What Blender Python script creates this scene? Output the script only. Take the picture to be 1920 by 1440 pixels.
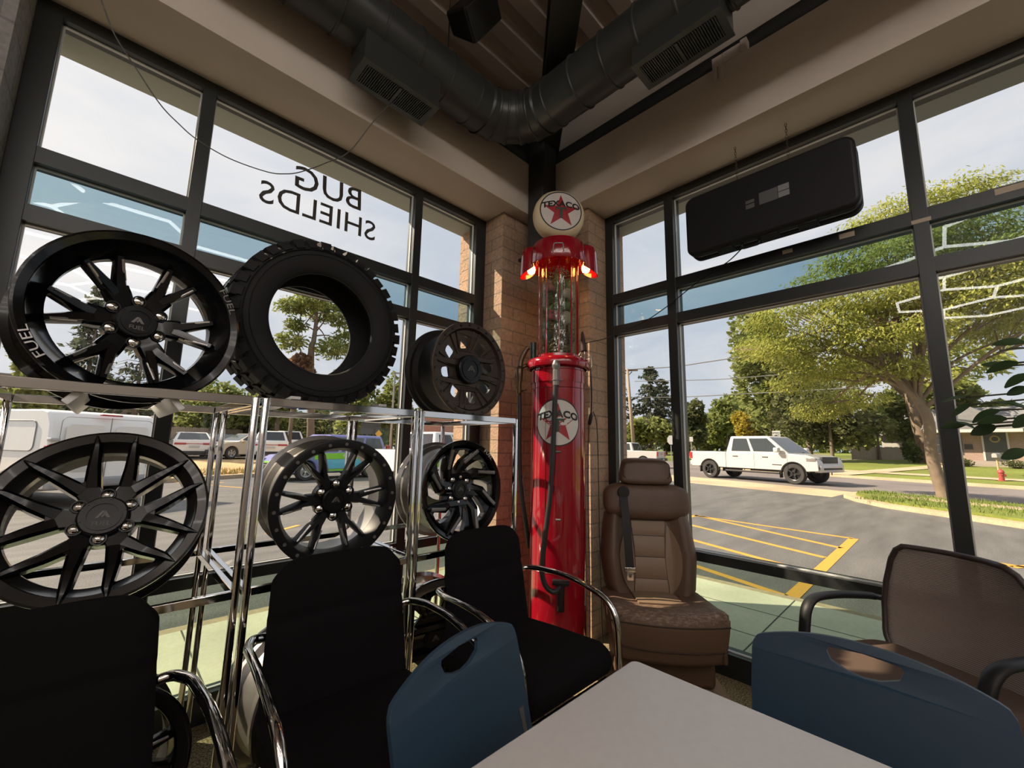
import bpy, bmesh, math, random
from mathutils import Vector, Matrix, Euler
from mathutils.geometry import tessellate_polygon
R = math.radians
random.seed(7)
SC = bpy.context.scene
COL = SC.collection
for o in list(bpy.data.objects):
    bpy.data.objects.remove(o, do_unlink=True)

# ------------------------------------------------------------ camera
EYE = Vector((0, 0, 1.29))
cd = bpy.data.cameras.new('camera'); cam = bpy.data.objects.new('camera', cd); COL.objects.link(cam)
FPX = 779.453
cd.sensor_width = 36; cd.lens = 36 * FPX / 1920; cd.clip_start = 0.03; cd.clip_end = 900
yw, pt, rl = 0.771413257, 0.147881464, 0.0196226217
fw = Vector((math.sin(yw) * math.cos(pt), math.cos(yw) * math.cos(pt), math.sin(pt)))
rt = Vector((math.cos(yw), -math.sin(yw), 0)); up = rt.cross(fw)
r2 = math.cos(rl) * rt + math.sin(rl) * up; u2 = -math.sin(rl) * rt + math.cos(rl) * up
cam.matrix_world = Matrix(((r2.x, u2.x, -fw.x, EYE.x), (r2.y, u2.y, -fw.y, EYE.y), (r2.z, u2.z, -fw.z, EYE.z), (0, 0, 0, 1)))
SC.camera = cam

def ray(x, y):
    return r2 * ((x - 960) / FPX) - u2 * ((y - 720) / FPX) + fw
def on_x(x, y, X): d = ray(x, y); return EYE + d * (X / d.x)
def on_y(x, y, Y): d = ray(x, y); return EYE + d * (Y / d.y)
def on_z(x, y, Z): d = ray(x, y); return EYE + d * ((Z - 1.29) / d.z)
def on_d(x, y, D): d = ray(x, y); return EYE + d * (D / math.hypot(d.x, d.y))   # at horizontal distance D

# ------------------------------------------------------------ exposure, sky, sun
SC.view_settings.view_transform = 'Standard'; SC.view_settings.look = 'None'
SC.view_settings.exposure = 0.75; SC.view_settings.gamma = 1.0; SC.view_settings.use_curve_mapping = False
SC.cycles.max_bounces = 8; SC.cycles.diffuse_bounces = 4; SC.cycles.glossy_bounces = 4
SC.cycles.transmission_bounces = 6; SC.cycles.transparent_max_bounces = 24
SC.cycles.caustics_reflective = False; SC.cycles.caustics_refractive = False
SC.cycles.sample_clamp_indirect = 6.0

SUN_DIR = Vector((-0.63, 0.775, 0.79)).normalized()      # towards the sun
sd = bpy.data.lights.new('sun', 'SUN'); sd.energy = 6.4; sd.angle = R(0.6); sd.color = (1.0, 0.83, 0.62)
sun = bpy.data.objects.new('sun', sd); COL.objects.link(sun); sun.location = (-20, 30, 30)
sun.rotation_euler = SUN_DIR.to_track_quat('Z', 'Y').to_euler()

def make_world():
    w = bpy.data.worlds.new('sky'); SC.world = w; w.use_nodes = True
    nt = w.node_tree; N = nt.nodes; L = nt.links
    N.clear()
    out = N.new('ShaderNodeOutputWorld'); bg = N.new('ShaderNodeBackground'); L.new(bg.outputs[0], out.inputs[0])
    tc = N.new('ShaderNodeTexCoord'); sep = N.new('ShaderNodeSeparateXYZ'); L.new(tc.outputs['Generated'], sep.inputs[0])
    # base gradient by height
    cr = N.new('ShaderNodeValToRGB'); L.new(sep.outputs['Z'], cr.inputs[0])
    e = cr.color_ramp.elements; e[0].position = 0.0; e[0].color = (0.50, 0.57, 0.67, 1); e[1].position = 0.75; e[1].color = (0.66, 0.70, 0.79, 1)
    m = e.new(0.30); m.color = (0.58, 0.64, 0.74, 1)
    mp = N.new('ShaderNodeMapping'); mp.inputs['Scale'].default_value = (1.0, 1.0, 2.6); L.new(tc.outputs['Generated'], mp.inputs[0])
    n1 = N.new('ShaderNodeTexNoise'); n1.inputs['Scale'].default_value = 2.3; n1.inputs['Detail'].default_value = 8; n1.inputs['Roughness'].default_value = 0.55
    n1.inputs['Distortion'].default_value = 0.4
    L.new(mp.outputs[0], n1.inputs['Vector'])
    c2 = N.new('ShaderNodeValToRGB'); L.new(n1.outputs[0], c2.inputs[0])
    c2.color_ramp.elements[0].position = 0.40; c2.color_ramp.elements[0].color = (0, 0, 0, 1)
    c2.color_ramp.elements[1].position = 0.68; c2.color_ramp.elements[1].color = (1, 1, 1, 1)
    mx = N.new('ShaderNodeMixRGB'); L.new(c2.outputs[0], mx.inputs[0]); L.new(cr.outputs[0], mx.inputs[1]); mx.inputs[2].default_value = (0.84, 0.83, 0.85, 1)
    # veil of bright haze around the sun
    dot = N.new('ShaderNodeVectorMath'); dot.operation = 'DOT_PRODUCT'; L.new(tc.outputs['Generated'], dot.inputs[0]); dot.inputs[1].default_value = SUN_DIR
    mr = N.new('ShaderNodeMapRange'); L.new(dot.outputs['Value'], mr.inputs[0]); mr.inputs[1].default_value = 0.45; mr.inputs[2].default_value = 1.0
    pw = N.new('ShaderNodeMath'); pw.operation = 'POWER'; L.new(mr.outputs[0], pw.inputs[0]); pw.inputs[1].default_value = 1.6
    m2 = N.new('ShaderNodeMixRGB'); m2.blend_type = 'ADD'; L.new(pw.outputs[0], m2.inputs[0]); L.new(mx.outputs[0], m2.inputs[1]); m2.inputs[2].default_value = (0.34, 0.27, 0.19, 1)
    L.new(m2.outputs[0], bg.inputs[0]); bg.inputs[1].default_value = 0.62
make_world()

# ------------------------------------------------------------ materials
MATS = {}
def mat(name, col, rough=0.5, metal=0.0, spec=0.5, bump=None, vary=None, emit=None, coat=0.0, alpha=None):
    """principled; bump=(scale, strength); vary=(scale, amount 0..1, second colour)"""
    if name in MATS: return MATS[name]
    m = bpy.data.materials.new(name); m.use_nodes = True; MATS[name] = m
    nt = m.node_tree; b = nt.nodes['Principled BSDF']; L = nt.links
    c4 = (col[0], col[1], col[2], 1)
    b.inputs['Base Color'].default_value = c4; b.inputs['Roughness'].default_value = rough; b.inputs['Metallic'].default_value = metal
    b.inputs['Specular IOR Level'].default_value = spec
    if coat: b.inputs['Coat Weight'].default_value = coat; b.inputs['Coat Roughness'].default_value = 0.05
    tc = nt.nodes.new('ShaderNodeTexCoord') if (bump or vary) else None
    if vary:
        n = nt.nodes.new('ShaderNodeTexNoise'); n.inputs['Scale'].default_value = vary[0]; n.inputs['Detail'].default_value = 5
        L.new(tc.outputs['Object'], n.inputs['Vector'])
        r = nt.nodes.new('ShaderNodeValToRGB'); L.new(n.outputs[0], r.inputs[0])
        r.color_ramp.elements[0].position = 0.5 - vary[1] / 2; r.color_ramp.elements[0].color = c4
        r.color_ramp.elements[1].position = 0.5 + vary[1] / 2; r.color_ramp.elements[1].color = (*vary[2], 1)
        L.new(r.outputs[0], b.inputs['Base Color'])
    if bump:
        n = nt.nodes.new('ShaderNodeTexNoise'); n.inputs['Scale'].default_value = bump[0]; n.inputs['Detail'].default_value = 4
        L.new(tc.outputs['Object'], n.inputs['Vector'])
        bp = nt.nodes.new('ShaderNodeBump'); bp.inputs['Strength'].default_value = bump[1]; bp.inputs['Distance'].default_value = 0.01
        L.new(n.outputs[0], bp.inputs['Height']); L.new(bp.outputs[0], b.inputs['Normal'])
    if emit: b.inputs['Emission Color'].default_value = (*emit[0], 1); b.inputs['Emission Strength'].default_value = emit[1]
    return m

def glass_mat(name, tint, refl=0.026, rough=0.0):
    m = bpy.data.materials.new(name); m.use_nodes = True; MATS[name] = m
    nt = m.node_tree; N = nt.nodes; L = nt.links; N.clear()
    o = N.new('ShaderNodeOutputMaterial'); mx = N.new('ShaderNodeMixShader'); t = N.new('ShaderNodeBsdfTransparent'); g = N.new('ShaderNodeBsdfGlossy')
    lw = N.new('ShaderNodeLayerWeight'); lw.inputs[0].default_value = 0.5
    pw = N.new('ShaderNodeMath'); pw.operation = 'POWER'; L.new(lw.outputs['Facing'], pw.inputs[0]); pw.inputs[1].default_value = 4.0
    fr = N.new('ShaderNodeMath'); fr.operation = 'MULTIPLY_ADD'; L.new(pw.outputs[0], fr.inputs[0]); fr.inputs[1].default_value = 0.6; fr.inputs[2].default_value = refl
    t.inputs[0].default_value = (*tint, 1); g.inputs['Roughness'].default_value = rough
    L.new(fr.outputs[0], mx.inputs[0]); L.new(t.outputs[0], mx.inputs[1]); L.new(g.outputs[0], mx.inputs[2]); L.new(mx.outputs[0], o.inputs[0])
    return m

def brick_mat(name, c1, c2, mortar, bw, rh, ms=0.008, bump=0.5, grain=60):
    m = bpy.data.materials.new(name); m.use_nodes = True; MATS[name] = m
    nt = m.node_tree; N = nt.nodes; L = nt.links; b = N['Principled BSDF']; b.inputs['Roughness'].default_value = 0.9
    b.inputs['Specular IOR Level'].default_value = 0.2
    tc = N.new('ShaderNodeTexCoord'); s = N.new('ShaderNodeSeparateXYZ'); L.new(tc.outputs['Object'], s.inputs[0])
    a = N.new('ShaderNodeMath'); a.operation = 'ADD'; L.new(s.outputs[0], a.inputs[0]); L.new(s.outputs[1], a.inputs[1])
    c = N.new('ShaderNodeCombineXYZ'); L.new(a.outputs[0], c.inputs[0]); L.new(s.outputs[2], c.inputs[1])
    br = N.new('ShaderNodeTexBrick'); L.new(c.outputs[0], br.inputs['Vector'])
    br.inputs['Scale'].default_value = 1.0; br.inputs['Brick Width'].default_value = bw; br.inputs['Row Height'].default_value = rh
    br.inputs['Mortar Size'].default_value = ms; br.inputs['Mortar Smooth'].default_value = 0.3
    br.inputs['Color1'].default_value = (*c1, 1); br.inputs['Color2'].default_value = (*c2, 1); br.inputs['Mortar'].default_value = (*mortar, 1)
    n = N.new('ShaderNodeTexNoise'); n.inputs['Scale'].default_value = grain; n.inputs['Detail'].default_value = 6; L.new(tc.outputs['Object'], n.inputs['Vector'])
    mxc = N.new('ShaderNodeMixRGB'); mxc.blend_type = 'OVERLAY'; mxc.inputs[0].default_value = 0.45; L.new(br.outputs['Color'], mxc.inputs[1]); L.new(n.outputs[0], mxc.inputs[2])
    L.new(mxc.outputs[0], b.inputs['Base Color'])
    h = N.new('ShaderNodeMath'); h.operation = 'MULTIPLY_ADD'; L.new(br.outputs['Fac'], h.inputs[0]); h.inputs[1].default_value = -1.2; L.new(n.outputs[0], h.inputs[2])
    bp = N.new('ShaderNodeBump'); bp.inputs['Strength'].default_value = bump; bp.inputs['Distance'].default_value = 0.012
    L.new(h.outputs[0], bp.inputs['Height']); L.new(bp.outputs[0], b.inputs['Normal'])
    return m

# ------------------------------------------------------------ mesh building
class MB:
    def __init__(s): s.v = []; s.f = []; s.mi = []; s.T = None
    def add(s, vs, fs, m=0):
        n = len(s.v)
        if s.T is not None: vs = [s.T @ Vector(p) for p in vs]
        s.v += [tuple(p) for p in vs]; s.f += [tuple(i + n for i in f) for f in fs]; s.mi += [m] * len(fs)
        return s
    def box(s, a, b, m=0):
        x0, y0, z0 = a; x1, y1, z1 = b
        return s.add([(x0, y0, z0), (x1, y0, z0), (x1, y1, z0), (x0, y1, z0), (x0, y0, z1), (x1, y0, z1), (x1, y1, z1), (x0, y1, z1)],
                     [(0, 3, 2, 1), (4, 5, 6, 7), (0, 1, 5, 4), (1, 2, 6, 5), (2, 3, 7, 6), (3, 0, 4, 7)], m)
    def rbox(s, a, b, r, m=0, seg=3):
        """box with rounded edges"""
        bm = bmesh.new(); c = [(a[i] + b[i]) / 2 for i in range(3)]; d = [abs(b[i] - a[i]) for i in range(3)]
        bmesh.ops.create_cube(bm, size=1)
        for v in bm.verts: v.co = Vector((c[0] + v.co.x * d[0], c[1] + v.co.y * d[1], c[2] + v.co.z * d[2]))
        bmesh.ops.bevel(bm, geom=bm.edges[:], offset=min(r, min(d) * 0.49), segments=seg, profile=0.5, affect='EDGES')
        bm.verts.index_update()
        s.add([v.co.copy() for v in bm.verts], [[v.index for v in f.verts] for f in bm.faces], m); bm.free(); return s
    def prism(s, poly, z0, z1, m=0, holes=(), T=None, top=None):
        """polygon (x,y) list with holes swept from z0 to z1; T places it. top scales nothing, kept simple"""
        loops = [list(poly)] + [list(h) for h in holes]
        flat = [p for l in loops for p in l]; n = len(flat)
        vs = [(p[0], p[1], z0) for p in flat] + [(p[0], p[1], z1) for p in flat]
        if T is not None: vs = [T @ Vector(p) for p in vs]
        fs = []
        if not holes:
            fs += [tuple(range(n - 1, -1, -1)), tuple(range(n, 2 * n))]
        else:
            for t in tessellate_polygon([[Vector((p[0], p[1], 0)) for p in l] for l in loops]):
                fs.append((t[0], t[1], t[2])); fs.append((t[2] + n, t[1] + n, t[0] + n))
        i0 = 0
        for l in loops:
            k = len(l)
            for i in range(k):
                a, b = i0 + i, i0 + (i + 1) % k
                fs.append((a, b, b + n, a + n))
            i0 += k
        return s.add(vs, fs, m)
    def tube(s, path, r, n=8, m=0, closed=False, caps=True, flat=1.0, updir=None):
        P = [Vector(p) for p in path]; k = len(P)
        rr = r if isinstance(r, (list, tuple)) else [r] * k
        T = []
        for i in range(k):
            if closed: t = P[(i + 1) % k] - P[i - 1]
            else: t = P[min(i + 1, k - 1)] - P[max(i - 1, 0)]
            T.append(t.normalized() if t.length > 1e-9 else Vector((0, 0, 1)))
        u = Vector(updir) if updir else (Vector((0, 0, 1)) if abs(T[0].z) < 0.9 else Vector((1, 0, 0)))
        vs = []; fs = []
        for i in range(k):
            u = (u - T[i] * u.dot(T[i]))
            u = u.normalized() if u.length > 1e-6 else T[i].orthogonal().normalized()
            w = T[i].cross(u)
            for j in range(n):
                a = 2 * math.pi * j / n
                vs.append(P[i] + (u * math.cos(a) * flat + w * math.sin(a)) * rr[i])
        for i in range(k if closed else k - 1):
            for j in range(n):
                a = i * n + j; b = i * n + (j + 1) % n; c = ((i + 1) % k) * n + (j + 1) % n; d = ((i + 1) % k) * n + j
                fs.append((a, b, c, d))
        if caps and not closed:
            fs.append(tuple(range(n - 1, -1, -1))); fs.append(tuple((k - 1) * n + j for j in range(n)))
        return s.add(vs, fs, m)
    def cyl(s, a, b, r0, r1=None, n=20, m=0, caps=True):
        return s.tube([a, b], [r0, r0 if r1 is None else r1], n, m, caps=caps)
    def lathe(s, prof, n=48, m=0, T=None, closed=False, a0=0.0, a1=2 * math.pi, shape=None):
        """profile [(r, z)...] about local Z"""
        full = abs(a1 - a0 - 2 * math.pi) < 1e-6; cols = n if full else n + 1; k = len(prof); vs = []; fs = []
        for i in range(cols):
            a = a0 + (a1 - a0) * i / n
            for (r, z) in prof:
                p = Vector((r * math.cos(a), r * math.sin(a), z)); vs.append(T @ p if T is not None else p)
        for i in range(n):
            i2 = (i + 1) % cols
            for j in range(k if closed else k - 1):
                j2 = (j + 1) % k
                fs.append((i * k + j, i2 * k + j, i2 * k + j2, i * k + j2))
        return s.add(vs, fs, m)
    def ball(s, c, r, nu=16, nv=10, m=0):
        rx, ry, rz = r if isinstance(r, (tuple, list)) else (r, r, r); vs = [(c[0], c[1], c[2] + rz)]; fs = []
        for i in range(1, nv):
            t = math.pi * i / nv
            for j in range(nu):
                a = 2 * math.pi * j / nu
                vs.append((c[0] + rx * math.sin(t) * math.cos(a), c[1] + ry * math.sin(t) * math.sin(a), c[2] + rz * math.cos(t)))
        vs.append((c[0], c[1], c[2] - rz)); last = len(vs) - 1
        for j in range(nu):
            fs.append((0, 1 + j, 1 + (j + 1) % nu)); q = 1 + (nv - 2) * nu
            fs.append((last, q + (j + 1) % nu, q + j))
            for i in range(nv - 2):
                a = 1 + i * nu; fs.append((a + j, a + nu + j, a + nu + (j + 1) % nu, a + (j + 1) % nu))
        return s.add(vs, fs, m)
    def grid(s, fn, nu, nv, m=0, flip=False):
        vs = [fn(i / nu, j / nv) for j in range(nv + 1) for i in range(nu + 1)]; fs = []
        for j in range(nv):
            for i in range(nu):
                a = j * (nu + 1) + i; q = (a, a + 1, a + nu + 2, a + nu + 1); fs.append(q[::-1] if flip else q)
        return s.add(vs, fs, m)
    def slab(s, fn, nu, nv, t, m=0):
        """closed sheet: fn(u,v) -> (front point, back point)"""
        n = len(s.v)
        A = [fn(i / nu, j / nv) for j in range(nv + 1) for i in range(nu + 1)]
        k = len(A); vs = [a[0] for a in A] + [a[1] for a in A]; fs = []
        I = lambda i, j: j * (nu + 1) + i
        for j in range(nv):
            for i in range(nu):
                q = (I(i, j), I(i + 1, j), I(i + 1, j + 1), I(i, j + 1)); fs.append(q); fs.append(tuple(x + k for x in q[::-1]))
        for i in range(nu):
            fs.append((I(i + 1, 0), I(i, 0), I(i, 0) + k, I(i + 1, 0) + k)); fs.append((I(i, nv), I(i + 1, nv), I(i + 1, nv) + k, I(i, nv) + k))
        for j in range(nv):
            fs.append((I(0, j), I(0, j + 1), I(0, j + 1) + k, I(0, j) + k)); fs.append((I(nu, j + 1), I(nu, j), I(nu, j) + k, I(nu, j + 1) + k))
        return s.add(vs, fs, m)
    def loft(s, rings, m=0, caps=True):
        n = len(rings[0]); k = len(rings); vs = [p for r in rings for p in r]; fs = []
        for i in range(k - 1):
            for j in range(n):
                a = i * n + j; b = i * n + (j + 1) % n; fs.append((a, b, b + n, a + n))
        if caps: fs.append(tuple(range(n - 1, -1, -1))); fs.append(tuple((k - 1) * n + j for j in range(n)))
        return s.add(vs, fs, m)
    def build(s, name, mats, parent=None, loc=None, rot=None, smooth=40, subsurf=0, bevel=0, fix=True):
        me = bpy.data.meshes.new(name); me.from_pydata(s.v, [], s.f)
        ms = mats if isinstance(mats, (list, tuple)) else [mats]
        for m in ms: me.materials.append(m)
        if len(ms) > 1: me.polygons.foreach_set('material_index', s.mi)
        if fix:
            bm = bmesh.new(); bm.from_mesh(me); bmesh.ops.recalc_face_normals(bm, faces=bm.faces[:]); bm.to_mesh(me); bm.free()
        if smooth:
            me.polygons.foreach_set('use_smooth', [True] * len(me.polygons))
            if smooth < 180: me.set_sharp_from_angle(angle=R(smooth))
        me.update()
        o = bpy.data.objects.new(name, me); COL.objects.link(o)
        if parent: o.parent = parent
        if loc: o.location = loc
        if rot: o.rotation_euler = rot
        if bevel:
            b = o.modifiers.new('b', 'BEVEL'); b.width = bevel; b.segments = 2; b.limit_method = 'ANGLE'; b.angle_limit = R(40)
        if subsurf:
            b = o.modifiers.new('s', 'SUBSURF'); b.levels = subsurf; b.render_levels = subsurf
        return o

def empty(name, loc=(0, 0, 0), rot=(0, 0, 0)):
    o = bpy.data.objects.new(name, None); COL.objects.link(o); o.location = loc; o.rotation_euler = rot; o.empty_display_size = 0.1
    return o
def tag(o, label=None, cat=None, group=None, kind=None):
    if label: o['label'] = label
    if cat: o['category'] = cat
    if group: o['group'] = group
    if kind: o['kind'] = kind
    return o
def thing(name, label, cat, loc=(0, 0, 0), rot=(0, 0, 0), group=None):
    return tag(empty(name, loc, rot), label, cat, group)
def struct(o, label=None): return tag(o, label, None, None, 'structure')
def copy_tree(o, parent=None):
    c = o.copy(); COL.objects.link(c)
    if parent: c.parent = parent
    for ch in [x for x in KIDS.get(o.name, [])]: copy_tree(ch, c)
    return c
KIDS = {}
def note_kids(o):
    for ch in o.children: KIDS.setdefault(o.name, []).append(ch); note_kids(ch)
def text_mb(txt, size, depth=0.001, extrude_only=False, bold=0.0, sx=1.0, res=3):
    """text as a mesh in its own XY plane, centred; returns (verts, faces)"""
    cu = bpy.data.curves.new('t', 'FONT'); cu.body = txt; cu.size = size; cu.extrude = depth; cu.align_x = 'CENTER'; cu.align_y = 'CENTER'
    cu.offset = bold; cu.resolution_u = res; cu.space_character = 1.02
    o = bpy.data.objects.new('t', cu); COL.objects.link(o)
    dg = bpy.context.evaluated_depsgraph_get(); dg.update()
    me = o.evaluated_get(dg).to_mesh()
    vs = [(v.co.x * sx, v.co.y, v.co.z) for v in me.vertices]; fs = [tuple(p.vertices) for p in me.polygons]
    o.evaluated_get(dg).to_mesh_clear(); bpy.data.objects.remove(o); bpy.data.curves.remove(cu)
    return vs, fs
def circ(r, n=24, cx=0, cy=0, a0=0): return [(cx + r * math.cos(a0 + 2 * math.pi * i / n), cy + r * math.sin(a0 + 2 * math.pi * i / n)) for i in range(n)]
def lerp(a, b, t): return a + (b - a) * t
def rrect(x0, y0, x1, y1, r, n=5):
    out = []
    for cx, cy, a in ((x1 - r, y1 - r, 0), (x0 + r, y1 - r, 90), (x0 + r, y0 + r, 180), (x1 - r, y0 + r, 270)):
        for i in range(n + 1): t = R(a + 90 * i / n); out.append((cx + r * math.cos(t), cy + r * math.sin(t)))
    return out
def arc_path(pts, rad=0.05, n=5):
    """polyline with rounded corners"""
    P = [Vector(p) for p in pts]; out = [P[0]]
    for i in range(1, len(P) - 1):
        a = (P[i - 1] - P[i]); b = (P[i + 1] - P[i]); la, lb = a.length, b.length; a.normalize(); b.normalize()
        d = min(rad, la * 0.48, lb * 0.48); p0 = P[i] + a * d; p2 = P[i] + b * d
        for k in range(n + 1):
            t = k / n; out.append(p0 * (1 - t) ** 2 + P[i] * 2 * t * (1 - t) + p2 * t * t)
    out.append(P[-1]); return out
def spline(pts, n=8):
    P = [Vector(p) for p in pts]; out = []
    for i in range(len(P) - 1):
        p0 = P[max(i - 1, 0)]; p1 = P[i]; p2 = P[i + 1]; p3 = P[min(i + 2, len(P) - 1)]
        for k in range(n):
            t = k / n
            out.append(0.5 * ((2 * p1) + (p2 - p0) * t + (2 * p0 - 5 * p1 + 4 * p2 - p3) * t * t + (3 * p1 - p0 - 3 * p2 + p3) * t ** 3))
    out.append(P[-1]); return out

# colours
M_FRAME = mat('dark_anodised_aluminium', (0.028, 0.031, 0.031), 0.35, 0.3)
M_TRIMGREY = mat('grey_gasket', (0.55, 0.57, 0.56), 0.4)
M_CHROME = mat('chrome', (0.62, 0.61, 0.60), 0.07, 1.0)
M_BLACKFAB = mat('black_fabric', (0.0065, 0.006, 0.0065), 0.95, bump=(900, 0.15), spec=0.1)
M_GLOSSBLACK = mat('gloss_black_paint', (0.008, 0.008, 0.009), 0.12, coat=0.6)
M_SATINBLACK = mat('satin_black_paint', (0.014, 0.014, 0.015), 0.38)
M_RUBBER = mat('tyre_rubber', (0.013, 0.013, 0.014), 0.75, bump=(80, 0.1), spec=0.3)
M_RED = mat('red_enamel', (0.27, 0.005, 0.014), 0.12, coat=0.8)
M_BLACK = mat('black_plastic', (0.009, 0.009, 0.010), 0.5, spec=0.3)
M_WHITE = mat('white_paint', (0.78, 0.77, 0.75), 0.4)
# ============================================================ the room shell
GY0, GY1, GYP = 2.49, 2.58, 2.545          # left window: inner face, outer face, pane plane
GX0, GX1, GXP = 2.73, 2.84, 2.785          # right window
H_SOF = 3.14; H_TOP = 3.58; H_DECK = 4.02
SY, SX = 2.16, 2.40                         # faces of the upper walls
M_DRY = mat('painted_drywall', (0.57, 0.50, 0.435), 0.75, bump=(45, 0.05), vary=(3, 0.5, (0.53, 0.465, 0.40)))
M_DECK = mat('painted_metal_deck', (0.52, 0.44, 0.39), 0.5, vary=(2.5, 0.6, (0.44, 0.37, 0.325)))
M_BRICK = brick_mat('split_face_brick', (0.44, 0.30, 0.21), (0.38, 0.26, 0.18), (0.27, 0.205, 0.155), 0.29, 0.095, 0.006, 0.55, 45)
M_BLOCK = brick_mat('grey_block', (0.22, 0.21, 0.20), (0.24, 0.23, 0.22), (0.17, 0.165, 0.16), 0.4, 0.2, 0.006, 0.3, 40)
M_STEEL = mat('dark_painted_steel', (0.026, 0.028, 0.028), 0.45)
M_PLAIN = mat('plain_wall_paint', (0.36, 0.33, 0.30), 0.8)

def carpet_mat():
    m = bpy.data.materials.new('speckled_carpet'); m.use_nodes = True; nt = m.node_tree; N = nt.nodes; L = nt.links; b = N['Principled BSDF']
    b.inputs['Roughness'].default_value = 0.95; b.inputs['Specular IOR Level'].default_value = 0.1
    tc = N.new('ShaderNodeTexCoord'); n = N.new('ShaderNodeTexNoise'); n.inputs['Scale'].default_value = 130; n.inputs['Detail'].default_value = 3; L.new(tc.outputs['Object'], n.inputs[0])
    r = N.new('ShaderNodeValToRGB'); L.new(n.outputs[0], r.inputs[0]); e = r.color_ramp.elements
    e[0].position = 0.35; e[0].color = (0.06, 0.045, 0.03, 1); e[1].position = 0.68; e[1].color = (0.48, 0.38, 0.22, 1)
    L.new(r.outputs[0], b.inputs['Base Color'])
    bp = N.new('ShaderNodeBump'); bp.inputs['Strength'].default_value = 0.6; bp.inputs['Distance'].default_value = 0.004; L.new(n.outputs[0], bp.inputs['Height']); L.new(bp.outputs[0], b.inputs['Normal'])
    return m
XB, YB = -5.5, -5.5
m = MB(); m.box((XB, YB, -0.12), (2.84, 2.60, 0)); struct(m.build('floor', carpet_mat(), smooth=0))

# corrugated roof deck, ribs along X
m = MB(); prof = []
y = YB
while y < 2.9:
    prof += [(y, H_DECK), (y + 0.09, H_DECK), (y + 0.115, H_DECK + 0.045), (y + 0.185, H_DECK + 0.045), (y + 0.21, H_DECK)]; y += 0.22
vs = [(x, p[0], p[1]) for x in (XB, 3.0) for p in prof]; k = len(prof)
m.add(vs, [(i, i + 1, i + 1 + k, i + k) for i in range(k - 1)])
m.box((XB, YB, H_DECK + 0.06), (3.0, 2.9, H_DECK + 0.16)); struct(m.build('ceiling', M_DECK, smooth=0, fix=False))

# upper walls (thick bulkheads over the windows) and their soffits
m = MB(); m.box((-0.42, SY, H_SOF), (SX, 2.74, H_TOP)); m.box((-0.42, SY + 0.13, H_TOP), (SX + 0.3, 2.74, H_DECK + 0.06)); struct(m.build('wall_left', M_DRY, smooth=0))
m = MB(); m.box((SX, -2.9, H_SOF), (2.98, 2.74, H_TOP)); m.box((SX + 0.13, -2.9, H_TOP), (2.98, 2.74, H_DECK + 0.06)); struct(m.build('wall_right', M_DRY, smooth=0))
# dark steel angles standing on the bulkheads
m = MB(); m.box((-0.42, SY + 0.03, H_TOP), (SX + 0.03, SY + 0.125, H_TOP + 0.22)); struct(m.build('trim_1', M_STEEL, smooth=0))
m = MB(); m.box((SX + 0.03, -2.9, H_TOP), (SX + 0.125, 2.3, H_TOP + 0.13)); struct(m.build('trim_2', M_STEEL, smooth=0))

# corner pier of brick, inside and outside
m = MB()
m.prism([(2.085, 2.28), (2.50, 2.28), (2.50, 1.757), (2.98, 1.757), (2.98, 2.74), (2.04, 2.74), (2.04, 2.602), (2.085, 2.602)], 0, H_SOF)
m.box((2.06, 2.74, -0.15), (2.98, 2.80, 4.3)); m.box((2.98, 1.78, -0.15), (3.04, 2.80, 4.3))
struct(m.build('wall_corner', M_BRICK, smooth=0))
# grey block pilaster beside the left window
m = MB(); m.box((-0.9, 2.25, 0), (-0.41, 2.74, H_DECK)); struct(m.build('wall_pilaster', M_BLOCK, smooth=0))
m = MB(); m.box((XB, 2.25, 0), (-0.9, 2.74, H_DECK + 0.05)); m.box((XB - 0.1, YB, 0), (XB, 2.74, H_DECK + 0.1)); struct(m.build('wall_far_left', M_PLAIN, smooth=0))
m = MB(); m.box((XB, YB - 0.1, 0), (2.98, YB, H_DECK + 0.1)); struct(m.build('wall_back', M_PLAIN, smooth=0))
m = MB(); m.box((2.40, YB, 0), (2.98, -2.9, H_DECK + 0.1)); struct(m.build('wall_far_right', M_PLAIN, smooth=0))
# outer skin of the building over the windows
M_EXT = mat('outer_grey_lintel', (0.26, 0.275, 0.26), 0.7)
m = MB(); m.box((-0.9, 2.60, 3.10), (2.06, 2.78, 4.3)); m.box((2.84, -2.9, 3.10), (3.02, 1.78, 4.3)); struct(m.build('wall_outer_lintel', M_EXT, smooth=0))

# steel column in the corner and the diagonal roof beam
m = MB(); m.rbox((2.235, 1.995, 2.80), (2.398, 2.158, H_DECK), 0.012); m.box((2.26, 2.02, 2.78), (2.505, 2.285, 2.80))
struct(m.build('trim_3', M_STEEL))
m = MB()
d = Vector((-0.70, -0.714, 0)); s = Vector((0.714, -0.70, 0)); c0 = Vector((2.45, 2.14, 0)); hw = 0.085
pts = [c0 + s * hw, c0 - s * hw, c0 - s * hw + d * 6.5, c0 + s * hw + d * 6.5]
m.prism([(p.x, p.y) for p in pts], 3.70, 3.74); m.prism([(p.x, p.y) for p in pts], 3.98, 4.015)
q = 0.012; pts = [c0 + s * q, c0 - s * q, c0 - s * q + d * 6.5, c0 + s * q + d * 6.5]; m.prism([(p.x, p.y) for p in pts], 3.74, 3.98)
struct(m.build('trim_4', M_STEEL, smooth=0))

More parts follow.
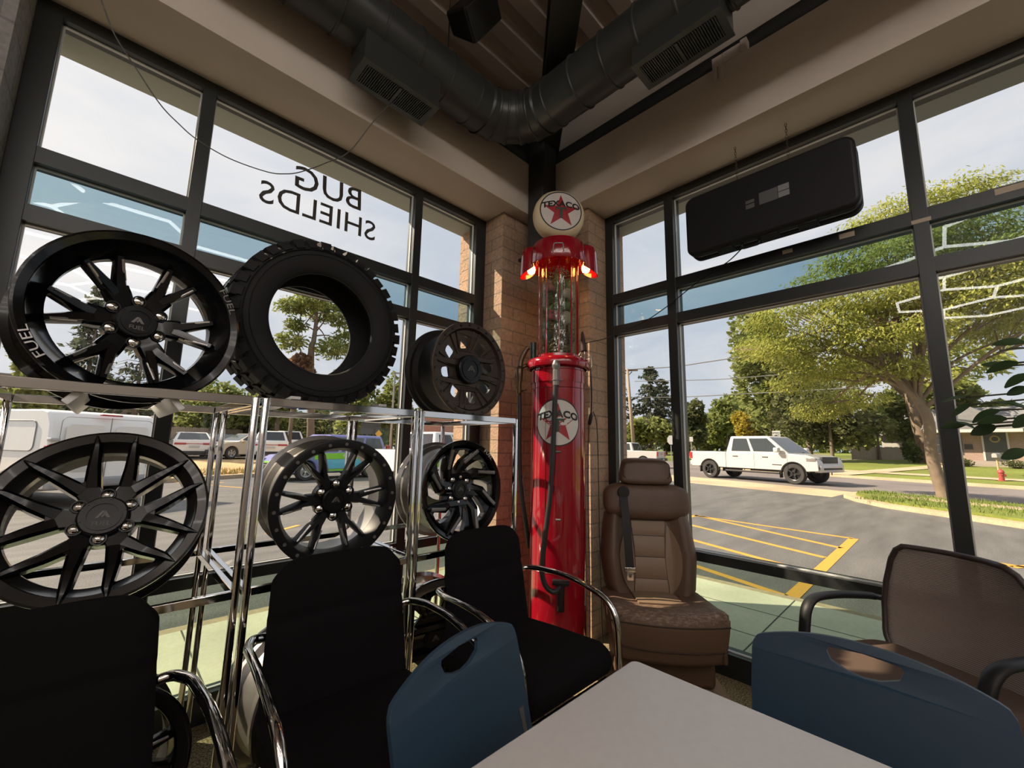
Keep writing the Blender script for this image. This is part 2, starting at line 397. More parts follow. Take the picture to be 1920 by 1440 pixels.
# ============================================================ windows
M_GLASS = glass_mat('clear_glazing', (0.97, 0.975, 0.97))
M_GLASST = glass_mat('tinted_glazing', (0.60, 0.71, 0.745))
M_GLASSB = glass_mat('low_glazing', (0.64, 0.71, 0.665))
RAILS = [(0.0, 0.125), (0.607, 0.661), (2.151, 2.221), (2.405, 2.475), (3.083, H_SOF)]
PANES = [(0.125, 0.607, M_GLASSB), (0.661, 2.151, M_GLASS), (2.221, 2.405, M_GLASST), (2.475, 3.083, M_GLASS)]
def storefront(name, cols, axis):
    """cols: list of (a0, a1) member spans along the wall, ends are jambs"""
    w = struct(empty(name))
    f0, f1, fp = (GY0, GY1, GYP) if axis == 'x' else (GX0, GX1, GXP)
    def B(m, a0, a1, d0, d1, z0, z1, mi=0):
        if axis == 'x': m.box((a0, d0, z0), (a1, d1, z1), mi)
        else: m.box((d0, a0, z0), (d1, a1, z1), mi)
    for a0, a1 in cols:
        m = MB(); B(m, a0, a1, f0, f1, 0, H_SOF); m.build('mullion', M_FRAME, w, smooth=0, bevel=0.002)
    for i in range(len(cols) - 1):
        a0, a1 = cols[i][1], cols[i + 1][0]
        for k, (z0, z1) in enumerate(RAILS):
            m = MB(); B(m, a0, a1, f0, f1, z0, z1)
            m.build('sill_rail' if k == 0 else ('head_rail' if k == 4 else 'transom'), M_FRAME, w, smooth=0)
        for z0, z1, gm in PANES:
            m = MB(); g = 0.006
            B(m, a0, a1, fp - 0.003, fp + 0.003, z0, z1); m.build('glass_pane', gm, w, smooth=0)
            m = MB()                                           # glazing gasket around the pane
            for (p0, p1, q0, q1) in ((a0, a1, z1 - g, z1), (a0, a1, z0, z0 + g), (a0, a0 + g, z0, z1), (a1 - g, a1, z0, z1)):
                B(m, p0, p1, fp - 0.018, fp - 0.0035, q0, q1)
            m.build('glazing_gasket', M_TRIMGREY, w, smooth=0)
    return w
W1 = storefront('window_1', [(-0.41, -0.332), (0.165, 0.222), (1.42, 1.479), (1.985, 2.085)], 'x')
W2 = storefront('window_2', [(-2.9, -2.82), (-1.39, -1.333), (-0.057, 0.0), (1.195, 1.258), (1.69, 1.757)], 'y')
# mirrored lettering on the left window (it reads from the street)
M_LET = mat('dark_vinyl_lettering', (0.045, 0.038, 0.032), 0.5)
m = MB()
for txt, x, z, size, tilt, sx in (('BUG', 0.845, 2.865, 0.21, -3.0, 1.02), ('SHIELDS', 0.815, 2.688, 0.19, -1.2, 1.0)):
    vs, fs = text_mb(txt, size, 0.001, bold=0.0005, sx=sx)
    m.T = Matrix.Translation((x, GYP + 0.0055, z)) @ Matrix.Rotation(math.pi, 4, 'Z') @ Matrix.Rotation(R(90), 4, 'X') @ Matrix.Rotation(R(tilt), 4, 'Z')
    m.add(vs, fs)
m.build('lettering', M_LET, W1, smooth=0)
# strips of tape on the transom of the right window
M_TAPE = mat('beige_tape', (0.42, 0.35, 0.26), 0.7)
for (ya, yb, z0, z1) in ((0.50, 0.55, 2.432, 2.456), (0.22, 0.285, 2.43, 2.458), (-0.065, 0.004, 2.405, 2.425), (-0.36, -0.27, 2.44, 2.468)):
    m = MB(); m.box((GX0 - 0.0015, ya, z0), (GX0, yb, z1)); m.build('tape_strip', M_TAPE, W2, smooth=0)

# ============================================================ ceiling lights behind the viewer: a honeycomb of white tubes
M_LED = mat('white_led_tube', (0.9, 0.9, 0.9), 0.4, emit=((1.0, 0.94, 0.88), 9.5))
t = thing('honeycomb_ceiling_light', 'honeycomb of thin white light tubes hanging under the metal ceiling', 'light', (0, 0, 0))
def honeycomb(x0, y0, nx, ny, L, z):
    mt = MB(); seen = set(); h = L * math.sqrt(3) / 2
    for i in range(nx):
        for j in range(ny):
            cx = x0 + i * 1.5 * L; cy = y0 + j * 2 * h + (h if i % 2 else 0)
            if cy > 0.2 or (cx > -0.9 and cy > -1.3): continue
            P = [(cx + L * math.cos(R(60 * k)), cy + L * math.sin(R(60 * k))) for k in range(6)]
            for k in range(6):
                a, b = P[k], P[(k + 1) % 6]; key = (round((a[0] + b[0]) * 20), round((a[1] + b[1]) * 20))
                if key in seen: continue
                seen.add(key); mt.cyl((a[0], a[1], z), (b[0], b[1], z), 0.019, n=6)
    return mt
honeycomb(-4.7, -5.07, 7, 6, 0.62, 3.72).build('tube_grid', M_LED, t)  # grid known only from its reflections; rearmost rows added to brighten the room
for x, y in ((-4.3, -3.0), (-1.8, -3.2), (-1.6, -1.2), (-4.0, -0.9)): m = MB(); m.cyl((x, y, 3.72), (x, y, H_DECK), 0.004, n=6); m.build('hanger_wire', M_STEEL, t)
# ============================================================ display racks, wheels, tyre
LZ = Matrix.Rotation(R(-90), 4, 'X')           # lathe axis -> +Y (depth)
M_ALU = mat('machined_edge', (0.42, 0.41, 0.40), 0.3, 0.9)
M_LUG = mat('chrome_lug', (0.75, 0.73, 0.70), 0.12, 1.0)
M_WBLK = mat('gloss_black_wheel', (0.004, 0.004, 0.0045), 0.16, coat=0.15, spec=0.3)
M_WSAT = mat('matte_black_wheel', (0.006, 0.006, 0.0065), 0.45, spec=0.3)
M_WGREY = mat('smoked_grey_wheel', (0.022, 0.020, 0.019), 0.22, 0.3, coat=0.25)
M_WBRZ = mat('bronze_wheel', (0.050, 0.036, 0.027), 0.4, 0.5)
M_WBAR = mat('satin_barrel', (0.26, 0.25, 0.24), 0.36, 0.8)
M_WBARD = mat('dark_barrel', (0.010, 0.0095, 0.0095), 0.6, 0.0, spec=0.2)
M_CAP = mat('black_cap', (0.005, 0.005, 0.0055), 0.3, spec=0.3)
M_MILL = mat('milled_grey', (0.20, 0.19, 0.185), 0.4, 0.6); M_DIM = mat('dim_emblem', (0.075, 0.073, 0.07), 0.4)

def pol(r, a, y=0.0): return Vector((r * math.cos(a), y, r * math.sin(a)))
def barrel(mb, Ro, W, dish, lipw=0.05, op=0.835):
    """closed rim section: outside with bead seats and drop well, inside open; dish = depth where spokes sit"""
    o = [(Ro, 0.0), (Ro, 0.012), (Ro * 0.935, 0.022), (Ro * 0.935, 0.055), (Ro * 0.86, 0.085), (Ro * 0.86, W - 0.075), (Ro * 0.935, W - 0.05), (Ro * 0.935, W - 0.022), (Ro, W - 0.012), (Ro, W)]
    i = [(Ro - 0.010, W), (Ro * 0.91, W - 0.03), (Ro * 0.835, W - 0.07), (Ro * 0.835, dish + 0.06), (Ro * op, dish + 0.035), (Ro * op, dish), (Ro - lipw, min(dish * 0.55, 0.02)), (Ro - lipw + 0.004, 0.012), (Ro - 0.016, 0.004), (Ro - 0.008, -0.002)]
    mb.lathe(o + i, 72, T=LZ, closed=True)
def spoke(mb, pts):
    """pts: (r, angle, y front, half width front, half width back, thickness)"""
    P = [pol(p[0], p[1]) for p in pts]; rings = []
    for k, p in enumerate(pts):
        t = (P[min(k + 1, len(P) - 1)] - P[max(k - 1, 0)]).normalized(); s = Vector((-t.z, 0, t.x)); c = P[k]; y = Vector((0, 1, 0))
        e = 0.25 * p[5]
        rings.append([c + s * p[3] + y * p[2], c + s * (p[4] * 0.85 + p[3] * 0.15) + y * (p[2] + e), c + s * p[4] + y * (p[2] + p[5]), c - s * p[4] + y * (p[2] + p[5]), c - s * (p[4] * 0.85 + p[3] * 0.15) + y * (p[2] + e), c - s * p[3] + y * p[2]])
    mb.loft(rings)
def disc(mb, r, y0, y1, n=40, bev=0.004):
    mb.lathe([(0.0005, y0), (r - bev, y0), (r, y0 + bev), (r, y1), (0.0005, y1)], n, T=LZ)
def polar_text(mb, txt, size, r0, a_mid, y, flip=False, depth=0.0006):
    vs, fs = text_mb(txt, size, depth, bold=0.0)
    out = []
    for (x, yy, z) in vs:
        x *= 1.45
        if flip: a = a_mid + x / r0; r = r0 - yy
        else: a = a_mid - x / r0; r = r0 + yy
        out.append(pol(r, a, y - z))
    mb.add(out, fs)
def emblem_mark(mb, s, y):
    """small two-stroke peak mark on a centre cap"""
    T = Matrix(((1, 0, 0, 0), (0, 0, 1, y), (0, 1, 0, 0), (0, 0, 0, 1)))
    for poly in ([(-1, -0.45), (-0.15, 0.8), (0.25, 0.8), (-0.5, -0.45)], [(0.02, 0.4), (0.32, 0.75), (1.05, -0.45), (0.62, -0.45)], [(-0.2, -0.1), (0.28, 0.42), (0.42, 0.15), (-0.02, -0.38)]):
        mb.prism([(p[0] * s, p[1] * s) for p in poly], -0.0008, 0.0004, T=T)

def wheel(name, label, loc, yaw, pitch, Ro, W, dish, ya, yh, arms, mats, style, group, lugs=6, lipw=0.05, cap=0.072, txt=None, lip=None, spin=0.0, ring=None, recess=0.0, op=0.835, sw=1.0):
    t = thing(name, label, 'wheel', loc, (-pitch, 0, yaw), group)
    m_bar, m_face, m_lip = mats
    m = MB(); barrel(m, Ro, W, dish, lipw, op); m.build('rim_barrel', m_bar, t, smooth=35)
    # front lip as its own finish
    m = MB(); w = lipw
    m.lathe([(Ro + 0.0012, 0.012), (Ro + 0.0012, -0.001), (Ro - 0.006, -0.004), (Ro - w * 0.92, -0.001 if ring else 0.004), (Ro - w - 0.0015, 0.010), (Ro - w - 0.003, min(dish * 0.45, 0.016)), (Ro * op - 0.001, dish * 0.93), (Ro * op - 0.003, dish + 0.02)], 72, T=LZ)
    m.build('front_lip', m_lip, t, smooth=30)
    f = MB()
    if style == 'Y':
        disc(f, 0.30 * Ro, yh, yh + 0.06)
        for k in range(arms):
            a = spin + 2 * math.pi * k / arms
            sp = R(ya)
            spoke(f, [(0.18 * Ro, a, yh, 0.07 * Ro * sw, 0.10 * Ro * sw, 0.05), (0.34 * Ro, a, yh - 0.006, 0.09 * Ro * sw, 0.125 * Ro * sw, 0.045), (0.43 * Ro, a, lerp(yh, dish, 0.4) - 0.004, 0.095 * Ro * sw, 0.13 * Ro * sw, 0.035)])
            for sg in (-1, 1):
                spoke(f, [(0.36 * Ro, a + sg * sp * 0.28, yh - 0.007, 0.042 * Ro * sw, 0.062 * Ro * sw, 0.045), (0.50 * Ro, a + sg * sp * 0.62, lerp(yh, dish, 0.4) - 0.012, 0.038 * Ro * sw, 0.062 * Ro * sw, 0.05), ((op + 0.012) * Ro, a + sg * sp, dish * 0.62, 0.026 * Ro * sw, 0.044 * Ro * sw, 0.045)])
    elif style == 'P':                       # spokes run out over the lip and end in points
        disc(f, 0.33 * Ro, yh, yh + 0.06)
        for k in range(arms):
            a = spin + 2 * math.pi * k / arms; sp = R(ya)
            spoke(f, [(0.15 * Ro, a, yh, 0.08 * Ro, 0.10 * Ro, 0.05), (0.36 * Ro, a, yh - 0.012, 0.10 * Ro, 0.12 * Ro, 0.045), (0.47 * Ro, a, yh - 0.02, 0.07 * Ro, 0.10 * Ro, 0.04)])
            for sg in (-1, 1):
                spoke(f, [(0.38 * Ro, a + sg * sp * 0.32, yh - 0.016, 0.050 * Ro, 0.085 * Ro, 0.05), (0.60 * Ro, a + sg * sp * 0.72, lerp(yh, -0.004, 0.6), 0.034 * Ro, 0.070 * Ro, 0.055), (0.84 * Ro, a + sg * sp * 0.97, -0.006, 0.018 * Ro, 0.050 * Ro, 0.045), (0.965 * Ro, a + sg * sp, -0.008, 0.003 * Ro, 0.008 * Ro, 0.008)])
    elif style in ('S', 'T'):                # plates with slots
        loops = []; n = arms
        def yd(r): return lerp(yh, dish * 0.6, max(0, min(1, (r / Ro - 0.3) / 0.5)))
        for k in range(n):
            a = spin + 2 * math.pi * k / n; h = []
            if style == 'S':
                for (rr, da) in [(0.47, 0), (0.475, .16), (0.50, .22), (0.62, .17), (0.69, .13), (0.715, .07), (0.72, 0), (0.715, -.07), (0.69, -.13), (0.62, -.17), (0.50, -.22), (0.475, -.16)]: h.append((rr * Ro, a + da))
            else:
                for (rr, da) in [(0.40, -.02), (0.43, .13), (0.55, .02), (0.70, -.12), (0.80, -.22), (0.815, -.38), (0.80, -.52), (0.74, -.54), (0.60, -.34), (0.48, -.20)]: h.append((rr * Ro, a + da))
            loops.append([(r * math.cos(b), r * math.sin(b)) for r, b in h])
        outer = circ((op + 0.01) * Ro, 64)
        i0 = len(f.v); f.prism(outer, 0, 0.016 if style == 'S' else 0.035, holes=loops)
        for i in range(i0, len(f.v)):
            x, y, z = f.v[i]; r = math.hypot(x, y); f.v[i] = (x, yd(r) + z, y)
        disc(f, 0.33 * Ro, yh - 0.004, yh + 0.05)
        for k in range(n):
            a = spin + 2 * math.pi * (k + 0.5) / n
            if style == 'S':
                for sg in (-1, 1):
                    spoke(f, [(0.40 * Ro, a + sg * 0.10, yd(0.40 * Ro) - 0.009, 0.010 * Ro, 0.018 * Ro, 0.012), (0.84 * Ro, a + sg * 0.10, yd(0.84 * Ro) - 0.009, 0.010 * Ro, 0.018 * Ro, 0.012)])
                c = pol(0.41 * Ro, a); f.lathe([(0.020, 0), (0.020, -0.012), (0.012, -0.012), (0.012, 0)], 14, T=Matrix.Translation((c.x, yh, c.z)) @ LZ)
            else:
                spoke(f, [(0.30 * Ro, a + 0.22, yh - 0.010, 0.05 * Ro, 0.09 * Ro, 0.03), (0.52 * Ro, a + 0.02, yd(0.52 * Ro) - 0.026, 0.014 * Ro, 0.10 * Ro, 0.035), (0.76 * Ro, a - 0.26, yd(0.76 * Ro) - 0.028, 0.010 * Ro, 0.07 * Ro, 0.035), (0.93 * Ro, a - 0.36, -0.006, 0.004 * Ro, 0.022 * Ro, 0.02)])
    f.build('spoke_face', m_face, t, smooth=25)
    if style in ('Y', 'P', 'T'):
        for k in range(arms):
            a = spin + 2 * math.pi * k / arms
            for sg in (-1, 1):
                if style == 'Y':
                  mm = MB(); spoke(mm, [(0.50 * Ro, a + sg * R(ya) * 0.62 + sg * 0.075, lerp(yh, dish, 0.4) - 0.0085, 0.002, 0.006, 0.006), ((op - 0.03) * Ro, a + sg * R(ya) * 0.96 + sg * 0.022, dish * 0.56, 0.0015, 0.004, 0.006)]); mm.build('milled_accent', M_ALU, t, smooth=0)
            if style == 'T':
              mm = MB(); spoke(mm, [(0.54 * Ro, a + math.pi / arms + 0.01, -0.028 + lerp(yh, dish * .6, 0.48), 0.003, 0.008, 0.006), (0.86 * Ro, a + math.pi / arms - 0.31, -0.012, 0.003, 0.010, 0.006)]); mm.build('milled_accent', M_MILL, t, smooth=0)
    c = MB(); disc(c, cap, yh - 0.022 - recess, yh)
    c.lathe([(cap * 0.78, yh - 0.022 - recess), (cap * 0.78, yh - 0.026 - recess), (cap * 0.62, yh - 0.026 - recess), (cap * 0.62, yh - 0.022 - recess)], 32, T=LZ)
    for k in range(6): p = pol(cap * 0.88, spin + math.pi * k / 3 + 0.3); c.cyl((p.x, yh - 0.025 - recess, p.z), (p.x, yh - 0.02 - recess, p.z), 0.0035, n=8)
    cp = c.build('centre_cap', M_CAP, t)
    e = MB(); emblem_mark(e, cap * (0.30 if txt else 0.34), yh - 0.0235 - recess)
    if txt:
        vs, fs = text_mb(txt, cap * 0.34, 0.0006); e.T = Matrix.Translation((0, yh - 0.0235 - recess, -cap * 0.42)) @ Matrix.Rotation(R(90), 4, 'X'); e.add(vs, fs); e.T = None
    e.build('cap_emblem', M_MILL if style == 'Y' and txt else M_DIM, cp, smooth=0)
    for k in range(lugs):
        a = spin + math.pi / arms + 2 * math.pi * k / lugs if lugs == arms else spin + 2 * math.pi * k / lugs
        p = pol(0.235 * Ro + 0.006, a); g = MB()
        g.lathe([(0.021, 0.02), (0.021, -0.003), (0.017, -0.003), (0.0165, 0.001)], 16, T=Matrix.Translation((p.x, yh - 0.008, p.z)) @ LZ, m=1)
        g.lathe([(0.0005, -0.010), (0.008, -0.009), (0.0145, -0.004), (0.015, 0.02)], 12, T=Matrix.Translation((p.x, yh - 0.008, p.z)) @ LZ)
        g.build('lug_nut', [M_LUG, M_CAP], t)
    if ring:
        for k in range(ring):
            p = pol(Ro - lipw * 0.5, 2 * math.pi * k / ring + 0.1); g = MB(); g.cyl((p.x, -0.006, p.z), (p.x, 0.0, p.z), 0.0068, n=8); g.build('ring_bolt', M_MILL if m_lip is not M_WBRZ else M_CAP, t)
    if lip:
        for (tx, a, fl) in lip:
            g = MB(); polar_text(g, tx, 0.033 if Ro > 0.28 else 0.024, Ro - (0.016 if Ro > 0.28 else 0.013), R(a), -0.004 if Ro > 0.28 else -0.005, fl); g.build('lip_lettering', M_ALU, t, smooth=0)
    return t
GW = 'alloy wheels on the chrome display racks'
wheel('alloy_wheel', 'large gloss black split-spoke wheel with deep dish, on the top shelf beside the tyre', (0.054, 1.92, 1.712), R(11), R(3.5), 0.302, 0.25, 0.075, 12, 0.085, 6, (M_WBLK, M_WBLK, M_WBLK), 'Y', GW, lipw=0.030, cap=0.060, txt='FUEL', lip=[('FUEL', 28, False), ('FUEL', -150, False)], op=0.75)
wheel('alloy_wheel', 'bronze slotted wheel with bolted rim and black centre cap on the top shelf', (1.44, 1.81, 1.712), R(1.5), R(0), 0.267, 0.26, 0.03, 0, 0.055, 8, (M_WBARD, M_WBRZ, M_WBRZ), 'S', GW, lugs=0, lipw=0.034, cap=0.082, ring=24, spin=0.2, recess=0.03)
wheel('alloy_wheel', 'smoked grey wheel with pointed spokes leaning back on the shelf under the deep-dish wheel', (0.027, 1.908, 1.052), R(-7.4), R(22), 0.277, 0.23, 0.045, 19, 0.055, 6, (M_WBARD, M_WBLK, M_WGREY), 'P', GW, lipw=0.034, cap=0.062, txt='FUEL', op=0.79)
wheel('alloy_wheel', 'matte black wheel with a ring of silver bolts on the lower shelf', (0.72, 1.747, 1.051), R(-2.4), R(-4.2), 0.252, 0.26, 0.045, 10.5, 0.05, 6, (M_WBAR, M_WSAT, M_WSAT), 'Y', GW, lipw=0.036, cap=0.052, ring=22, spin=R(0), op=0.815, sw=0.72)
wheel('alloy_wheel', 'gloss black wheel with swirling blade spokes on the lower shelf', (1.392, 1.775, 1.057), R(0), R(2.5), 0.258, 0.27, 0.04, 0, 0.055, 8, (M_WBAR, M_WBLK, M_WBLK), 'T', GW, lugs=8, lipw=0.026, cap=0.05, lip=[('FUEL', 48, False)], spin=0.3)
GL = 'alloy wheels standing on the floor under the racks'
wheel('alloy_wheel', 'dark spoked wheel on the floor behind the leftmost black chair', (0.06, 1.80, 0.285), R(5), R(3), 0.27, 0.24, 0.045, 12, 0.06, 6, (M_WBARD, M_WBLK, M_WBLK), 'Y', GL, lipw=0.04, cap=0.06)
wheel('alloy_wheel', 'dark wheel with a pale inner barrel on the floor behind the middle black chair', (0.748, 1.84, 0.272), R(17), R(3), 0.27, 0.25, 0.045, 12, 0.06, 6, (M_WBAR, M_WSAT, M_WGREY), 'Y', GL, lipw=0.036, cap=0.06, spin=0.4)
wheel('alloy_wheel', 'wheel with a bright polished rim on the floor between the middle and right black chairs', (1.335, 1.86, 0.31), R(-8), R(6), 0.29, 0.26, 0.045, 0, 0.07, 8, (mat('polished_rim', (0.62, 0.60, 0.58), 0.14, 1.0), M_WBLK, mat('polished_rim', (0.62, 0.60, 0.58), 0.14, 1.0)), 'S', GL, lugs=0, lipw=0.05, cap=0.06)

# ---- the tyre
def tyre(loc, yaw, pitch, Ro, ri, W):
    t = thing('tyre', 'black mud-terrain tyre with chunky tread standing on the top shelf', 'tyre', loc, (-pitch, 0, yaw))
    m = MB()
    side = [(ri, 0.018), (ri - 0.012, 0.03), (ri - 0.012, 0.05), (ri + 0.02, 0.045), (Ro * 0.80, 0.04), (Ro * 0.93, 0.055), (Ro * 0.955, 0.07)]
    inner = [(ri + 0.006, 0.012), (ri + 0.018, 0.004), (ri + 0.04, -0.004), (Ro * 0.80, -0.010), (Ro * 0.88, -0.004), (Ro * 0.94, 0.012), (Ro * 0.965, 0.032)]
    f = [(ri, 0.02)] + inner
    prof = f + [(Ro * 0.972, W / 2)] + [(r, W - y) for r, y in reversed(f)]
    hole = [(ri, W - 0.03), (ri + 0.03, W - 0.04), (Ro * 0.85, W - 0.05), (Ro * 0.90, W / 2), (Ro * 0.85, 0.05), (ri + 0.03, 0.04), (ri, 0.03)]
    m.lathe(prof + hole, 96, T=LZ, closed=True)
    for rr in (0.335, 0.36): m.lathe([(rr, -0.008), (rr + 0.003, -0.0125), (rr + 0.006, -0.008)], 96, T=LZ)
    b = m.build('tyre_carcass', M_RUBBER, t, smooth=50)
    k = MB(); n = 38
    for i in range(n):
        a = 2 * math.pi * i / n
        def blk(y0, y1, w0, w1, sk, r0, r1):
            da0 = w0 / Ro / 2; da1 = w1 / Ro / 2; vs = []
            for r in (r0, r1):
                for (y, d, s) in ((y0, -da0, 0), (y0, da0, 0), (y1, da1, sk), (y1, -da1, sk)): vs.append(pol(r, a + d + s, y))
            k.add(vs, [(0, 3, 2, 1), (4, 5, 6, 7), (0, 1, 5, 4), (1, 2, 6, 5), (2, 3, 7, 6), (3, 0, 4, 7)])
        e = 0.010 if i % 2 else 0.0
        blk(0.004 + e, 0.085, 0.052, 0.044, 0.03, Ro * 0.935, Ro); blk(W - 0.004 - e, W - 0.085, 0.052, 0.044, -0.03, Ro * 0.935, Ro)
        blk(0.095, 0.148, 0.046, 0.04, -0.035, Ro * 0.95, Ro * 1.0); blk(0.158, W - 0.095, 0.04, 0.046, 0.035, Ro * 0.95, Ro)
        # shoulder lug folding down the sidewall
        da = 0.022 / Ro
        vs = [pol(Ro * 0.99, a - da, 0.006 + e), pol(Ro * 0.99, a + da, 0.006 + e), pol(Ro * 0.90, a + da, -0.007), pol(Ro * 0.90, a - da, -0.007), pol(Ro * 0.94, a - da, 0.03), pol(Ro * 0.94, a + da, 0.03), pol(Ro * 0.88, a + da, 0.006), pol(Ro * 0.88, a - da, 0.006)]
        k.add(vs, [(0, 1, 2, 3), (7, 6, 5, 4), (0, 4, 5, 1), (1, 5, 6, 2), (2, 6, 7, 3), (3, 7, 4, 0)])
    k.build('tread_block', M_RUBBER, t, smooth=0)
    return t
tyre((0.728, 2.075, 1.872), R(2.5), R(0), 0.415, 0.252, 0.30)

# ---- racks: chrome tube frames with open shelves
def rack(x0, x1, label):
    t = thing('display_rack', label, 'rack', (x0, 1.67, 0), (0, 0, 0), 'chrome display racks under the left window')
    w = x1 - x0; D = 0.73; H = 1.443; s = 0.011
    for (x, y) in ((s, s), (w - s, s), (s, D - s), (w - s, D - s)):
        m = MB(); m.rbox((x - s, y - s, 0), (x + s, y + s, H), 0.004, seg=2); m.build('post', M_CHROME, t)
    def frame(z, h):
        m = MB()
        m.box((2 * s, 0.001, z - h), (w - 2 * s, 2 * s - 0.001, z)); m.box((2 * s, D - 2 * s + 0.001, z - h), (w - 2 * s, D - 0.001, z))
        m.box((0.001, 2 * s, z - h), (2 * s - 0.001, D - 2 * s, z)); m.box((w - 2 * s + 0.001, 2 * s, z - h), (w - 0.001, D - 2 * s, z))
        m.build('shelf_frame', M_CHROME, t, smooth=0, bevel=0.002)
    frame(H + 0.002, 0.03); frame(0.80, 0.026)
    return t
rack(-0.95, -0.285, 'chrome tube rack standing against the grey block pilaster')
rack(-0.275, 0.385, 'chrome tube rack carrying the large deep-dish wheel above the pointed-spoke wheel')
rack(0.395, 1.03, 'chrome tube rack carrying the tyre above the bolt-ring wheel')
rack(1.04, 1.68, 'chrome tube rack carrying the bronze wheel, next to the red fuel pump')
# bars that bridge the open shelves under wheels and tyre
M_BAR = mat('pale_metal_bar', (0.62, 0.62, 0.63), 0.3, 0.6)
def bar(label, a, b, w=0.035, h=0.012, name='support_bar', cat='bar', grp='flat bars lying across the rack shelves', mt=None):
    a, b = Vector(a), Vector(b); d = (b - a).normalized(); s = d.cross(Vector((0, 0, 1))).normalized() * w / 2
    m = MB(); u = Vector((0, 0, h)); m.add([a + s, b + s, b - s, a - s, a + s + u, b + s + u, b - s + u, a - s + u], [(0, 3, 2, 1), (4, 5, 6, 7), (0, 1, 5, 4), (1, 2, 6, 5), (2, 3, 7, 6), (3, 0, 4, 7)])
    return tag(m.build(name, mt or M_BAR, smooth=0, bevel=0.002), label, cat, grp)
bar('pale flat bar crossing the top shelf under the near side of the tyre', (0.50, 1.672, 1.446), (0.60, 2.395, 1.446))
bar('pale flat bar crossing the top shelf under the far side of the tyre', (0.85, 1.672, 1.446), (0.92, 2.395, 1.446))
# white wedge blocks that hold the deep-dish wheel on the open top shelf
M_WEDGE = mat('white_plastic_wedge', (0.85, 0.85, 0.86), 0.4)
for lab, x, sg in (('white wedge block gripping the deep-dish wheel on the pilaster side', -0.072, 1), ('white wedge block gripping the deep-dish wheel on the tyre side', 0.158, -1)):
    m = MB(); c = Vector((x, 1.93, 1.405)); 
    m.T = Matrix.Translation(c) @ Matrix.Rotation(R(38 * sg), 4, 'Y')
    m.rbox((-0.010, -0.235, -0.026), (0.010, 0.44, 0.030), 0.004, seg=2)
    tag(m.build('wheel_wedge', M_WEDGE), lab, 'wedge')
# ============================================================ chairs and table
def black_chair():
    t = thing('guest_chair', 'x', 'chair', (0, 0, 0), (0, 0, 0), 'black guest chairs with chrome arms in front of the racks')
    # seat: cushion with a rolled front edge, and a back that grows out of it
    prof = [(-0.235, 0.335), (-0.275, 0.355), (-0.292, 0.40), (-0.275, 0.445), (-0.225, 0.468), (0.05, 0.455), (0.24, 0.44), (0.26, 0.40), (0.24, 0.36), (0.0, 0.345)]
    m = MB(); m.T = Matrix(((0, 0, 1, 0), (1, 0, 0, 0), (0, 1, 0, 0), (0, 0, 0, 1))); m.prism(prof, -0.255, 0.255); m.build('seat', M_BLACKFAB, t, smooth=60, bevel=0.022)
    def back(u, v):
        z = lerp(0.40, 0.885, v); w = lerp(0.250, 0.228, v)
        k = 1.0 - max(0, (v - 0.86) / 0.14) ** 2 * 0.06
        x = (u * 2 - 1) * w * (k if True else 1)
        zz = z - (abs(u * 2 - 1) ** 8) * 0.045 * max(0, (v - 0.85) / 0.15)
        y = 0.205 + 0.075 * v + 0.02 * (1 - (u * 2 - 1) ** 2) - 0.012 * math.exp(-((v - 0.62) / 0.018) ** 2) * -1
        e = max(abs(u * 2 - 1) ** 8, v ** 14)
        return (Vector((x, y - 0.035 * (1 - e * 0.8), zz)), Vector((x, y + 0.035 * (1 - e * 0.8), zz)))
    m = MB(); m.slab(back, 22, 30, 0.05); m.build('backrest', M_BLACKFAB, t, smooth=60)
    for s in (-1, 1):
        m = MB()
        p = arc_path([(s * 0.225, 0.262, 0.655), (s * 0.275, 0.255, 0.662), (s * 0.302, 0.18, 0.668), (s * 0.305, -0.02, 0.672), (s * 0.300, -0.275, 0.615), (s * 0.283, -0.30, 0.30), (s * 0.278, -0.30, 0.014), (s * 0.278, 0.235, 0.014)], 0.11, 7)
        m.tube(p, 0.0135, 10); m.build('arm_frame', M_CHROME, t, smooth=180)
    for y, z, w in ((0.235, 0.014, 0.278), (-0.28, 0.345, 0.285), (0.12, 0.345, 0.285)): m = MB(); m.tube([(-w, y, z), (w, y, z)], 0.0115, 8); m.build('cross_tube', M_CHROME, t, smooth=180)
    return t
bc = black_chair(); bpy.context.view_layer.update(); note_kids(bc)
for i, (x, y, a, lab) in enumerate(((-0.05, 1.24, 3, 'black guest chair nearest the grey block pilaster, in front of the pointed-spoke wheel'),
                                    (0.68, 1.33, -3, 'black guest chair directly in front of the bolt-ring wheel'),
                                    (1.395, 1.335, 0, 'black guest chair beside the red fuel pump'))):
    o = bc if i == 0 else copy_tree(bc)
    o.location = (x, y, 0); o.rotation_euler = (0, 0, R(a)); o['label'] = lab

# ---- white table
M_TOP = mat('off_white_laminate', (0.56, 0.555, 0.55), 0.4, vary=(60, 0.3, (0.54, 0.535, 0.53)))
t = thing('cafe_table', 'off-white square laminate table with the two blue plastic chairs tucked against it', 'table', (0.55, 0.10, 0))
m = MB(); m.prism(rrect(-0.52, -0.52, 0.52, 0.52, 0.02), 0.712, 0.74); m.build('table_top', M_TOP, t, bevel=0.003)
m = MB(); m.cyl((0, 0, 0.03), (0, 0, 0.712), 0.035, n=20); m.build('pedestal', M_STEEL, t)
m = MB(); m.lathe([(0.001, 0.0), (0.27, 0.0), (0.27, 0.012), (0.05, 0.03), (0.001, 0.03)], 32); m.build('foot_plate', M_STEEL, t)

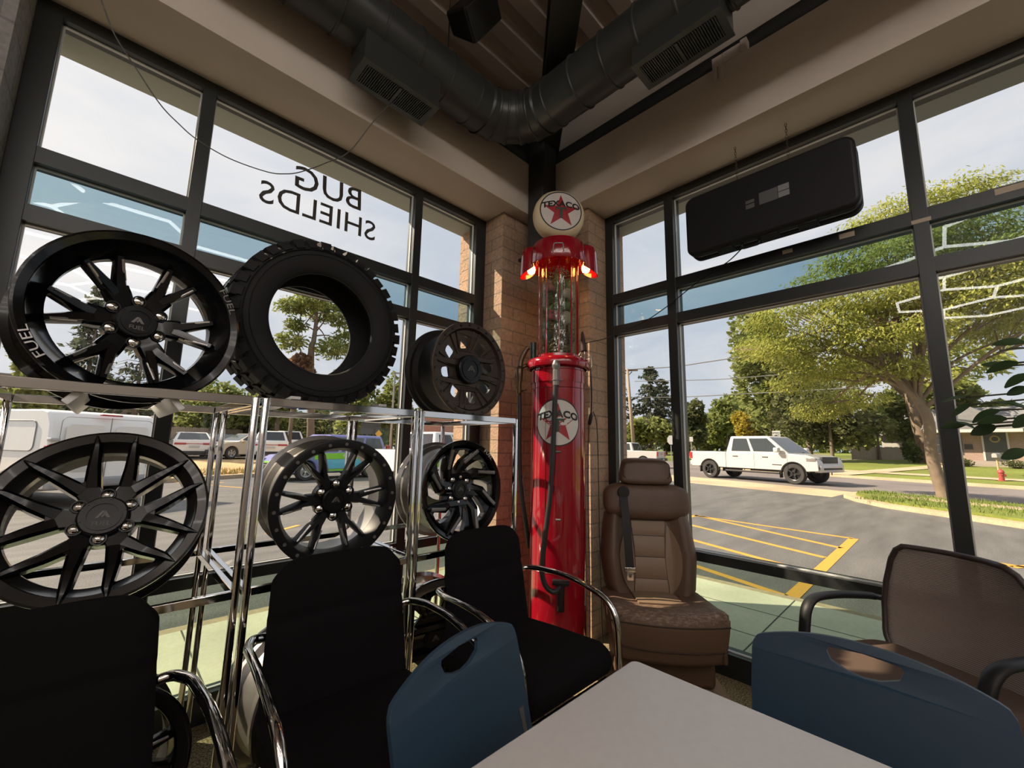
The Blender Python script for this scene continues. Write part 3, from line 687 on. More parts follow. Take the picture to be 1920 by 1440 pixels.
# ---- blue plastic chairs
M_BLUE = mat('blue_plastic', (0.013, 0.037, 0.068), 0.45, bump=(420, 0.06))
M_BLEG = mat('grey_steel_leg', (0.25, 0.25, 0.26), 0.35, 0.8)
def blue_chair():
    t = thing('stacking_chair', 'x', 'chair', (0, 0, 0), (0, 0, 0), 'blue plastic chairs at the table')
    # back panel: arched top, hand slot; slightly dished. local face -y
    W = 0.232
    top = []
    n = 18
    for i in range(n + 1):
        u = 1 - 2 * i / n; top.append((u * (W - 0.024), 0.842 - 0.036 * abs(u) ** 2.2))
    out = [(-W + 0.03, 0.47), (W - 0.03, 0.47), (W - 0.008, 0.55), (W, 0.68), (W, 0.768), (W - 0.003, 0.785), (W - 0.011, 0.799)] + top + [(-W + 0.011, 0.799), (-W + 0.003, 0.785), (-W, 0.768), (-W, 0.68), (-W + 0.008, 0.55)]
    slot = [(-0.066, 0.817), (0.0, 0.822), (0.066, 0.817), (0.07, 0.808), (0.062, 0.79), (0.03, 0.777), (0.0, 0.773), (-0.03, 0.777), (-0.062, 0.79), (-0.07, 0.808)]
    # fine strips so the panel can bend: build from columns
    m = MB(); 
    tri = tessellate_polygon([[Vector((p[0], p[1], 0)) for p in out], [Vector((p[0], p[1], 0)) for p in slot]])
    flat = out + slot; k = len(flat)
    def dish(x, z, d): return Vector((x, 0.19 + 0.10 * max(0, (z - 0.47)) / 0.37 + d - 0.25 * (W * W - x * x) * -0.6, z))
    vs = [dish(p[0], p[1], 0) for p in flat] + [dish(p[0], p[1], 0.010) for p in flat]
    fs = [tuple(q) for q in tri] + [tuple(i + k for i in q[::-1]) for q in tri]
    i0 = 0
    for L in (out, slot):
        for i in range(len(L)): a, b = i0 + i, i0 + (i + 1) % len(L); fs.append((a, b, b + k, a + k))
        i0 += len(L)
    m.add(vs, fs); m.build('backrest', M_BLUE, t, smooth=30, bevel=0.0025)
    m = MB()
    def seat(u, v):
        x = (u * 2 - 1) * 0.205; y = lerp(-0.155, 0.21, v); z = 0.455 - 0.025 * (1 - (u * 2 - 1) ** 2) - (0.03 * max(0, (0.25 - v) / 0.25) ** 2) + 0.05 * max(0, (v - 0.8) / 0.2) ** 2
        return (Vector((x, y, z)), Vector((x, y, z - 0.012)))
    m.slab(seat, 12, 12, 0.01); m.build('seat', M_BLUE, t)
    for s in (-1, 1):
        m = MB(); m.tube(arc_path([(s * 0.19, 0.235, 0.62), (s * 0.20, 0.20, 0.44), (s * 0.23, 0.25, 0.0)], 0.05), 0.011, 8); m.build('leg', M_BLEG, t)
        m = MB(); m.tube(arc_path([(s * 0.20, 0.18, 0.43), (s * 0.19, -0.13, 0.425), (s * 0.205, -0.16, 0.0)], 0.05), 0.011, 8); m.build('leg', M_BLEG, t)
    return t
b1 = blue_chair(); bpy.context.view_layer.update(); note_kids(b1)
b1.location = (0.735, 0.555, 0); b1.rotation_euler = (0, 0, R(15)); b1['label'] = 'blue plastic chair with hand slot at the table edge facing the wheel racks'
b2 = copy_tree(b1); b2.location = (1.045, 0.175, 0); b2.rotation_euler = (0, 0, R(-90)); b2['label'] = 'blue plastic chair with hand slot between the table and the mesh armchair'

# ---- mesh-back armchair
def mesh_mat():
    m = bpy.data.materials.new('brown_mesh'); m.use_nodes = True; nt = m.node_tree; N = nt.nodes; L = nt.links; b = N['Principled BSDF']
    tc = N.new('ShaderNodeTexCoord'); s = N.new('ShaderNodeSeparateXYZ'); L.new(tc.outputs['Object'], s.inputs[0])
    w = N.new('ShaderNodeMath'); w.operation = 'MULTIPLY'; w.inputs[1].default_value = 2 * math.pi / 0.0068; L.new(s.outputs[2], w.inputs[0])
    sn = N.new('ShaderNodeMath'); sn.operation = 'SINE'; L.new(w.outputs[0], sn.inputs[0])
    r = N.new('ShaderNodeMapRange'); L.new(sn.outputs[0], r.inputs[0]); r.inputs[1].default_value = 0.35; r.inputs[2].default_value = 0.75
    b.inputs['Base Color'].default_value = (0.27, 0.215, 0.19, 1); b.inputs['Roughness'].default_value = 0.7
    t = N.new('ShaderNodeBsdfTransparent'); mx = N.new('ShaderNodeMixShader'); mu = N.new('ShaderNodeMath'); mu.operation = 'MULTIPLY'; mu.inputs[1].default_value = 0.5; L.new(r.outputs[0], mu.inputs[0])
    L.new(mu.outputs[0], mx.inputs[0]); L.new(b.outputs[0], mx.inputs[1]); L.new(t.outputs[0], mx.inputs[2]); L.new(mx.outputs[0], N['Material Output'].inputs[0])
    return m
M_MESH = mesh_mat(); M_BRNFAB = mat('brown_fabric', (0.10, 0.068, 0.052), 0.9, bump=(500, 0.2), spec=0.15)
th = math.atan2(-0.70, -0.714)                    # facing (-.70, .714)
t = thing('office_armchair', 'armchair with brown mesh back and black plastic arms by the right window', 'chair', (2.233, 0.136, 0), (0, 0, -math.pi / 2 - math.atan2(0.51, 0.86)))
# local: facing -y
def mw(z):
    pts = [(0.42, 0.17), (0.465, 0.215), (0.52, 0.247), (0.64, 0.256), (0.73, 0.245), (0.83, 0.214), (0.88, 0.185), (0.90, 0.155)]
    for a, b in zip(pts, pts[1:]):
        if a[0] <= z <= b[0]: return lerp(a[1], b[1], (z - a[0]) / (b[0] - a[0]))
    return pts[-1][1]
def mback(u, v, d=0.0):
    z = lerp(0.425, 0.898, v); x = (u * 2 - 1) * mw(z); y = 0.24 + 0.05 * (v - 0.4) - 0.05 * (u * 2 - 1) ** 2 + 0.03 * math.sin(v * 3.1)
    return Vector((x, y + d, z))
m = MB(); m.slab(lambda u, v: (mback(u, v), mback(u, v, 0.006)), 20, 22, 0.01); m.build('mesh_back', M_MESH, t, smooth=180)
m = MB(); N_ = 60; loop = []
for i in range(23): loop.append(mback(0, i / 22, 0.003))
for i in range(1, 21): loop.append(mback(i / 20, 1, 0.003))
for i in range(21, -1, -1): loop.append(mback(1, i / 22, 0.003))
for i in range(19, 0, -1): loop.append(mback(i / 20, 0, 0.003))
m.tube(loop, 0.011, 8, closed=True); m.build('back_frame', mat('dark_brown_plastic', (0.045, 0.033, 0.029), 0.5), t, smooth=180)
m = MB(); m.prism(rrect(-0.27, -0.27, 0.27, 0.20, 0.10), 0.42, 0.50); m.build('seat', M_BRNFAB, t, smooth=60, bevel=0.022)
for s in (-1, 1):
    m = MB(); p = arc_path([(s * 0.285, 0.31, 0.63), (s * 0.29, 0.20, 0.658), (s * 0.30, 0.0, 0.672), (s * 0.295, -0.155, 0.665), (s * 0.283, -0.20, 0.50), (s * 0.262, -0.13, 0.45)], 0.075, 7)
    m.tube(p, [0.024 if 3 < i < len(p) - 6 else 0.019 for i in range(len(p))], 10, flat=0.62); m.build('armrest', M_BLACK, t, smooth=180)
m = MB(); m.cyl((0, 0, 0.10), (0, 0, 0.40), 0.028); m.rbox((-0.12, -0.14, 0.385), (0.12, 0.14, 0.421), 0.01); m.rbox((-0.03, 0.05, 0.38), (0.03, 0.335, 0.40), 0.006); m.rbox((-0.03, 0.305, 0.38), (0.03, 0.335, 0.62), 0.008); m.build('column', M_BLACK, t)
for k in range(5):
    a = R(72 * k + 20); m = MB(); m.tube([(0, 0, 0.10), (0.16 * math.cos(a), 0.16 * math.sin(a), 0.095), (0.29 * math.cos(a), 0.29 * math.sin(a), 0.065)], [0.028, 0.022, 0.016], 8); l = m.build('leg', M_BLACK, t)
    m = MB(); c = (0.29 * math.cos(a), 0.29 * math.sin(a), 0.027); d = (-math.sin(a) * 0.02, math.cos(a) * 0.02); m.cyl((c[0] - d[0], c[1] - d[1], c[2]), (c[0] + d[0], c[1] + d[1], c[2]), 0.027, n=16); m.cyl((c[0], c[1], 0.03), (c[0], c[1], 0.065), 0.006, n=8); m.build('caster', M_BLACK, l)
# ============================================================ antique fuel pump
PX, PY = 2.135, 1.755
AZ = math.atan2(-PX, -PY)                       # towards the camera
M_CREAM = mat('cream_globe', (0.66, 0.55, 0.36), 0.35)
M_LENS = mat('white_lens', (0.62, 0.58, 0.55), 0.12, coat=0.5)
M_STAR = mat('red_star', (0.34, 0.022, 0.030), 0.35)
M_GREEN = mat('dark_green_letter', (0.035, 0.062, 0.045), 0.4)
M_INK = mat('black_ink', (0.012, 0.012, 0.012), 0.4)
M_DECAL = mat('white_decal', (0.62, 0.59, 0.56), 0.3)
M_BRASS = mat('aged_brass', (0.13, 0.085, 0.055), 0.4, 0.8)
M_GREY = mat('grey_metal_fitting', (0.20, 0.19, 0.185), 0.4, 0.7)
M_HOSE = mat('black_hose', (0.016, 0.016, 0.017), 0.5)
M_CYL = glass_mat('pump_glass', (0.90, 0.93, 0.90), refl=0.02)
# local: -y faces the camera
P = thing('fuel_pump', 'tall antique red visible-glass fuel pump with round star globe in the brick corner', 'fuel pump', (PX, PY, 0), (0, 0, math.atan2(PX, -PY) + math.pi))
P.rotation_euler = (0, 0, -math.atan2(PX, PY))
def L(prof, name, mt, parent=P, n=56, **k):
    m = MB(); m.lathe(prof, n, **k); return m.build(name, mt, parent, smooth=35)
L([(0.001, 0), (0.235, 0), (0.235, 0.05), (0.20, 0.10), (0.186, 0.13), (0.001, 0.13)], 'base', M_RED)
L([(0.178, 0.12), (0.178, 1.70), (0.184, 1.70), (0.184, 1.775), (0.178, 1.78), (0.178, 1.80), (0.001, 1.80)], 'body', M_RED)
L([(0.19, 1.795), (0.212, 1.80), (0.218, 1.825), (0.212, 1.845), (0.195, 1.86), (0.150, 1.872), (0.001, 1.874)], 'flange', M_RED)
L([(0.145, 1.86), (0.145, 1.888), (0.118, 1.890), (0.118, 1.86)], 'glass_seat', M_RED)
M_SM = mat('dark_red_seam', (0.10, 0.004, 0.008), 0.4)
for z in (0.55, 1.66): seam = MB(); seam.lathe([(0.1784, z), (0.180, z + 0.002), (0.1784, z + 0.004)], 56); seam.build('body_seam', M_SM, P)
for a in (-115, -35): seam = MB(); seam.tube([(0.1785 * math.cos(R(a)), 0.1785 * math.sin(R(a)), 0.55), (0.1785 * math.cos(R(a)), 0.1785 * math.sin(R(a)), 1.66)], 0.0016, 6); seam.build('access_door_seam', M_SM, P)
for z in (0.86, 1.26): lock = MB(); lock.tube([(-0.012, -0.1785, z), (0.018, -0.1785, z)], 0.006, 8); lock.build('door_latch', M_GREY, P)
# glass cylinder and its cage
m = MB(); m.lathe([(0.122, 1.886), (0.122, 2.53), (0.117, 2.53), (0.117, 1.886)], 48, closed=True); m.build('glass_cylinder', M_CYL, P, smooth=60)
for k in range(10):
    a = 2 * math.pi * (k + 0.55) / 10; m = MB(); m.cyl((0.137 * math.cos(a), 0.137 * math.sin(a), 1.884), (0.137 * math.cos(a), 0.137 * math.sin(a), 2.54), 0.0042, n=8); m.build('cage_rod', M_RED, P)
# canopy cap with two lamp hoods
m = MB(); m.lathe([(0.13, 2.55), (0.150, 2.535), (0.192, 2.52), (0.197, 2.53), (0.197, 2.625), (0.175, 2.675), (0.11, 2.70), (0.06, 2.705), (0.06, 2.735), (0.001, 2.735)], 64); cap_o = m.build('canopy', M_RED, P, smooth=40)
m = MB(); pts = [(-0.036, -0.199, 2.548), (-0.030, -0.200, 2.60), (-0.024, -0.201, 2.606), (0.024, -0.201, 2.606), (0.030, -0.200, 2.60), (0.036, -0.199, 2.548)]
m.tube(pts, 0.0035, 6); m.build('nameplate_frame', M_GREY, cap_o)
M_BULB = mat('lit_bulb', (1.0, 0.8, 0.4), 0.3, emit=((1.0, 0.50, 0.10), 14.0))
for s in (-1, 1):
    # hood: a half sleeve open downward and inward
    def hood(u, v, s=s):
        a = math.pi * (u * 1.25 - 0.125); z = lerp(2.655, 2.455, v); r = 0.072 - 0.010 * max(0, 0.15 - v) / 0.15
        off = 0.186 + 0.012 * v; zz = z - 0.0 + 0.05 * (abs(u - 0.5) * 2) ** 2 * v
        c = math.cos(a - math.pi / 2); sn = math.sin(a - math.pi / 2)
        p = lambda rr: Vector((s * (off + rr * c), rr * sn * 1.0, zz))
        return (p(r), p(r - 0.004))
    m = MB(); m.slab(hood, 20, 10, 0.004); h = m.build('lamp_hood', M_RED, P, smooth=60)
    m = MB(); m.lathe([(0.001, 2.655), (0.055, 2.655), (0.05, 2.668), (0.001, 2.672)], 24, T=Matrix.Translation((s * 0.178, 0, 0))); m.cyl((s * 0.186, 0, 2.66), (s * 0.186, 0, 2.57), 0.016, n=14); m.build('lamp_socket', M_BRASS, h)
    m = MB(); m.lathe([(0.010, 2.572), (0.014, 2.56), (0.026, 2.53), (0.029, 2.51), (0.024, 2.49), (0.010, 2.480), (0.0005, 2.478)], 20, T=Matrix.Translation((s * 0.188, -0.004, 0))); m.build('bulb', M_BULB, h, smooth=180)
    ld = bpy.data.lights.new('pump_bulb_light', 'POINT'); ld.energy = 1.3; ld.color = (1.0, 0.42, 0.12); ld.shadow_soft_size = 0.03
    lo = bpy.data.objects.new('pump_bulb_light', ld); COL.objects.link(lo); lo.parent = P; lo.location = (s * 0.188, -0.004, 2.505); 
# star sign drawing, in a plane (x right, y up), optionally wrapped on a cylinder
def star_sign(r, place, parent, big, cover=False):
    def put(mb, poly, d):
        """fine-cut polygon so that it can follow a curved wall"""
        tri = tessellate_polygon([[Vector((p[0], p[1], 0)) for p in poly]]); bm = bmesh.new(); vv = [bm.verts.new((p[0], p[1], 0)) for p in poly]
        for q in tri:
            try: bm.faces.new([vv[i] for i in q])
            except ValueError: pass
        bmesh.ops.subdivide_edges(bm, edges=[e for e in bm.edges if e.calc_length() > r * 0.3], cuts=3, use_grid_fill=True); bm.verts.index_update()
        mb.add([place(v.co.x, v.co.y, d) for v in bm.verts], [[v.index for v in f.verts] for f in bm.faces]); bm.free()
    st = []
    for k in range(10):
        a = R(90 + 36 * k); q = r * (0.86 if k % 2 == 0 else 0.34); st.append((q * math.cos(a), q * math.sin(a) - r * 0.04))
    def disc_poly(mb, rr, d):
        n = 40; vs = [place(0, 0, d)]; rings = 5
        for j in range(1, rings + 1):
            for i in range(n): vs.append(place(rr * j / rings * math.cos(2 * math.pi * i / n), rr * j / rings * math.sin(2 * math.pi * i / n), d))
        fs = [(0, 1 + i, 1 + (i + 1) % n) for i in range(n)]
        for j in range(rings - 1):
            for i in range(n): a = 1 + j * n + i; b = 1 + j * n + (i + 1) % n; fs.append((a, b, b + n, a + n))
        mb.add(vs, fs)
    m = MB(); disc_poly(m, r, 0.0004); m.build('sign_rim', M_INK, parent, fix=False)
    m = MB(); disc_poly(m, r * 0.945, 0.0010); m.build('sign_field', M_LENS if big else M_DECAL, parent, fix=False)
    m = MB(); put(m, st, 0.0016); m.build('sign_star', M_STAR, parent, smooth=0, fix=False)
    T_ = [(-0.26, 0.16), (0.26, 0.16), (0.26, 0.0), (0.20, 0.0), (0.19, 0.06), (0.065, 0.06), (0.065, -0.40), (-0.065, -0.40), (-0.065, 0.06), (-0.19, 0.06), (-0.20, 0.0), (-0.26, 0.0)]
    m = MB(); put(m, [(x * r * 1.0, y * r) for x, y in T_], 0.0022); m.build('sign_initial', M_GREEN, parent, smooth=0, fix=False)
    m = MB(); vs, fs = text_mb('TEXACO', r * 0.40, 0.0, bold=r * 0.018, sx=1.10)
    m.add([place(x, y + r * 0.34 - 0.10 * x * x / r * 2, 0.0026) for x, y, z in vs], fs); m.build('sign_lettering', M_INK, parent, smooth=0, fix=False)
def on_body(x, y, d, z0=1.44, R0=0.178):
    a = x / R0; return Vector(((R0 + d) * math.sin(a), -(R0 + d) * math.cos(a), z0 + y))
star_sign(0.148, on_body, P, False)
# globe: thick cream ring with glass faces, on a short neck
ga = R(13)
GM = Matrix.Translation((0, 0, 2.905)) @ Matrix.Rotation(ga, 4, 'Z') @ Matrix.Rotation(R(-3), 4, 'X')
m = MB(); TG = GM @ LZ
m.lathe([(0.001, -0.072), (0.145, -0.072), (0.152, -0.070), (0.176, -0.045), (0.182, -0.02), (0.182, 0.02), (0.176, 0.045), (0.152, 0.070), (0.145, 0.072), (0.001, 0.072)], 56, T=TG); g = m.build('globe', M_CREAM, P, smooth=50)
m = MB(); m.cyl((0, 0, 2.70), (0, 0, 2.745), 0.07, 0.055, 24); m.build('globe_collar', M_RED, P)
star_sign(0.149, lambda x, y, d: GM @ Vector((x, -0.0722 - d - 0.006 * (1 - (x * x + y * y) / 0.0222), y)), g, True)
# front hose with its cap, hanging over the sign
def pl(x, y, z): return Vector((x, y, z))
hz = spline([(-0.014, -0.215, 1.70), (-0.018, -0.217, 1.58), (-0.024, -0.213, 1.40), (-0.032, -0.212, 1.20), (-0.045, -0.213, 1.0), (-0.066, -0.216, 0.82), (-0.085, -0.220, 0.66), (-0.088, -0.222, 0.56), (-0.06, -0.224, 0.49), (-0.01, -0.222, 0.47), (0.03, -0.215, 0.52)], 6)
m = MB(); m.tube(hz, 0.0155, 10); m.build('hose', M_HOSE, P, smooth=180)
m = MB(); T0 = Matrix.Translation((-0.012, -0.215, 0))
m.lathe([(0.0005, 1.825), (0.016, 1.820), (0.025, 1.80), (0.026, 1.785), (0.019, 1.765), (0.019, 1.762), (0.021, 1.76), (0.021, 1.705), (0.024, 1.703), (0.024, 1.695), (0.020, 1.692), (0.020, 1.665), (0.0005, 1.665)], 20, T=T0); m.rbox((-0.02, -0.20, 1.715), (-0.004, -0.175, 1.745), 0.003); m.tube([(0.0, -0.215, 1.70), (0.03, -0.218, 1.698)], 0.003, 6)
m.build('hose_cap', M_GREY, P)
m = MB(); m.rbox((-0.03, -0.235, 0.505), (0.07, -0.175, 0.525), 0.004); m.rbox((0.0, -0.225, 0.36), (0.04, -0.19, 0.51), 0.008); m.build('hose_bracket', M_BLACK, P)
# side nozzle hooked on the flange
NP = lambda x, z, y=-0.05: Vector((x, y, z))
m = MB(); m.tube(spline([NP(-0.195, 1.945), NP(-0.215, 1.925), NP(-0.245, 1.86), NP(-0.252, 1.81)], 5), [0.016] * 6 + [0.018] * 10, 10); m.build('nozzle_spout', M_BRASS, P, smooth=180)
m = MB(); m.tube([NP(-0.252, 1.815), NP(-0.256, 1.79), NP(-0.254, 1.74), NP(-0.256, 1.70), NP(-0.256, 1.64), NP(-0.254, 1.62)], [0.019, 0.026, 0.022, 0.016, 0.018, 0.015], 12)
m.tube(spline([NP(-0.272, 1.80), NP(-0.284, 1.73), NP(-0.282, 1.69), NP(-0.27, 1.65)], 5), 0.006, 8); m.tube([NP(-0.254, 1.80), NP(-0.20, 1.83)], 0.012, 8); m.tube([NP(-0.24, 1.65), NP(-0.205, 1.66)], 0.006, 6)
m.build('nozzle_handle', M_BRASS, P, smooth=180)
m = MB(); m.tube(spline([NP(-0.254, 1.625), NP(-0.25, 1.50), NP(-0.248, 1.30), NP(-0.243, 1.15), NP(-0.228, 0.98, -0.04), NP(-0.20, 0.80, -0.02), NP(-0.18, 0.65, 0.02)], 6), 0.014, 10); m.build('side_hose', M_HOSE, P, smooth=180)
m = MB(); m.cyl((-0.168, -0.012, 1.845), (-0.168, -0.012, 1.985), 0.021, n=16); m.build('side_valve', mat('dark_green_valve', (0.012, 0.03, 0.018), 0.35), P)
m = MB(); m.tube([(-0.185, -0.04, 1.12), (-0.21, -0.055, 1.115), (-0.225, -0.05, 1.08), (-0.205, -0.05, 0.98), (-0.185, -0.04, 0.98)], 0.004, 6); m.build('hose_clip', M_GREY, P)

# ---- what stands inside the glass: dried moss, driftwood and knick-knacks
def pw(x, y, z): return P.matrix_world @ Vector((x, y, z))
bpy.context.view_layer.update()
rnd = random.Random(3)
m = MB()
for i in range(3200):
    a = rnd.uniform(0, 6.28); r = 0.108 * math.sqrt(rnd.random()); z = 1.892 + rnd.random() ** 1.8 * 0.60
    c = pw(r * math.cos(a), r * math.sin(a), z); d = Vector((rnd.uniform(-1, 1), rnd.uniform(-1, 1), rnd.uniform(-.3, 1))).normalized() * 0.014; s = d.cross(Vector((rnd.uniform(-1, 1), rnd.uniform(-1, 1), 0.2))).normalized() * 0.004
    m.add([c - d, c + s, c + d, c - s], [(0, 1, 2, 3)])
tag(m.build('dried_moss', mat('dried_moss', (0.10, 0.12, 0.05), 0.9, vary=(40, 0.5, (0.24, 0.17, 0.10))), smooth=0, fix=False), 'dried moss and leaves heaped at the bottom of the pump glass', 'moss', kind='stuff')
def curio(label, cat, name, mt, balls, tubes=()):
    m = MB()
    for (x, y, z, r) in balls: m.ball(pw(x, y, z), r, 14, 9)
    for pts, r in tubes: m.tube(spline([pw(*p) for p in pts], 5), r, 8)
    return tag(m.build(name, mt, smooth=180), label, cat, 'ornaments inside the pump glass')
curio('tall green cactus ornament standing highest inside the pump glass', 'ornament', 'cactus_ornament', mat('cactus_green', (0.10, 0.17, 0.07), 0.6), [(0.0, 0.02, 2.44, (0.03, 0.03, 0.055))], [([(0.0, 0.0, 1.95), (0.0, 0.0, 2.2), (0.0, 0.0, 2.43)], 0.03), ([(0.0, 0.02, 2.26), (-0.05, 0.01, 2.29), (-0.055, 0.01, 2.38)], 0.014), ([(0.0, 0.02, 2.23), (0.045, 0.02, 2.27), (0.05, 0.02, 2.34)], 0.014)])
curio('curved green gourd lying across the middle of the pump glass', 'gourd', 'gourd', mat('gourd_green', (0.17, 0.23, 0.10), 0.5), [(0.055, -0.03, 2.235, 0.034), (-0.06, 0.01, 2.33, (0.04, 0.035, 0.06)), (0.07, 0.02, 2.38, (0.035, 0.03, 0.06))], [([(-0.06, -0.05, 2.20), (-0.02, -0.055, 2.235), (0.03, -0.04, 2.24), (0.06, -0.03, 2.23)], 0.018)])
curio('blue-green bottle-shaped ornament at the lower left inside the pump glass', 'ornament', 'bottle_ornament', mat('teal_glaze', (0.09, 0.22, 0.21), 0.3), [(-0.072, -0.03, 2.02, (0.026, 0.026, 0.05)), (-0.075, -0.03, 2.10, (0.020, 0.020, 0.035))])
m = MB(); m.T = P.matrix_world @ Matrix.Translation((-0.03, -0.06, 2.165)) @ Matrix.Rotation(R(8), 4, 'Y'); m.rbox((-0.036, -0.014, -0.032), (0.036, 0.014, 0.032), 0.008)
tag(m.build('pink_packet', mat('pink_paper', (0.50, 0.10, 0.15), 0.5)), 'pink packet wedged upright inside the pump glass', 'packet', 'ornaments inside the pump glass')
curio('brown pine cone resting in the moss inside the pump glass', 'pine cone', 'pine_cone', mat('cone_brown', (0.09, 0.06, 0.045), 0.8, bump=(60, 1.0)), [(0.0, -0.07, 2.035, (0.034, 0.030, 0.045)), (0.05, -0.05, 2.0, (0.03, 0.03, 0.04))])
curio('pale driftwood stick leaning up the right side of the pump glass', 'driftwood', 'driftwood_stick', mat('driftwood', (0.30, 0.24, 0.19), 0.8), [], [([(0.085, -0.03, 1.93), (0.075, -0.05, 2.10), (0.09, -0.02, 2.25)], 0.010)])
curio('cream plush ball tucked at the right inside the pump glass', 'toy', 'plush_ball', mat('cream_plush', (0.42, 0.36, 0.30), 0.9), [(0.06, -0.05, 2.31, 0.042), (0.055, -0.06, 2.14, (0.038, 0.035, 0.05))])
curio('rosy cloth flower high on the left inside the pump glass', 'ornament', 'cloth_flower', mat('rose_cloth', (0.36, 0.16, 0.16), 0.8), [(-0.06, -0.05, 2.36, 0.028), (-0.085, -0.035, 2.35, 0.02), (-0.04, -0.075, 2.345, 0.02), (-0.06, -0.055, 2.39, 0.02)])
# ============================================================ leather van seat
M_LEA = mat('worn_brown_leather', (0.105, 0.060, 0.036), 0.5, bump=(120, 0.12), vary=(6, 0.5, (0.080, 0.045, 0.027)))
M_LEAT = mat('tan_leather', (0.20, 0.135, 0.088), 0.5, bump=(120, 0.10))
def scuffed():
    m = mat('scuffed_leather', (0.105, 0.060, 0.036), 0.6); nt = m.node_tree; N = nt.nodes; L = nt.links; b = N['Principled BSDF']
    tc = N.new('ShaderNodeTexCoord'); mp = N.new('ShaderNodeMapping'); mp.inputs['Scale'].default_value = (1, 2.5, 2.5); L.new(tc.outputs['Object'], mp.inputs[0])
    n = N.new('ShaderNodeTexNoise'); n.inputs['Scale'].default_value = 34; n.inputs['Detail'].default_value = 11; n.inputs['Roughness'].default_value = 0.72; L.new(mp.outputs[0], n.inputs[0])
    r = N.new('ShaderNodeValToRGB'); L.new(n.outputs[0], r.inputs[0]); e = r.color_ramp.elements
    e[0].position = 0.47; e[0].color = (0.105, 0.060, 0.036, 1); e[1].position = 0.66; e[1].color = (0.30, 0.22, 0.16, 1); 
    sp = N.new('ShaderNodeSeparateXYZ'); L.new(tc.outputs['Object'], sp.inputs[0])
    k = N.new('ShaderNodeMapRange'); L.new(sp.outputs[2], k.inputs[0]); k.inputs[1].default_value = 0.41; k.inputs[2].default_value = 0.46      # worn only on the rolled top edge
    k2 = N.new('ShaderNodeMapRange'); L.new(sp.outputs[1], k2.inputs[0]); k2.inputs[1].default_value = 0.22; k2.inputs[2].default_value = 0.02
    q = N.new('ShaderNodeMath'); q.operation = 'MULTIPLY'; L.new(k.outputs[0], q.inputs[0]); L.new(k2.outputs[0], q.inputs[1])
    mx = N.new('ShaderNodeMixRGB'); L.new(q.outputs[0], mx.inputs[0]); mx.inputs[1].default_value = (0.105, 0.060, 0.036, 1); L.new(r.outputs[0], mx.inputs[2]); L.new(mx.outputs[0], b.inputs['Base Color']); return m
M_SCUF = scuffed(); M_SEAM = mat('dark_seam', (0.035, 0.018, 0.011), 0.7); M_BELT = mat('black_belt_webbing', (0.012, 0.012, 0.013), 0.7)
S = thing('captain_seat', 'worn brown leather vehicle seat with headrest and black seat belt', 'seat', (2.222, 1.095, 0.0), (0, 0, R(-51)))
def prism_yz(m, prof, x0, x1):
    m.T = Matrix(((0, 0, 1, 0), (1, 0, 0, 0), (0, 1, 0, 0), (0, 0, 0, 1))); m.prism(prof, x0, x1); m.T = None
m = MB(); m.loft([[(-0.255, 0.03, 0.062), (0.255, 0.03, 0.062), (0.255, 0.40, 0.062), (-0.255, 0.40, 0.062)], [(-0.25, 0.02, 0.30), (0.25, 0.02, 0.30), (0.25, 0.42, 0.30), (-0.25, 0.42, 0.30)]]); m.build('base', M_LEA, S, bevel=0.03)
m = MB()
def cush(u, v):          # cushion: v from the rear over the top and down the front skirt
    P = [(0.43, 0.415), (0.30, 0.428), (0.10, 0.448), (-0.02, 0.468), (-0.09, 0.470), (-0.128, 0.452), (-0.140, 0.415), (-0.135, 0.36), (-0.125, 0.30), (-0.105, 0.235), (-0.07, 0.222)]
    t = v * (len(P) - 1); i = min(int(t), len(P) - 2); y = lerp(P[i][0], P[i + 1][0], t - i); z = lerp(P[i][1], P[i + 1][1], t - i)
    a = u * 2 - 1; w = 0.292 - 0.03 * max(0, (v - 0.55) / 0.45); bol = 0.028 * max(0, (abs(a) - 0.55) / 0.45) ** 1.2 * (1 if v < 0.42 else 0)
    edge = abs(a) ** 10
    return Vector((a * w, y + 0.05 * a * a * max(0, min(1, (v - 0.25) / 0.3)), z + bol - edge * 0.03 * (1 if v < 0.5 else 0)))
m.slab(lambda u, v: (cush(u, v), Vector((cush(u, v).x * 0.97, min(cush(u, v).y + 0.05, 0.42), max(cush(u, v).z - 0.10, 0.222)))), 24, 30, 0.05)
m.build('cushion', M_SCUF, S, smooth=60)
m = MB()
for s in (-1, 1):
    prism_yz(m, [(-0.085, 0.24), (-0.085, 0.40), (0.0, 0.435), (0.40, 0.40), (0.42, 0.26), (0.2, 0.235)], s * 0.262 - 0.012, s * 0.262 + 0.012)
m.build('cushion_side', M_LEA, S, bevel=0.01)
m = MB(); m.slab(lambda u, v: (lambda p: (p + Vector((0, -0.0, 0.008)), p - Vector((0, 0, 0.01))))(cush(0.29 + 0.42 * u, 0.02 + 0.21 * v) + Vector((0, 0, 0.008 * math.sin(math.pi * v) * math.sin(math.pi * u)))), 10, 10, 0.01); m.build('cushion_insert', M_LEAT, S, smooth=60)
m = MB(); m.tube([cush(i / 24, 0.585) + Vector((0, -0.002, 0)) for i in range(25)], 0.004, 6); m.tube([cush(i / 24, 0.80) + Vector((0, -0.002, 0)) for i in range(25)], 0.004, 6); m.build('cushion_piping', M_SEAM, S, smooth=180)
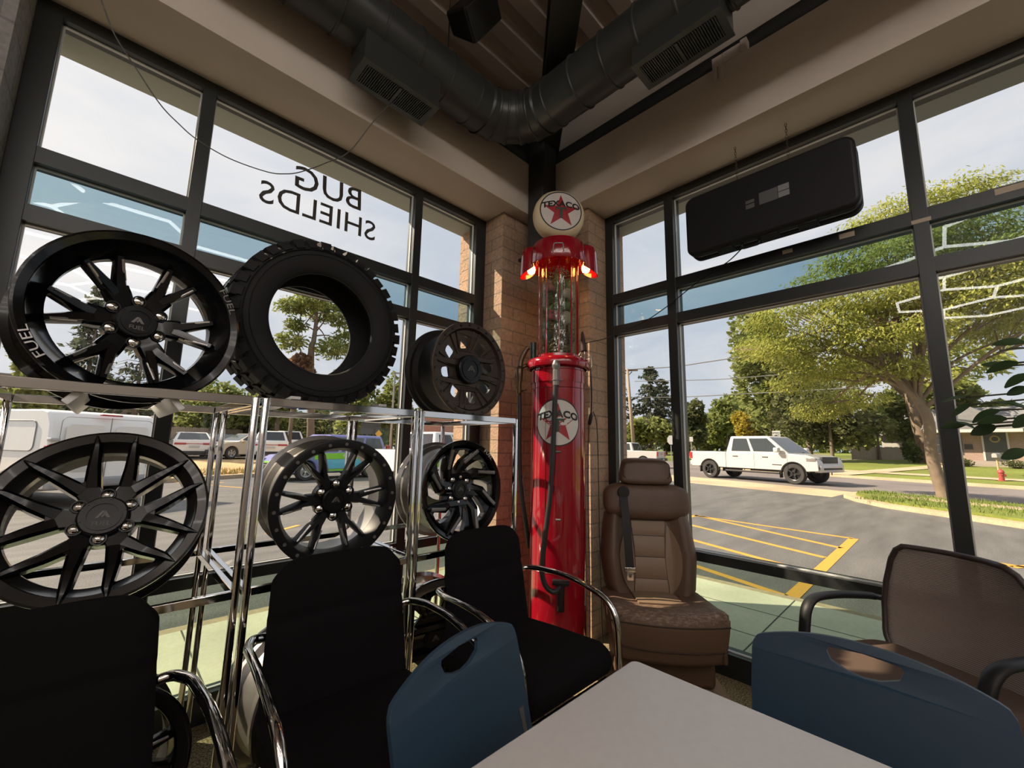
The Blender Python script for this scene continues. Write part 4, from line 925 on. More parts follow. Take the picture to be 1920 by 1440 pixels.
# backrest
def bw(v): 
    pts = [(0, 0.235), (0.15, 0.275), (0.5, 0.297), (0.85, 0.278), (1, 0.262)]
    for a, b in zip(pts, pts[1:]):
        if v <= b[0]: return lerp(a[1], b[1], (v - a[0]) / (b[0] - a[0]))
def bk(u, v, off=0.0):
    a = u * 2 - 1; z = lerp(0.385, 0.875, v); y = 0.335 + 0.10 * v - 0.015 * math.sin(math.pi * v)
    bol = -0.055 * max(0, min(1, (abs(a) - 0.45) / 0.3)) * (1 - abs(a) ** 12) + 0.055 * abs(a) ** 12
    return Vector((a * bw(v), y + bol - off, z))
m = MB(); m.slab(lambda u, v: (bk(u, v), Vector((bk(u, v).x * 0.96, 0.335 + 0.10 * v + 0.11, bk(u, v).z))), 30, 20, 0.1); m.build('backrest', M_LEA, S, smooth=60)
m = MB()
def ctr(u, v):
    z = v; hw = 0.30 + 0.10 * abs(2 * v - 1) ** 1.5; uu = 0.5 + (u - 0.5) * hw; q = 0
    puff = 0.010 * abs(math.sin(math.pi * (0.06 + v * 3.9))) ** 0.5
    return bk(uu, 0.02 + 0.96 * v, 0.004 + puff)
m.slab(lambda u, v: (ctr(u, v), ctr(u, v) + Vector((0, 0.03, 0))), 14, 60, 0.03); m.build('back_insert', M_LEAT, S, smooth=60)
for s in (-1, 1):
    m = MB()
    def sidep(u, v, s=s):
        hw = 0.30 + 0.10 * abs(2 * v - 1) ** 1.5; inner = hw / 2 + 0.006; outer = inner + 0.15 * (1 - abs(2 * v - 1) ** 2.2) + 0.004
        return bk(0.5 + s * lerp(inner, outer, u), 0.06 + 0.82 * v, 0.009)
    m.slab(lambda u, v: (sidep(u, v), sidep(u, v) + Vector((0, 0.02, 0))), 8, 24, 0.02); m.build('side_insert', M_LEAT, S, smooth=60)
for k in (1, 2, 3): m = MB(); v = (k - 0.06 * 1) / 3.9; m.tube([ctr(i / 14, v) + Vector((0, -0.001, 0)) for i in range(15)], 0.0028, 6); m.build('quilting_seam', M_SEAM, S, smooth=180)
# shoulders and headrest
def blob(cx, cy, cz, w, d, h, name, mt, k=4.0, taper=0.0, parent=S):
    m = MB()
    def f(u, v):
        a = 2 * math.pi * u; b = math.pi * (v - 0.5)
        def se(c, e): return math.copysign(abs(c) ** e, c)
        e1, e2 = 2 / k, 2 / k; x = se(math.cos(b), e1) * se(math.cos(a), e2); z = se(math.sin(b), e1); y = se(math.cos(b), e1) * se(math.sin(a), e2)
        return Vector((cx + x * w * (1 - taper * z), cy + y * d + 0.02 * z, cz + z * h))
    m.grid(f, 48, 26); return m.build(name, mt, parent, smooth=180)
blob(0, 0.455, 0.955, 0.272, 0.078, 0.115, 'shoulder_rest', M_LEA, 3.4)
blob(0, 0.465, 1.143, 0.158, 0.062, 0.084, 'headrest', M_LEA, 5.0, 0.10)
m = MB(); m.tube([(math.copysign(abs(math.cos(a)) ** 0.45, math.cos(a)) * 0.145, 0.400, 1.150 + 0.006 * math.copysign(abs(math.sin(a)) ** 0.45, math.sin(a)) * 10) for a in [2 * math.pi * i / 40 for i in range(40)]], 0.003, 6, closed=True); m.build('headrest_piping', M_SEAM, S, smooth=180)
# seat belt
m = MB(); pts = [(-0.150, 0.368, 1.005), (-0.150, 0.355, 0.96), (-0.148, 0.300, 0.85), (-0.142, 0.272, 0.70), (-0.136, 0.268, 0.585)]
rings = [[Vector((p[0] - 0.024, p[1], p[2])), Vector((p[0] + 0.024, p[1], p[2])), Vector((p[0] + 0.024, p[1] + 0.003, p[2])), Vector((p[0] - 0.024, p[1] + 0.003, p[2]))] for p in spline(pts, 5)]
m.loft(rings); b = m.build('seat_belt', M_BELT, S, smooth=40)
m = MB(); m.lathe([(0.001, -0.012), (0.03, -0.010), (0.038, 0.0), (0.034, 0.012), (0.001, 0.014)], 20, T=Matrix.Translation((-0.150, 0.375, 1.012)) @ Matrix.Rotation(R(90), 4, 'X')); m.build('belt_guide', M_BELT, b)
m = MB(); m.rbox((-0.168, 0.258, 0.56), (-0.104, 0.268, 0.588), 0.003); m.prism(rrect(-0.018, -0.05, 0.018, 0.01, 0.005), -0.003, 0.003, holes=[rrect(-0.008, -0.035, 0.008, -0.015, 0.003)], T=Matrix.Translation((-0.136, 0.263, 0.565)) @ Matrix.Rotation(R(90), 4, 'X')); m.build('belt_tongue', M_CHROME, b)
m = MB(); m.tube([(0.14, 0.30, 0.42), (0.19, 0.305, 0.415), (0.26, 0.31, 0.42)], 0.020, 8, flat=0.5); m.build('belt_buckle', M_BELT, S)
# timber under it
M_WOOD = mat('raw_timber', (0.34, 0.22, 0.13), 0.8, vary=(9, 0.6, (0.22, 0.14, 0.085)))
for lab, x, w in (('raw timber plank under the van seat, nearer the right window', 0.16, 0.14), ('raw timber plank under the van seat, nearer the fuel pump', -0.17, 0.14)):
    m = MB(); m.box((x - w / 2, -0.06, 0.0), (x + w / 2 + (0.07 if x > 0 else 0), 0.42, 0.06)); o = m.build('timber_plank', M_WOOD, smooth=0, bevel=0.003); o.location = S.location; o.rotation_euler = S.rotation_euler; tag(o, lab, 'plank')
m = MB(); m.lathe([(0.010, 0), (0.021, 0), (0.021, 0.003), (0.010, 0.003)], 24, closed=True); tag(m.build('washer', mat('zinc', (0.6, 0.59, 0.56), 0.35, 0.8), loc=(0.594, 2.148, 0.0)), 'small flat metal washer lying on the carpet under the rack', 'washer')

# ============================================================ air duct under the deck
M_DUCT = mat('grey_painted_duct', (0.036, 0.038, 0.037), 0.36, 0.2)
DY, DX, DZ, DR = 1.92, 1.833, 3.49, 0.15
D = thing('air_duct', 'round dark grey spiral air duct turning the corner under the metal deck', 'air duct', (DX, DY, DZ))
def off(p): return (p[0] - DX, p[1] - DY, p[2] - DZ)
er = 0.30
def ridged(p0, p1, step, first):
    """straight round duct with raised seams every step metres"""
    p0, p1 = Vector(p0), Vector(p1); L_ = (p1 - p0).length; d = (p1 - p0) / L_; P_ = [p0]; rr = [DR]; x = first
    while x < L_ - 0.02:
        for o, r in ((-0.008, DR), (-0.004, DR + 0.007), (0.004, DR + 0.007), (0.008, DR)): P_.append(p0 + d * (x + o)); rr.append(r)
        x += step
    m = MB(); m.tube(P_ + [p1], rr + [DR], 40, updir=(0, 0, 1)); return m
ridged(off((DX - er, DY, DZ)), off((-5.0, DY, DZ)), 0.21, 0.10).build('straight_run', M_DUCT, D, smooth=30)
ridged(off((DX, DY - er, DZ)), off((DX, -5.0, DZ)), 0.21, 0.08).build('straight_run', M_DUCT, D, smooth=30)
P_ = []; rr = []
for a in range(0, 91, 18):
    for o, r in ((-1.6, DR + 0.002), (-0.8, DR + 0.010), (0.8, DR + 0.010), (1.6, DR + 0.002)):
        if a == 0 and o < 0 or a == 90 and o > 0: continue
        q = R(a + o); P_.append(off((DX - er + er * math.sin(q), DY - er + er * math.cos(q), DZ))); rr.append(r)
m = MB(); m.tube(P_, rr, 40, updir=(0, 0, 1)); m.build('elbow', M_DUCT, D, smooth=30)
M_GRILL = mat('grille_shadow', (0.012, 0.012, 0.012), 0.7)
def register(x0, y0, z0, x1, y1, z1, alongx):
    m = MB(); a, b = off((x0, y0, z0)), off((x1, y1, z1)); m.box((a[0], a[1], a[2] + 0.004), b); g = m.build('register_box', M_DUCT, D, smooth=0, bevel=0.003)
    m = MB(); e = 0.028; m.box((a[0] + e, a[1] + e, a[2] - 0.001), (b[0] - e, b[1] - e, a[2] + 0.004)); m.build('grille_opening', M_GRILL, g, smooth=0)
    m = MB(); n = 34; L_ = (b[0] - a[0] if alongx else b[1] - a[1]) - 2 * e
    for i in range(n):
        p = (a[0] if alongx else a[1]) + e + L_ * (i + 0.5) / n
        if alongx: m.box((p - 0.0025, a[1] + e, a[2] - 0.009), (p + 0.0025, b[1] - e, a[2]))
        else: m.box((a[0] + e, p - 0.0025, a[2] - 0.009), (b[0] - e, p + 0.0025, a[2]))
    mid = (a[0] + b[0]) / 2 if alongx else (a[1] + b[1]) / 2
    if alongx: m.box((mid - 0.008, a[1] + e, a[2] - 0.011), (mid + 0.008, b[1] - e, a[2]))
    else: m.box((a[0] + e, mid - 0.008, a[2] - 0.011), (b[0] - e, mid + 0.008, a[2]))
    f0 = -0.004
    for q in (((a[0] + f0, a[1] + f0), (b[0] - f0, a[1] + e)), ((a[0] + f0, b[1] - e), (b[0] - f0, b[1] - f0)), ((a[0] + f0, a[1] + e), (a[0] + e, b[1] - e)), ((b[0] - e, a[1] + e), (b[0] - f0, b[1] - e))):
        m.box((q[0][0], q[0][1], a[2] - 0.006), (q[1][0], q[1][1], a[2] + 0.003))
    m.build('grille', M_DUCT, g, smooth=0)
register(0.714, 1.835, 3.198, 1.157, 2.02, 3.40, True)
register(1.742, 0.512, 3.252, 1.93, 0.946, 3.45, False)
for x, y in ((1.19, DY - 0.10), (-0.4, DY - 0.10)):
    m = MB(); m.cyl(off((x, y, DZ + 0.11)), off((x, y, H_DECK)), 0.004, n=6); m.lathe([(0.02, -0.004), (0.032, -0.004), (0.032, 0.004), (0.02, 0.004)], 18, T=Matrix.Translation(off((x, y - 0.043, DZ + 0.01))) @ LZ, closed=True); m.build('hanger_rod', M_STEEL, D)

# ============================================================ speaker under the deck
t = thing('loudspeaker', 'small black loudspeaker tilted down under the metal deck beside the duct', 'loudspeaker', (1.255, 1.66, 3.76), (R(28), R(20), R(30))); t.scale = (0.78, 0.85, 0.9)
m = MB(); m.loft([[(-0.075, 0.13, -0.13), (0.075, 0.13, -0.13), (0.075, 0.13, 0.13), (-0.075, 0.13, 0.13)], [(-0.115, -0.08, -0.155), (0.115, -0.08, -0.155), (0.115, -0.08, 0.155), (-0.115, -0.08, 0.155)]]); m.build('cabinet', M_BLACK, t, bevel=0.015)
m = MB(); m.rbox((-0.108, -0.092, -0.148), (0.108, -0.078, 0.148), 0.006); m.build('front_grille', mat('speaker_cloth', (0.016, 0.016, 0.017), 0.8), t)
m = MB(); m.tube([(0, 0.12, 0.06), (0.02, 0.17, 0.14), (0.03, 0.16, 0.36)], 0.008, 8); m.build('mount_arm', M_STEEL, t)

# ============================================================ long black case hung in the right window
K = thing('hanging_case', 'long black plastic case hanging on two chains in the right window', 'case', (2.55, 0.588, 2.68))
def case_shell(x0, x1, g=0.0):
    m = MB(); m.T = Matrix(((0, 0, 1, 0), (1, 0, 0, 0), (0, 1, 0, 0), (0, 0, 0, 1)))
    m.prism(rrect(-0.425 + g, -0.195 + g, 0.425 - g, 0.195 - g, 0.055, 7), x0, x1); m.T = None; return m
case_shell(-0.055, 0.012).build('lid', M_BLACK, K, bevel=0.018)
case_shell(0.016, 0.085).build('tray', M_BLACK, K, bevel=0.018)
case_shell(0.010, 0.018, 0.006).build('rim_gap', mat('pale_rim_strip', (0.25, 0.25, 0.26), 0.4), K)
for y in (0.21, -0.02, -0.20):
    m = MB(); m.rbox((-0.035, y - 0.045, -0.205), (0.05, y + 0.045, -0.188), 0.006); m.build('latch', M_BLACK, K)
m = MB(); m.tube(arc_path([(-0.01, 0.03, -0.195), (-0.01, 0.03, -0.225), (-0.01, 0.12, -0.225), (-0.01, 0.12, -0.195)], 0.02), 0.008, 8); m.build('handle', M_BLACK, K)
M_LBL = mat('grey_label', (0.085, 0.085, 0.085), 0.6); M_LBL2 = mat('pale_label', (0.20, 0.205, 0.21), 0.6)
for (y0, y1, z0, z1, mt) in ((-0.085, 0.005, -0.02, 0.05, M_LBL), (-0.140, -0.088, 0.018, 0.052, M_LBL2), (-0.140, -0.088, -0.018, 0.014, M_LBL2), (0.03, 0.075, 0.012, 0.03, M_LBL), (0.03, 0.075, -0.02, 0.005, M_LBL)):
    m = MB(); m.box((-0.0565, y0, z0), (-0.0548, y1, z1)); m.build('sticker', mt, K, smooth=0)
for y in (0.134, -0.133):
    m = MB(); n = 15; top = H_SOF - 2.68
    for i in range(n):
        z = lerp(0.192, top, (i + 0.5) / n); rr = (top - 0.192) / n * 0.62; ph = i % 2
        m.tube([(0.03 + (0.005 * math.cos(a) if ph else 0), y + (0 if ph else 0.005 * math.cos(a)), z + rr * math.sin(a)) for a in [2 * math.pi * k / 10 for k in range(10)]], 0.0014, 5, closed=True)
    m.build('chain', mat('rusty_chain', (0.10, 0.065, 0.045), 0.5, 0.6), K, smooth=180)

# ============================================================ cords and cables
def cord(name, label, cat, pts, r, mt, n=8):
    m = MB(); m.tube(spline(pts, n), r, 6); return tag(m.build(name, mt, smooth=180), label, cat)
cord('power_cord', 'thin black cord from the hanging case down along the transom to the pump', 'cord', [(2.545, 0.70, 2.468), (2.60, 0.80, 2.43), (2.66, 0.93, 2.41), (2.712, 1.06, 2.38), (2.712, 1.26, 2.27), (2.70, 1.44, 2.19), (2.60, 1.66, 2.10), (2.46, 1.72, 2.05), (2.375, 1.70, 2.02)], 0.0035, M_BLACK)
wp = [on_y(x, y, 2.10) for x, y in ((178, -40), (190, 0), (215, 65), (255, 128), (300, 195), (335, 232), (370, 262), (430, 297), (500, 322), (535, 326), (565, 322), (610, 306), (655, 284), (690, 240), (718, 203))]
wp[-1].y = 1.99; wp[-2].y = 2.05; wp[-1] = Vector((wp[-1].x, 1.99, 3.196))
cord('speaker_wire', 'loose thin wire drooping across the left window from the duct grille', 'wire', wp, 0.0026, mat('grey_wire', (0.09, 0.085, 0.08), 0.6))
# inspection lamp with wire cage, hung beside the pump
t = thing('inspection_lamp', 'caged inspection lamp hanging on the brick beside the pump glass', 'lamp', (2.395, 1.725, 1.92))
m = MB(); m.lathe([(0.006, 0.19), (0.012, 0.17), (0.016, 0.12), (0.022, 0.06), (0.024, 0.045), (0.001, 0.045)], 16, T=Matrix.Rotation(R(-8), 4, 'Y')); m.build('grip', mat('dark_maroon_rubber', (0.035, 0.012, 0.015), 0.6), t, smooth=180)
m = MB()
for k in range(5):
    a = 2 * math.pi * k / 5; m.tube(spline([(0.02 * math.cos(a), 0.02 * math.sin(a), 0.05), (0.045 * math.cos(a), 0.045 * math.sin(a), 0.01), (0.05 * math.cos(a), 0.05 * math.sin(a), -0.07), (0.012 * math.cos(a), 0.012 * math.sin(a), -0.105)], 4), 0.0022, 5)
for z, r in ((0.0, 0.047), (-0.075, 0.049)): m.tube([(r * math.cos(2 * math.pi * k / 20), r * math.sin(2 * math.pi * k / 20), z) for k in range(20)], 0.0022, 5, closed=True)
m.build('wire_cage', mat('pale_wire', (0.42, 0.40, 0.38), 0.4, 0.5), t, smooth=180)
pc = [on_d(x, y, 2.93) for x, y in ((1107, 690), (1109, 730), (1109, 765), (1108, 778))]
cord('extension_plug_lead', 'black lead with a plug hanging beside the pump body', 'lead', pc, 0.0045, M_BLACK)
m = MB(); a = on_d(1109, 774, 2.93); b = on_d(1105, 797, 2.93); m.tube([a, a.lerp(b, 0.3), a.lerp(b, 0.8), b], [0.008, 0.014, 0.013, 0.009], 10); bpy.data.objects['extension_plug_lead']
plug = m.build('plug', M_BLACK, bpy.data.objects['extension_plug_lead'])
pc = [on_d(x, y, 2.95) for x, y in ((1104, 797), (1103, 850), (1103, 950), (1106, 1080), (1106, 1180))]; pc[-1].z = 0.02
cord('floor_lead', 'thin black lead running down the brick from the plug to the floor', 'lead', pc, 0.003, M_BLACK)
pc = [on_d(x, y, 2.99) for x, y in ((1112, 772), (1118, 790), (1121, 840), (1123, 950), (1126, 1080), (1130, 1200))]; pc[-1].z = 0.02
cord('floor_lead', 'black lead looping over the plug and down beside the window jamb', 'lead', pc, 0.0032, M_BLACK)
# white bracket screwed on top of the right bulkhead
t = thing('wall_bracket', 'small white slotted bracket fixed over the right bulkhead near the duct grille', 'bracket', (2.40, 0.735, 3.575))
M_WBR = mat('white_bracket', (0.52, 0.45, 0.40), 0.6)
m = MB(); m.T = Matrix(((0, 0, 1, 0), (1, 0, 0, 0), (0, 1, 0, 0), (0, 0, 0, 1))); m.prism([(-0.03, -0.10), (0.03, -0.10), (0.03, 0.07), (-0.03, 0.07)], -0.010, 0.0, holes=[[(-0.006, -0.08), (0.006, -0.08), (0.006, 0.0), (-0.006, 0.0)]]); m.build('slotted_plate', M_WBR, t, smooth=0)
m = MB(); m.box((-0.012, -0.13, 0.006), (0.025, -0.031, 0.07)); m.box((-0.02, -0.165, 0.006), (0.03, -0.13, 0.075)); m.build('bracket_block', M_WBR, t, smooth=0, bevel=0.003)

# ============================================================ potted plant at the right
T = thing('potted_plant', 'tall leafy pot plant reaching in front of the right window', 'plant', (1.62, -0.80, 0))
m = MB(); m.lathe([(0.001, 0), (0.13, 0), (0.165, 0.28), (0.175, 0.28), (0.175, 0.31), (0.155, 0.31), (0.15, 0.27), (0.001, 0.27)], 32); m.build('pot', mat('terracotta', (0.25, 0.10, 0.055), 0.8), T)
m = MB(); m.lathe([(0.001, 0.272), (0.15, 0.272), (0.15, 0.262)], 24); m.build('soil', mat('potting_soil', (0.03, 0.02, 0.015), 0.95, bump=(60, 1.0)), T)
st = MB(); lf = MB(); rnd = random.Random(11); o3 = Vector((1.62, -0.80, 0))
main = spline([(0, 0, 0.27), (0.01, 0.04, 0.7), (-0.03, 0.06, 1.1), (0.0, 0.12, 1.45), (0.02, 0.16, 1.75)], 6); st.tube(main, [lerp(0.014, 0.006, i / (len(main) - 1)) for i in range(len(main))], 8)
def leaf(c, d, L_, w, up=Vector((0, 0, 1)), twist=0.0):
    d = d.normalized(); s = d.cross(up).normalized(); u = s.cross(d); s2 = s * math.cos(twist) + u * math.sin(twist); u2 = s2.cross(d)
    vs = []; n = 7
    for i in range(n + 1):
        t = i / n; hw = w * math.sin(math.pi * min(1, t * 0.93 + 0.04)) ** 0.75 * (1 - 0.25 * t); p = c + d * (L_ * t) - u2 * (0.16 * L_ * t * t)
        vs += [p - s2 * hw + u2 * hw * 0.3, p, p + s2 * hw + u2 * hw * 0.3]
    k = len(vs); vs2 = [v - u2 * 0.0012 for v in vs]
    fs = []
    for i in range(n):
        for j in (0, 1): a = i * 3 + j; fs += [(a, a + 1, a + 4, a + 3), (a + k + 3, a + k + 4, a + k + 1, a + k)]
    lf.add(vs + vs2, fs)
rv_ = lambda k: Vector((rnd.uniform(-k, k), rnd.uniform(-k, k), rnd.uniform(-k, k)))
tips = [((1790, 748), 1.60, 38), ((1800, 762), 1.58, 36), ((1790, 800), 1.62, 34), ((1812, 806), 1.60, 26), ((1846, 802), 1.58, 38), ((1850, 772), 1.56, 44), ((1866, 788), 1.54, 40), ((1905, 770), 1.52, 40), ((1885, 683), 1.58, 44), ((1868, 690), 1.60, 32), ((1906, 656), 1.56, 40), ((1910, 705), 1.55, 40), ((1898, 645), 1.62, 40), ((1912, 730), 1.56, 30), ((1905, 848), 1.52, 36), ((1918, 780), 1.52, 36)]
nodes = {}
for (px, py), D_, sz in tips:
    c = on_d(px, py, D_) - o3; base = on_d(px + sz * 0.55, py - 3, D_ - 0.02) - o3
    L_ = sz / FPX * D_ * 1.25 * 0.8; d = (on_d(px - 20, py + rnd.uniform(-6, 9), D_) - on_d(px, py, D_))
    leaf(base, d.normalized() + Vector((0, 0, rnd.uniform(-0.7, 0.4))), L_ * 0.62, L_ * 0.21, up=(Vector((-0.75, 0.1, 0.75)) + rv_(0.6)).normalized())
    z = base.z; att = main[min(len(main) - 1, max(6, int((z - 0.27) / 1.5 * len(main)) - 2))]
    st.tube(spline([att, att.lerp(base, 0.5) + Vector((0, 0, 0.03)), base], 5), 0.0022, 5)
for i in range(60):
    a = rnd.choice(main[8:]); d = Vector((rnd.uniform(-1, 1), rnd.uniform(-1, 0.25), rnd.uniform(-0.2, 0.6))).normalized(); b = a + d * rnd.uniform(0.08, 0.30); st.tube([a, a.lerp(b, 0.5) + Vector((0, 0, 0.02)), b], 0.0022, 5); leaf(b, d + Vector((0, 0, -0.3)), rnd.uniform(0.07, 0.11), rnd.uniform(0.02, 0.028), twist=rnd.uniform(-0.6, 0.6))
st.build('stem', mat('plant_stem', (0.06, 0.06, 0.03), 0.7), T, smooth=180); lf.build('foliage', mat('pot_plant_leaf', (0.030, 0.060, 0.020), 0.42), T, smooth=60, fix=False)
# ============================================================ outdoors: ground
LOT = -0.14
RN, RP, RQ = Vector((19.9, 2.5)), Vector((0.935, -0.35)), Vector((0.35, 0.935))     # road frame: along RP away from us, along RQ beside the road
def rd(p, q): v = RN + RP * p + RQ * q; return (v.x, v.y)
def gz(x, y):
    """ground height"""
    v = Vector((x, y)) - RN; p = v.dot(RP); q = v.dot(RQ)
    if x > 5 and p > 9.7:
        if 15.5 < q < 27: return LOT + 0.012 * (p - 9.7)
        return -0.02 + min(0.62, max(0, p - 10.0) * 0.036) + max(0, p - 28) * 0.010
    k = y - (18.0 + 0.42 * (x - 1.0))
    if k > 0 and x < 14: return LOT + min(0.40, 0.13 + k * 0.030)
    return LOT
def gpt(px, py):
    """where a sight line meets the ground"""
    d = ray(px, py); d = d / math.hypot(d.x, d.y); t = 3.0
    while t < 220:
        P = EYE + d * t
        if P.z < gz(P.x, P.y): break
        t += 0.05 if t < 40 else 0.2
    return Vector((P.x, P.y, gz(P.x, P.y)))

def ground_mat(name, c1, c2, scale, rough=0.9, c3=None, bump=0.3, streak=None):
    m = bpy.data.materials.new(name); m.use_nodes = True; nt = m.node_tree; N = nt.nodes; L = nt.links; b = N['Principled BSDF']; b.inputs['Roughness'].default_value = rough; b.inputs['Specular IOR Level'].default_value = 0.25
    tc = N.new('ShaderNodeTexCoord'); n = N.new('ShaderNodeTexNoise'); n.inputs['Scale'].default_value = scale; n.inputs['Detail'].default_value = 8; n.inputs['Roughness'].default_value = 0.65; L.new(tc.outputs['Object'], n.inputs[0])
    r = N.new('ShaderNodeValToRGB'); L.new(n.outputs[0], r.inputs[0]); e = r.color_ramp.elements; e[0].position = 0.32; e[0].color = (*c1, 1); e[1].position = 0.7; e[1].color = (*c2, 1)
    n2 = N.new('ShaderNodeTexNoise'); n2.inputs['Scale'].default_value = scale * 0.03; n2.inputs['Detail'].default_value = 6
    if streak:
        mp = N.new('ShaderNodeMapping'); mp.inputs['Scale'].default_value = (streak[0], streak[1], 1); mp.inputs['Rotation'].default_value = (0, 0, R(streak[2])); L.new(tc.outputs['Object'], mp.inputs[0]); L.new(mp.outputs[0], n2.inputs[0])
    else: L.new(tc.outputs['Object'], n2.inputs[0])
    mx = N.new('ShaderNodeMixRGB'); mx.blend_type = 'MULTIPLY'; mx.inputs[0].default_value = 0.55; r2_ = N.new('ShaderNodeValToRGB'); r2_.color_ramp.elements[0].position = 0.3; r2_.color_ramp.elements[0].color = (0.55, 0.55, 0.55, 1); r2_.color_ramp.elements[1].position = 0.7; r2_.color_ramp.elements[1].color = (1.3, 1.28, 1.24, 1)
    L.new(n2.outputs[0], r2_.inputs[0]); L.new(r.outputs[0], mx.inputs[1]); L.new(r2_.outputs[0], mx.inputs[2]); L.new(mx.outputs[0], b.inputs['Base Color'])
    bp = N.new('ShaderNodeBump'); bp.inputs['Strength'].default_value = bump; bp.inputs['Distance'].default_value = 0.02; L.new(n.outputs[0], bp.inputs['Height']); L.new(bp.outputs[0], b.inputs['Normal'])
    return m
M_ASPH = ground_mat('weathered_asphalt', (0.055, 0.054, 0.055), (0.24, 0.235, 0.23), 85, rough=0.6, streak=(0.25, 1.4, 20))
M_ROAD = ground_mat('road_asphalt', (0.17, 0.15, 0.146), (0.225, 0.20, 0.194), 40, streak=(0.2, 0.2, 0))
M_CONC = ground_mat('pale_concrete', (0.66, 0.635, 0.49), (0.76, 0.725, 0.58), 30, bump=0.1)
M_KERB = ground_mat('warm_concrete', (0.42, 0.32, 0.21), (0.56, 0.45, 0.31), 18, bump=0.15)
M_LAWN = ground_mat('lawn_grass', (0.12, 0.155, 0.028), (0.24, 0.27, 0.06), 9, bump=0.8)
M_DRYG = ground_mat('dry_grass', (0.42, 0.28, 0.13), (0.62, 0.45, 0.26), 7, bump=0.8)
M_YEL = mat('yellow_road_paint', (0.62, 0.33, 0.035), 0.8, vary=(14, 0.7, (0.50, 0.28, 0.06)))
def flat(name, poly, z, mt, th=0.02):
    m = MB(); m.prism(poly, z - th, z); return struct(m.build(name, mt, smooth=0))
# parking lot
m = MB(); m.box((-60, 2.74, LOT - 0.5), (24, 80, LOT)); m.box((2.98, -60, LOT - 0.5), (24, 2.74, LOT)); struct(m.build('parking_lot', M_ASPH, smooth=0))
# sidewalk round the building, with joints
m = MB(); m.prism([(-30, 2.60), (3.0, 2.60), (3.0, -40), (4.64, -40), (4.64, 3.86), (-30, 3.86)], LOT - 0.1, -0.04); struct(m.build('sidewalk', M_CONC, smooth=0))
m = MB(); m.prism([(-30, 3.86), (4.64, 3.86), (4.64, -40), (4.76, -40), (4.76, 3.97), (-30, 3.97)], LOT - 0.1, -0.045); struct(m.build('sidewalk_kerb', M_KERB, smooth=0))
m = MB()
for x in (-3.0, -1.6, -0.2, 0.55, 1.9, 3.2): m.box((x, 2.8, -0.0405), (x + 0.01, 3.86, -0.0385))
for y in (2.3, 1.05, -0.2, -1.5): m.box((3.02, y, -0.0405), (4.64, y + 0.01, -0.0385))
m.box((3.55, -10, -0.0405), (3.558, 3.2, -0.0385)); m.box((4.1, -10, -0.0405), (4.108, 3.2, -0.0385))
struct(m.build('sidewalk_joint', mat('joint_dark', (0.10, 0.095, 0.08), 0.9), smooth=0))
# yellow painted bay beside the right window
def stripe(m, a, b, w):
    a = Vector(a); b = Vector(b); s = (b - a).normalized(); s = Vector((-s.y, s.x)) * w / 2
    m.prism([tuple(a + s), tuple(a - s), tuple(b - s), tuple(b + s)], LOT + 0.001, LOT + 0.004)
m = MB()
def g2(px, py): p = on_z(px, py, LOT); return (p.x, p.y)
stripe(m, g2(1601, 1010), g2(1484, 1120), 0.13)
for a, b in (((1303, 967), (1600, 1010)), ((1303, 966), (1578, 1028)), ((1285, 982), (1548, 1046)), ((1285, 1009), (1472, 1060)), ((1285, 1055), (1473, 1118))): stripe(m, g2(*a), g2(*b), 0.10)
stripe(m, g2(1306, 966), g2(1270, 978), 0.1)
for a, b in (((1830, 1049), (1960, 1070)), ((1838, 1053), (1900, 1063)), ((1900, 1064), (2000, 1056))): stripe(m, g2(*a), g2(*b), 0.09)
for a, b in (((312, 903), (470, 916)), ((312, 899), (420, 905)), ((500, 1001), (560, 985))): stripe(m, g2(*a), g2(*b), 0.09)
struct(m.build('bay_marking', M_YEL, smooth=0))
# road, apron, kerbs
flat('road', [rd(0, -90), rd(9.7, -90), rd(9.7, 120), rd(0, 120)], LOT + 0.004, M_ROAD)
flat('road_gutter', [rd(-0.45, -60), rd(0.0, -60), rd(0.0, 60), rd(-0.45, 60)], LOT + 0.006, M_KERB)
flat('driveway_apron', [rd(-3.3, 22), rd(-3.3, 4.5), rd(-2.9, 1.0), rd(-2.75, -0.9), rd(-0.4, -0.2), rd(-0.4, 22)], LOT + 0.004, M_KERB)
ia = [rd(-0.45, -0.7), rd(-1.4, -0.65), rd(-2.5, -1.1), rd(-3.3, -1.8), rd(-4.15, -2.9), rd(-4.6, -4.3), rd(-5.2, -6.2), rd(-8, -16), rd(-9, -60), rd(-0.45, -60)]
cx_ = sum(p[0] for p in ia[:6]) / 6
m = MB(); m.prism(ia, LOT - 0.05, LOT + 0.10); struct(m.build('island_kerb', M_KERB, smooth=0))
ib = [rd(-0.75, -1.0), rd(-1.4, -0.95), rd(-2.4, -1.4), rd(-3.05, -2.0), rd(-3.85, -3.0), rd(-4.3, -4.4), rd(-4.9, -6.3), rd(-7.7, -16), rd(-8.7, -60), rd(-0.75, -60)]
m = MB(); m.prism(ib, LOT, LOT + 0.16); struct(m.build('island_lawn', M_LAWN, smooth=0))
m = MB(); m.prism([rd(-1.6, -2.2), rd(-2.4, -2.2), rd(-3.6, -20), rd(-2.8, -20)], LOT, LOT + 0.165); struct(m.build('island_path', M_KERB, smooth=0))
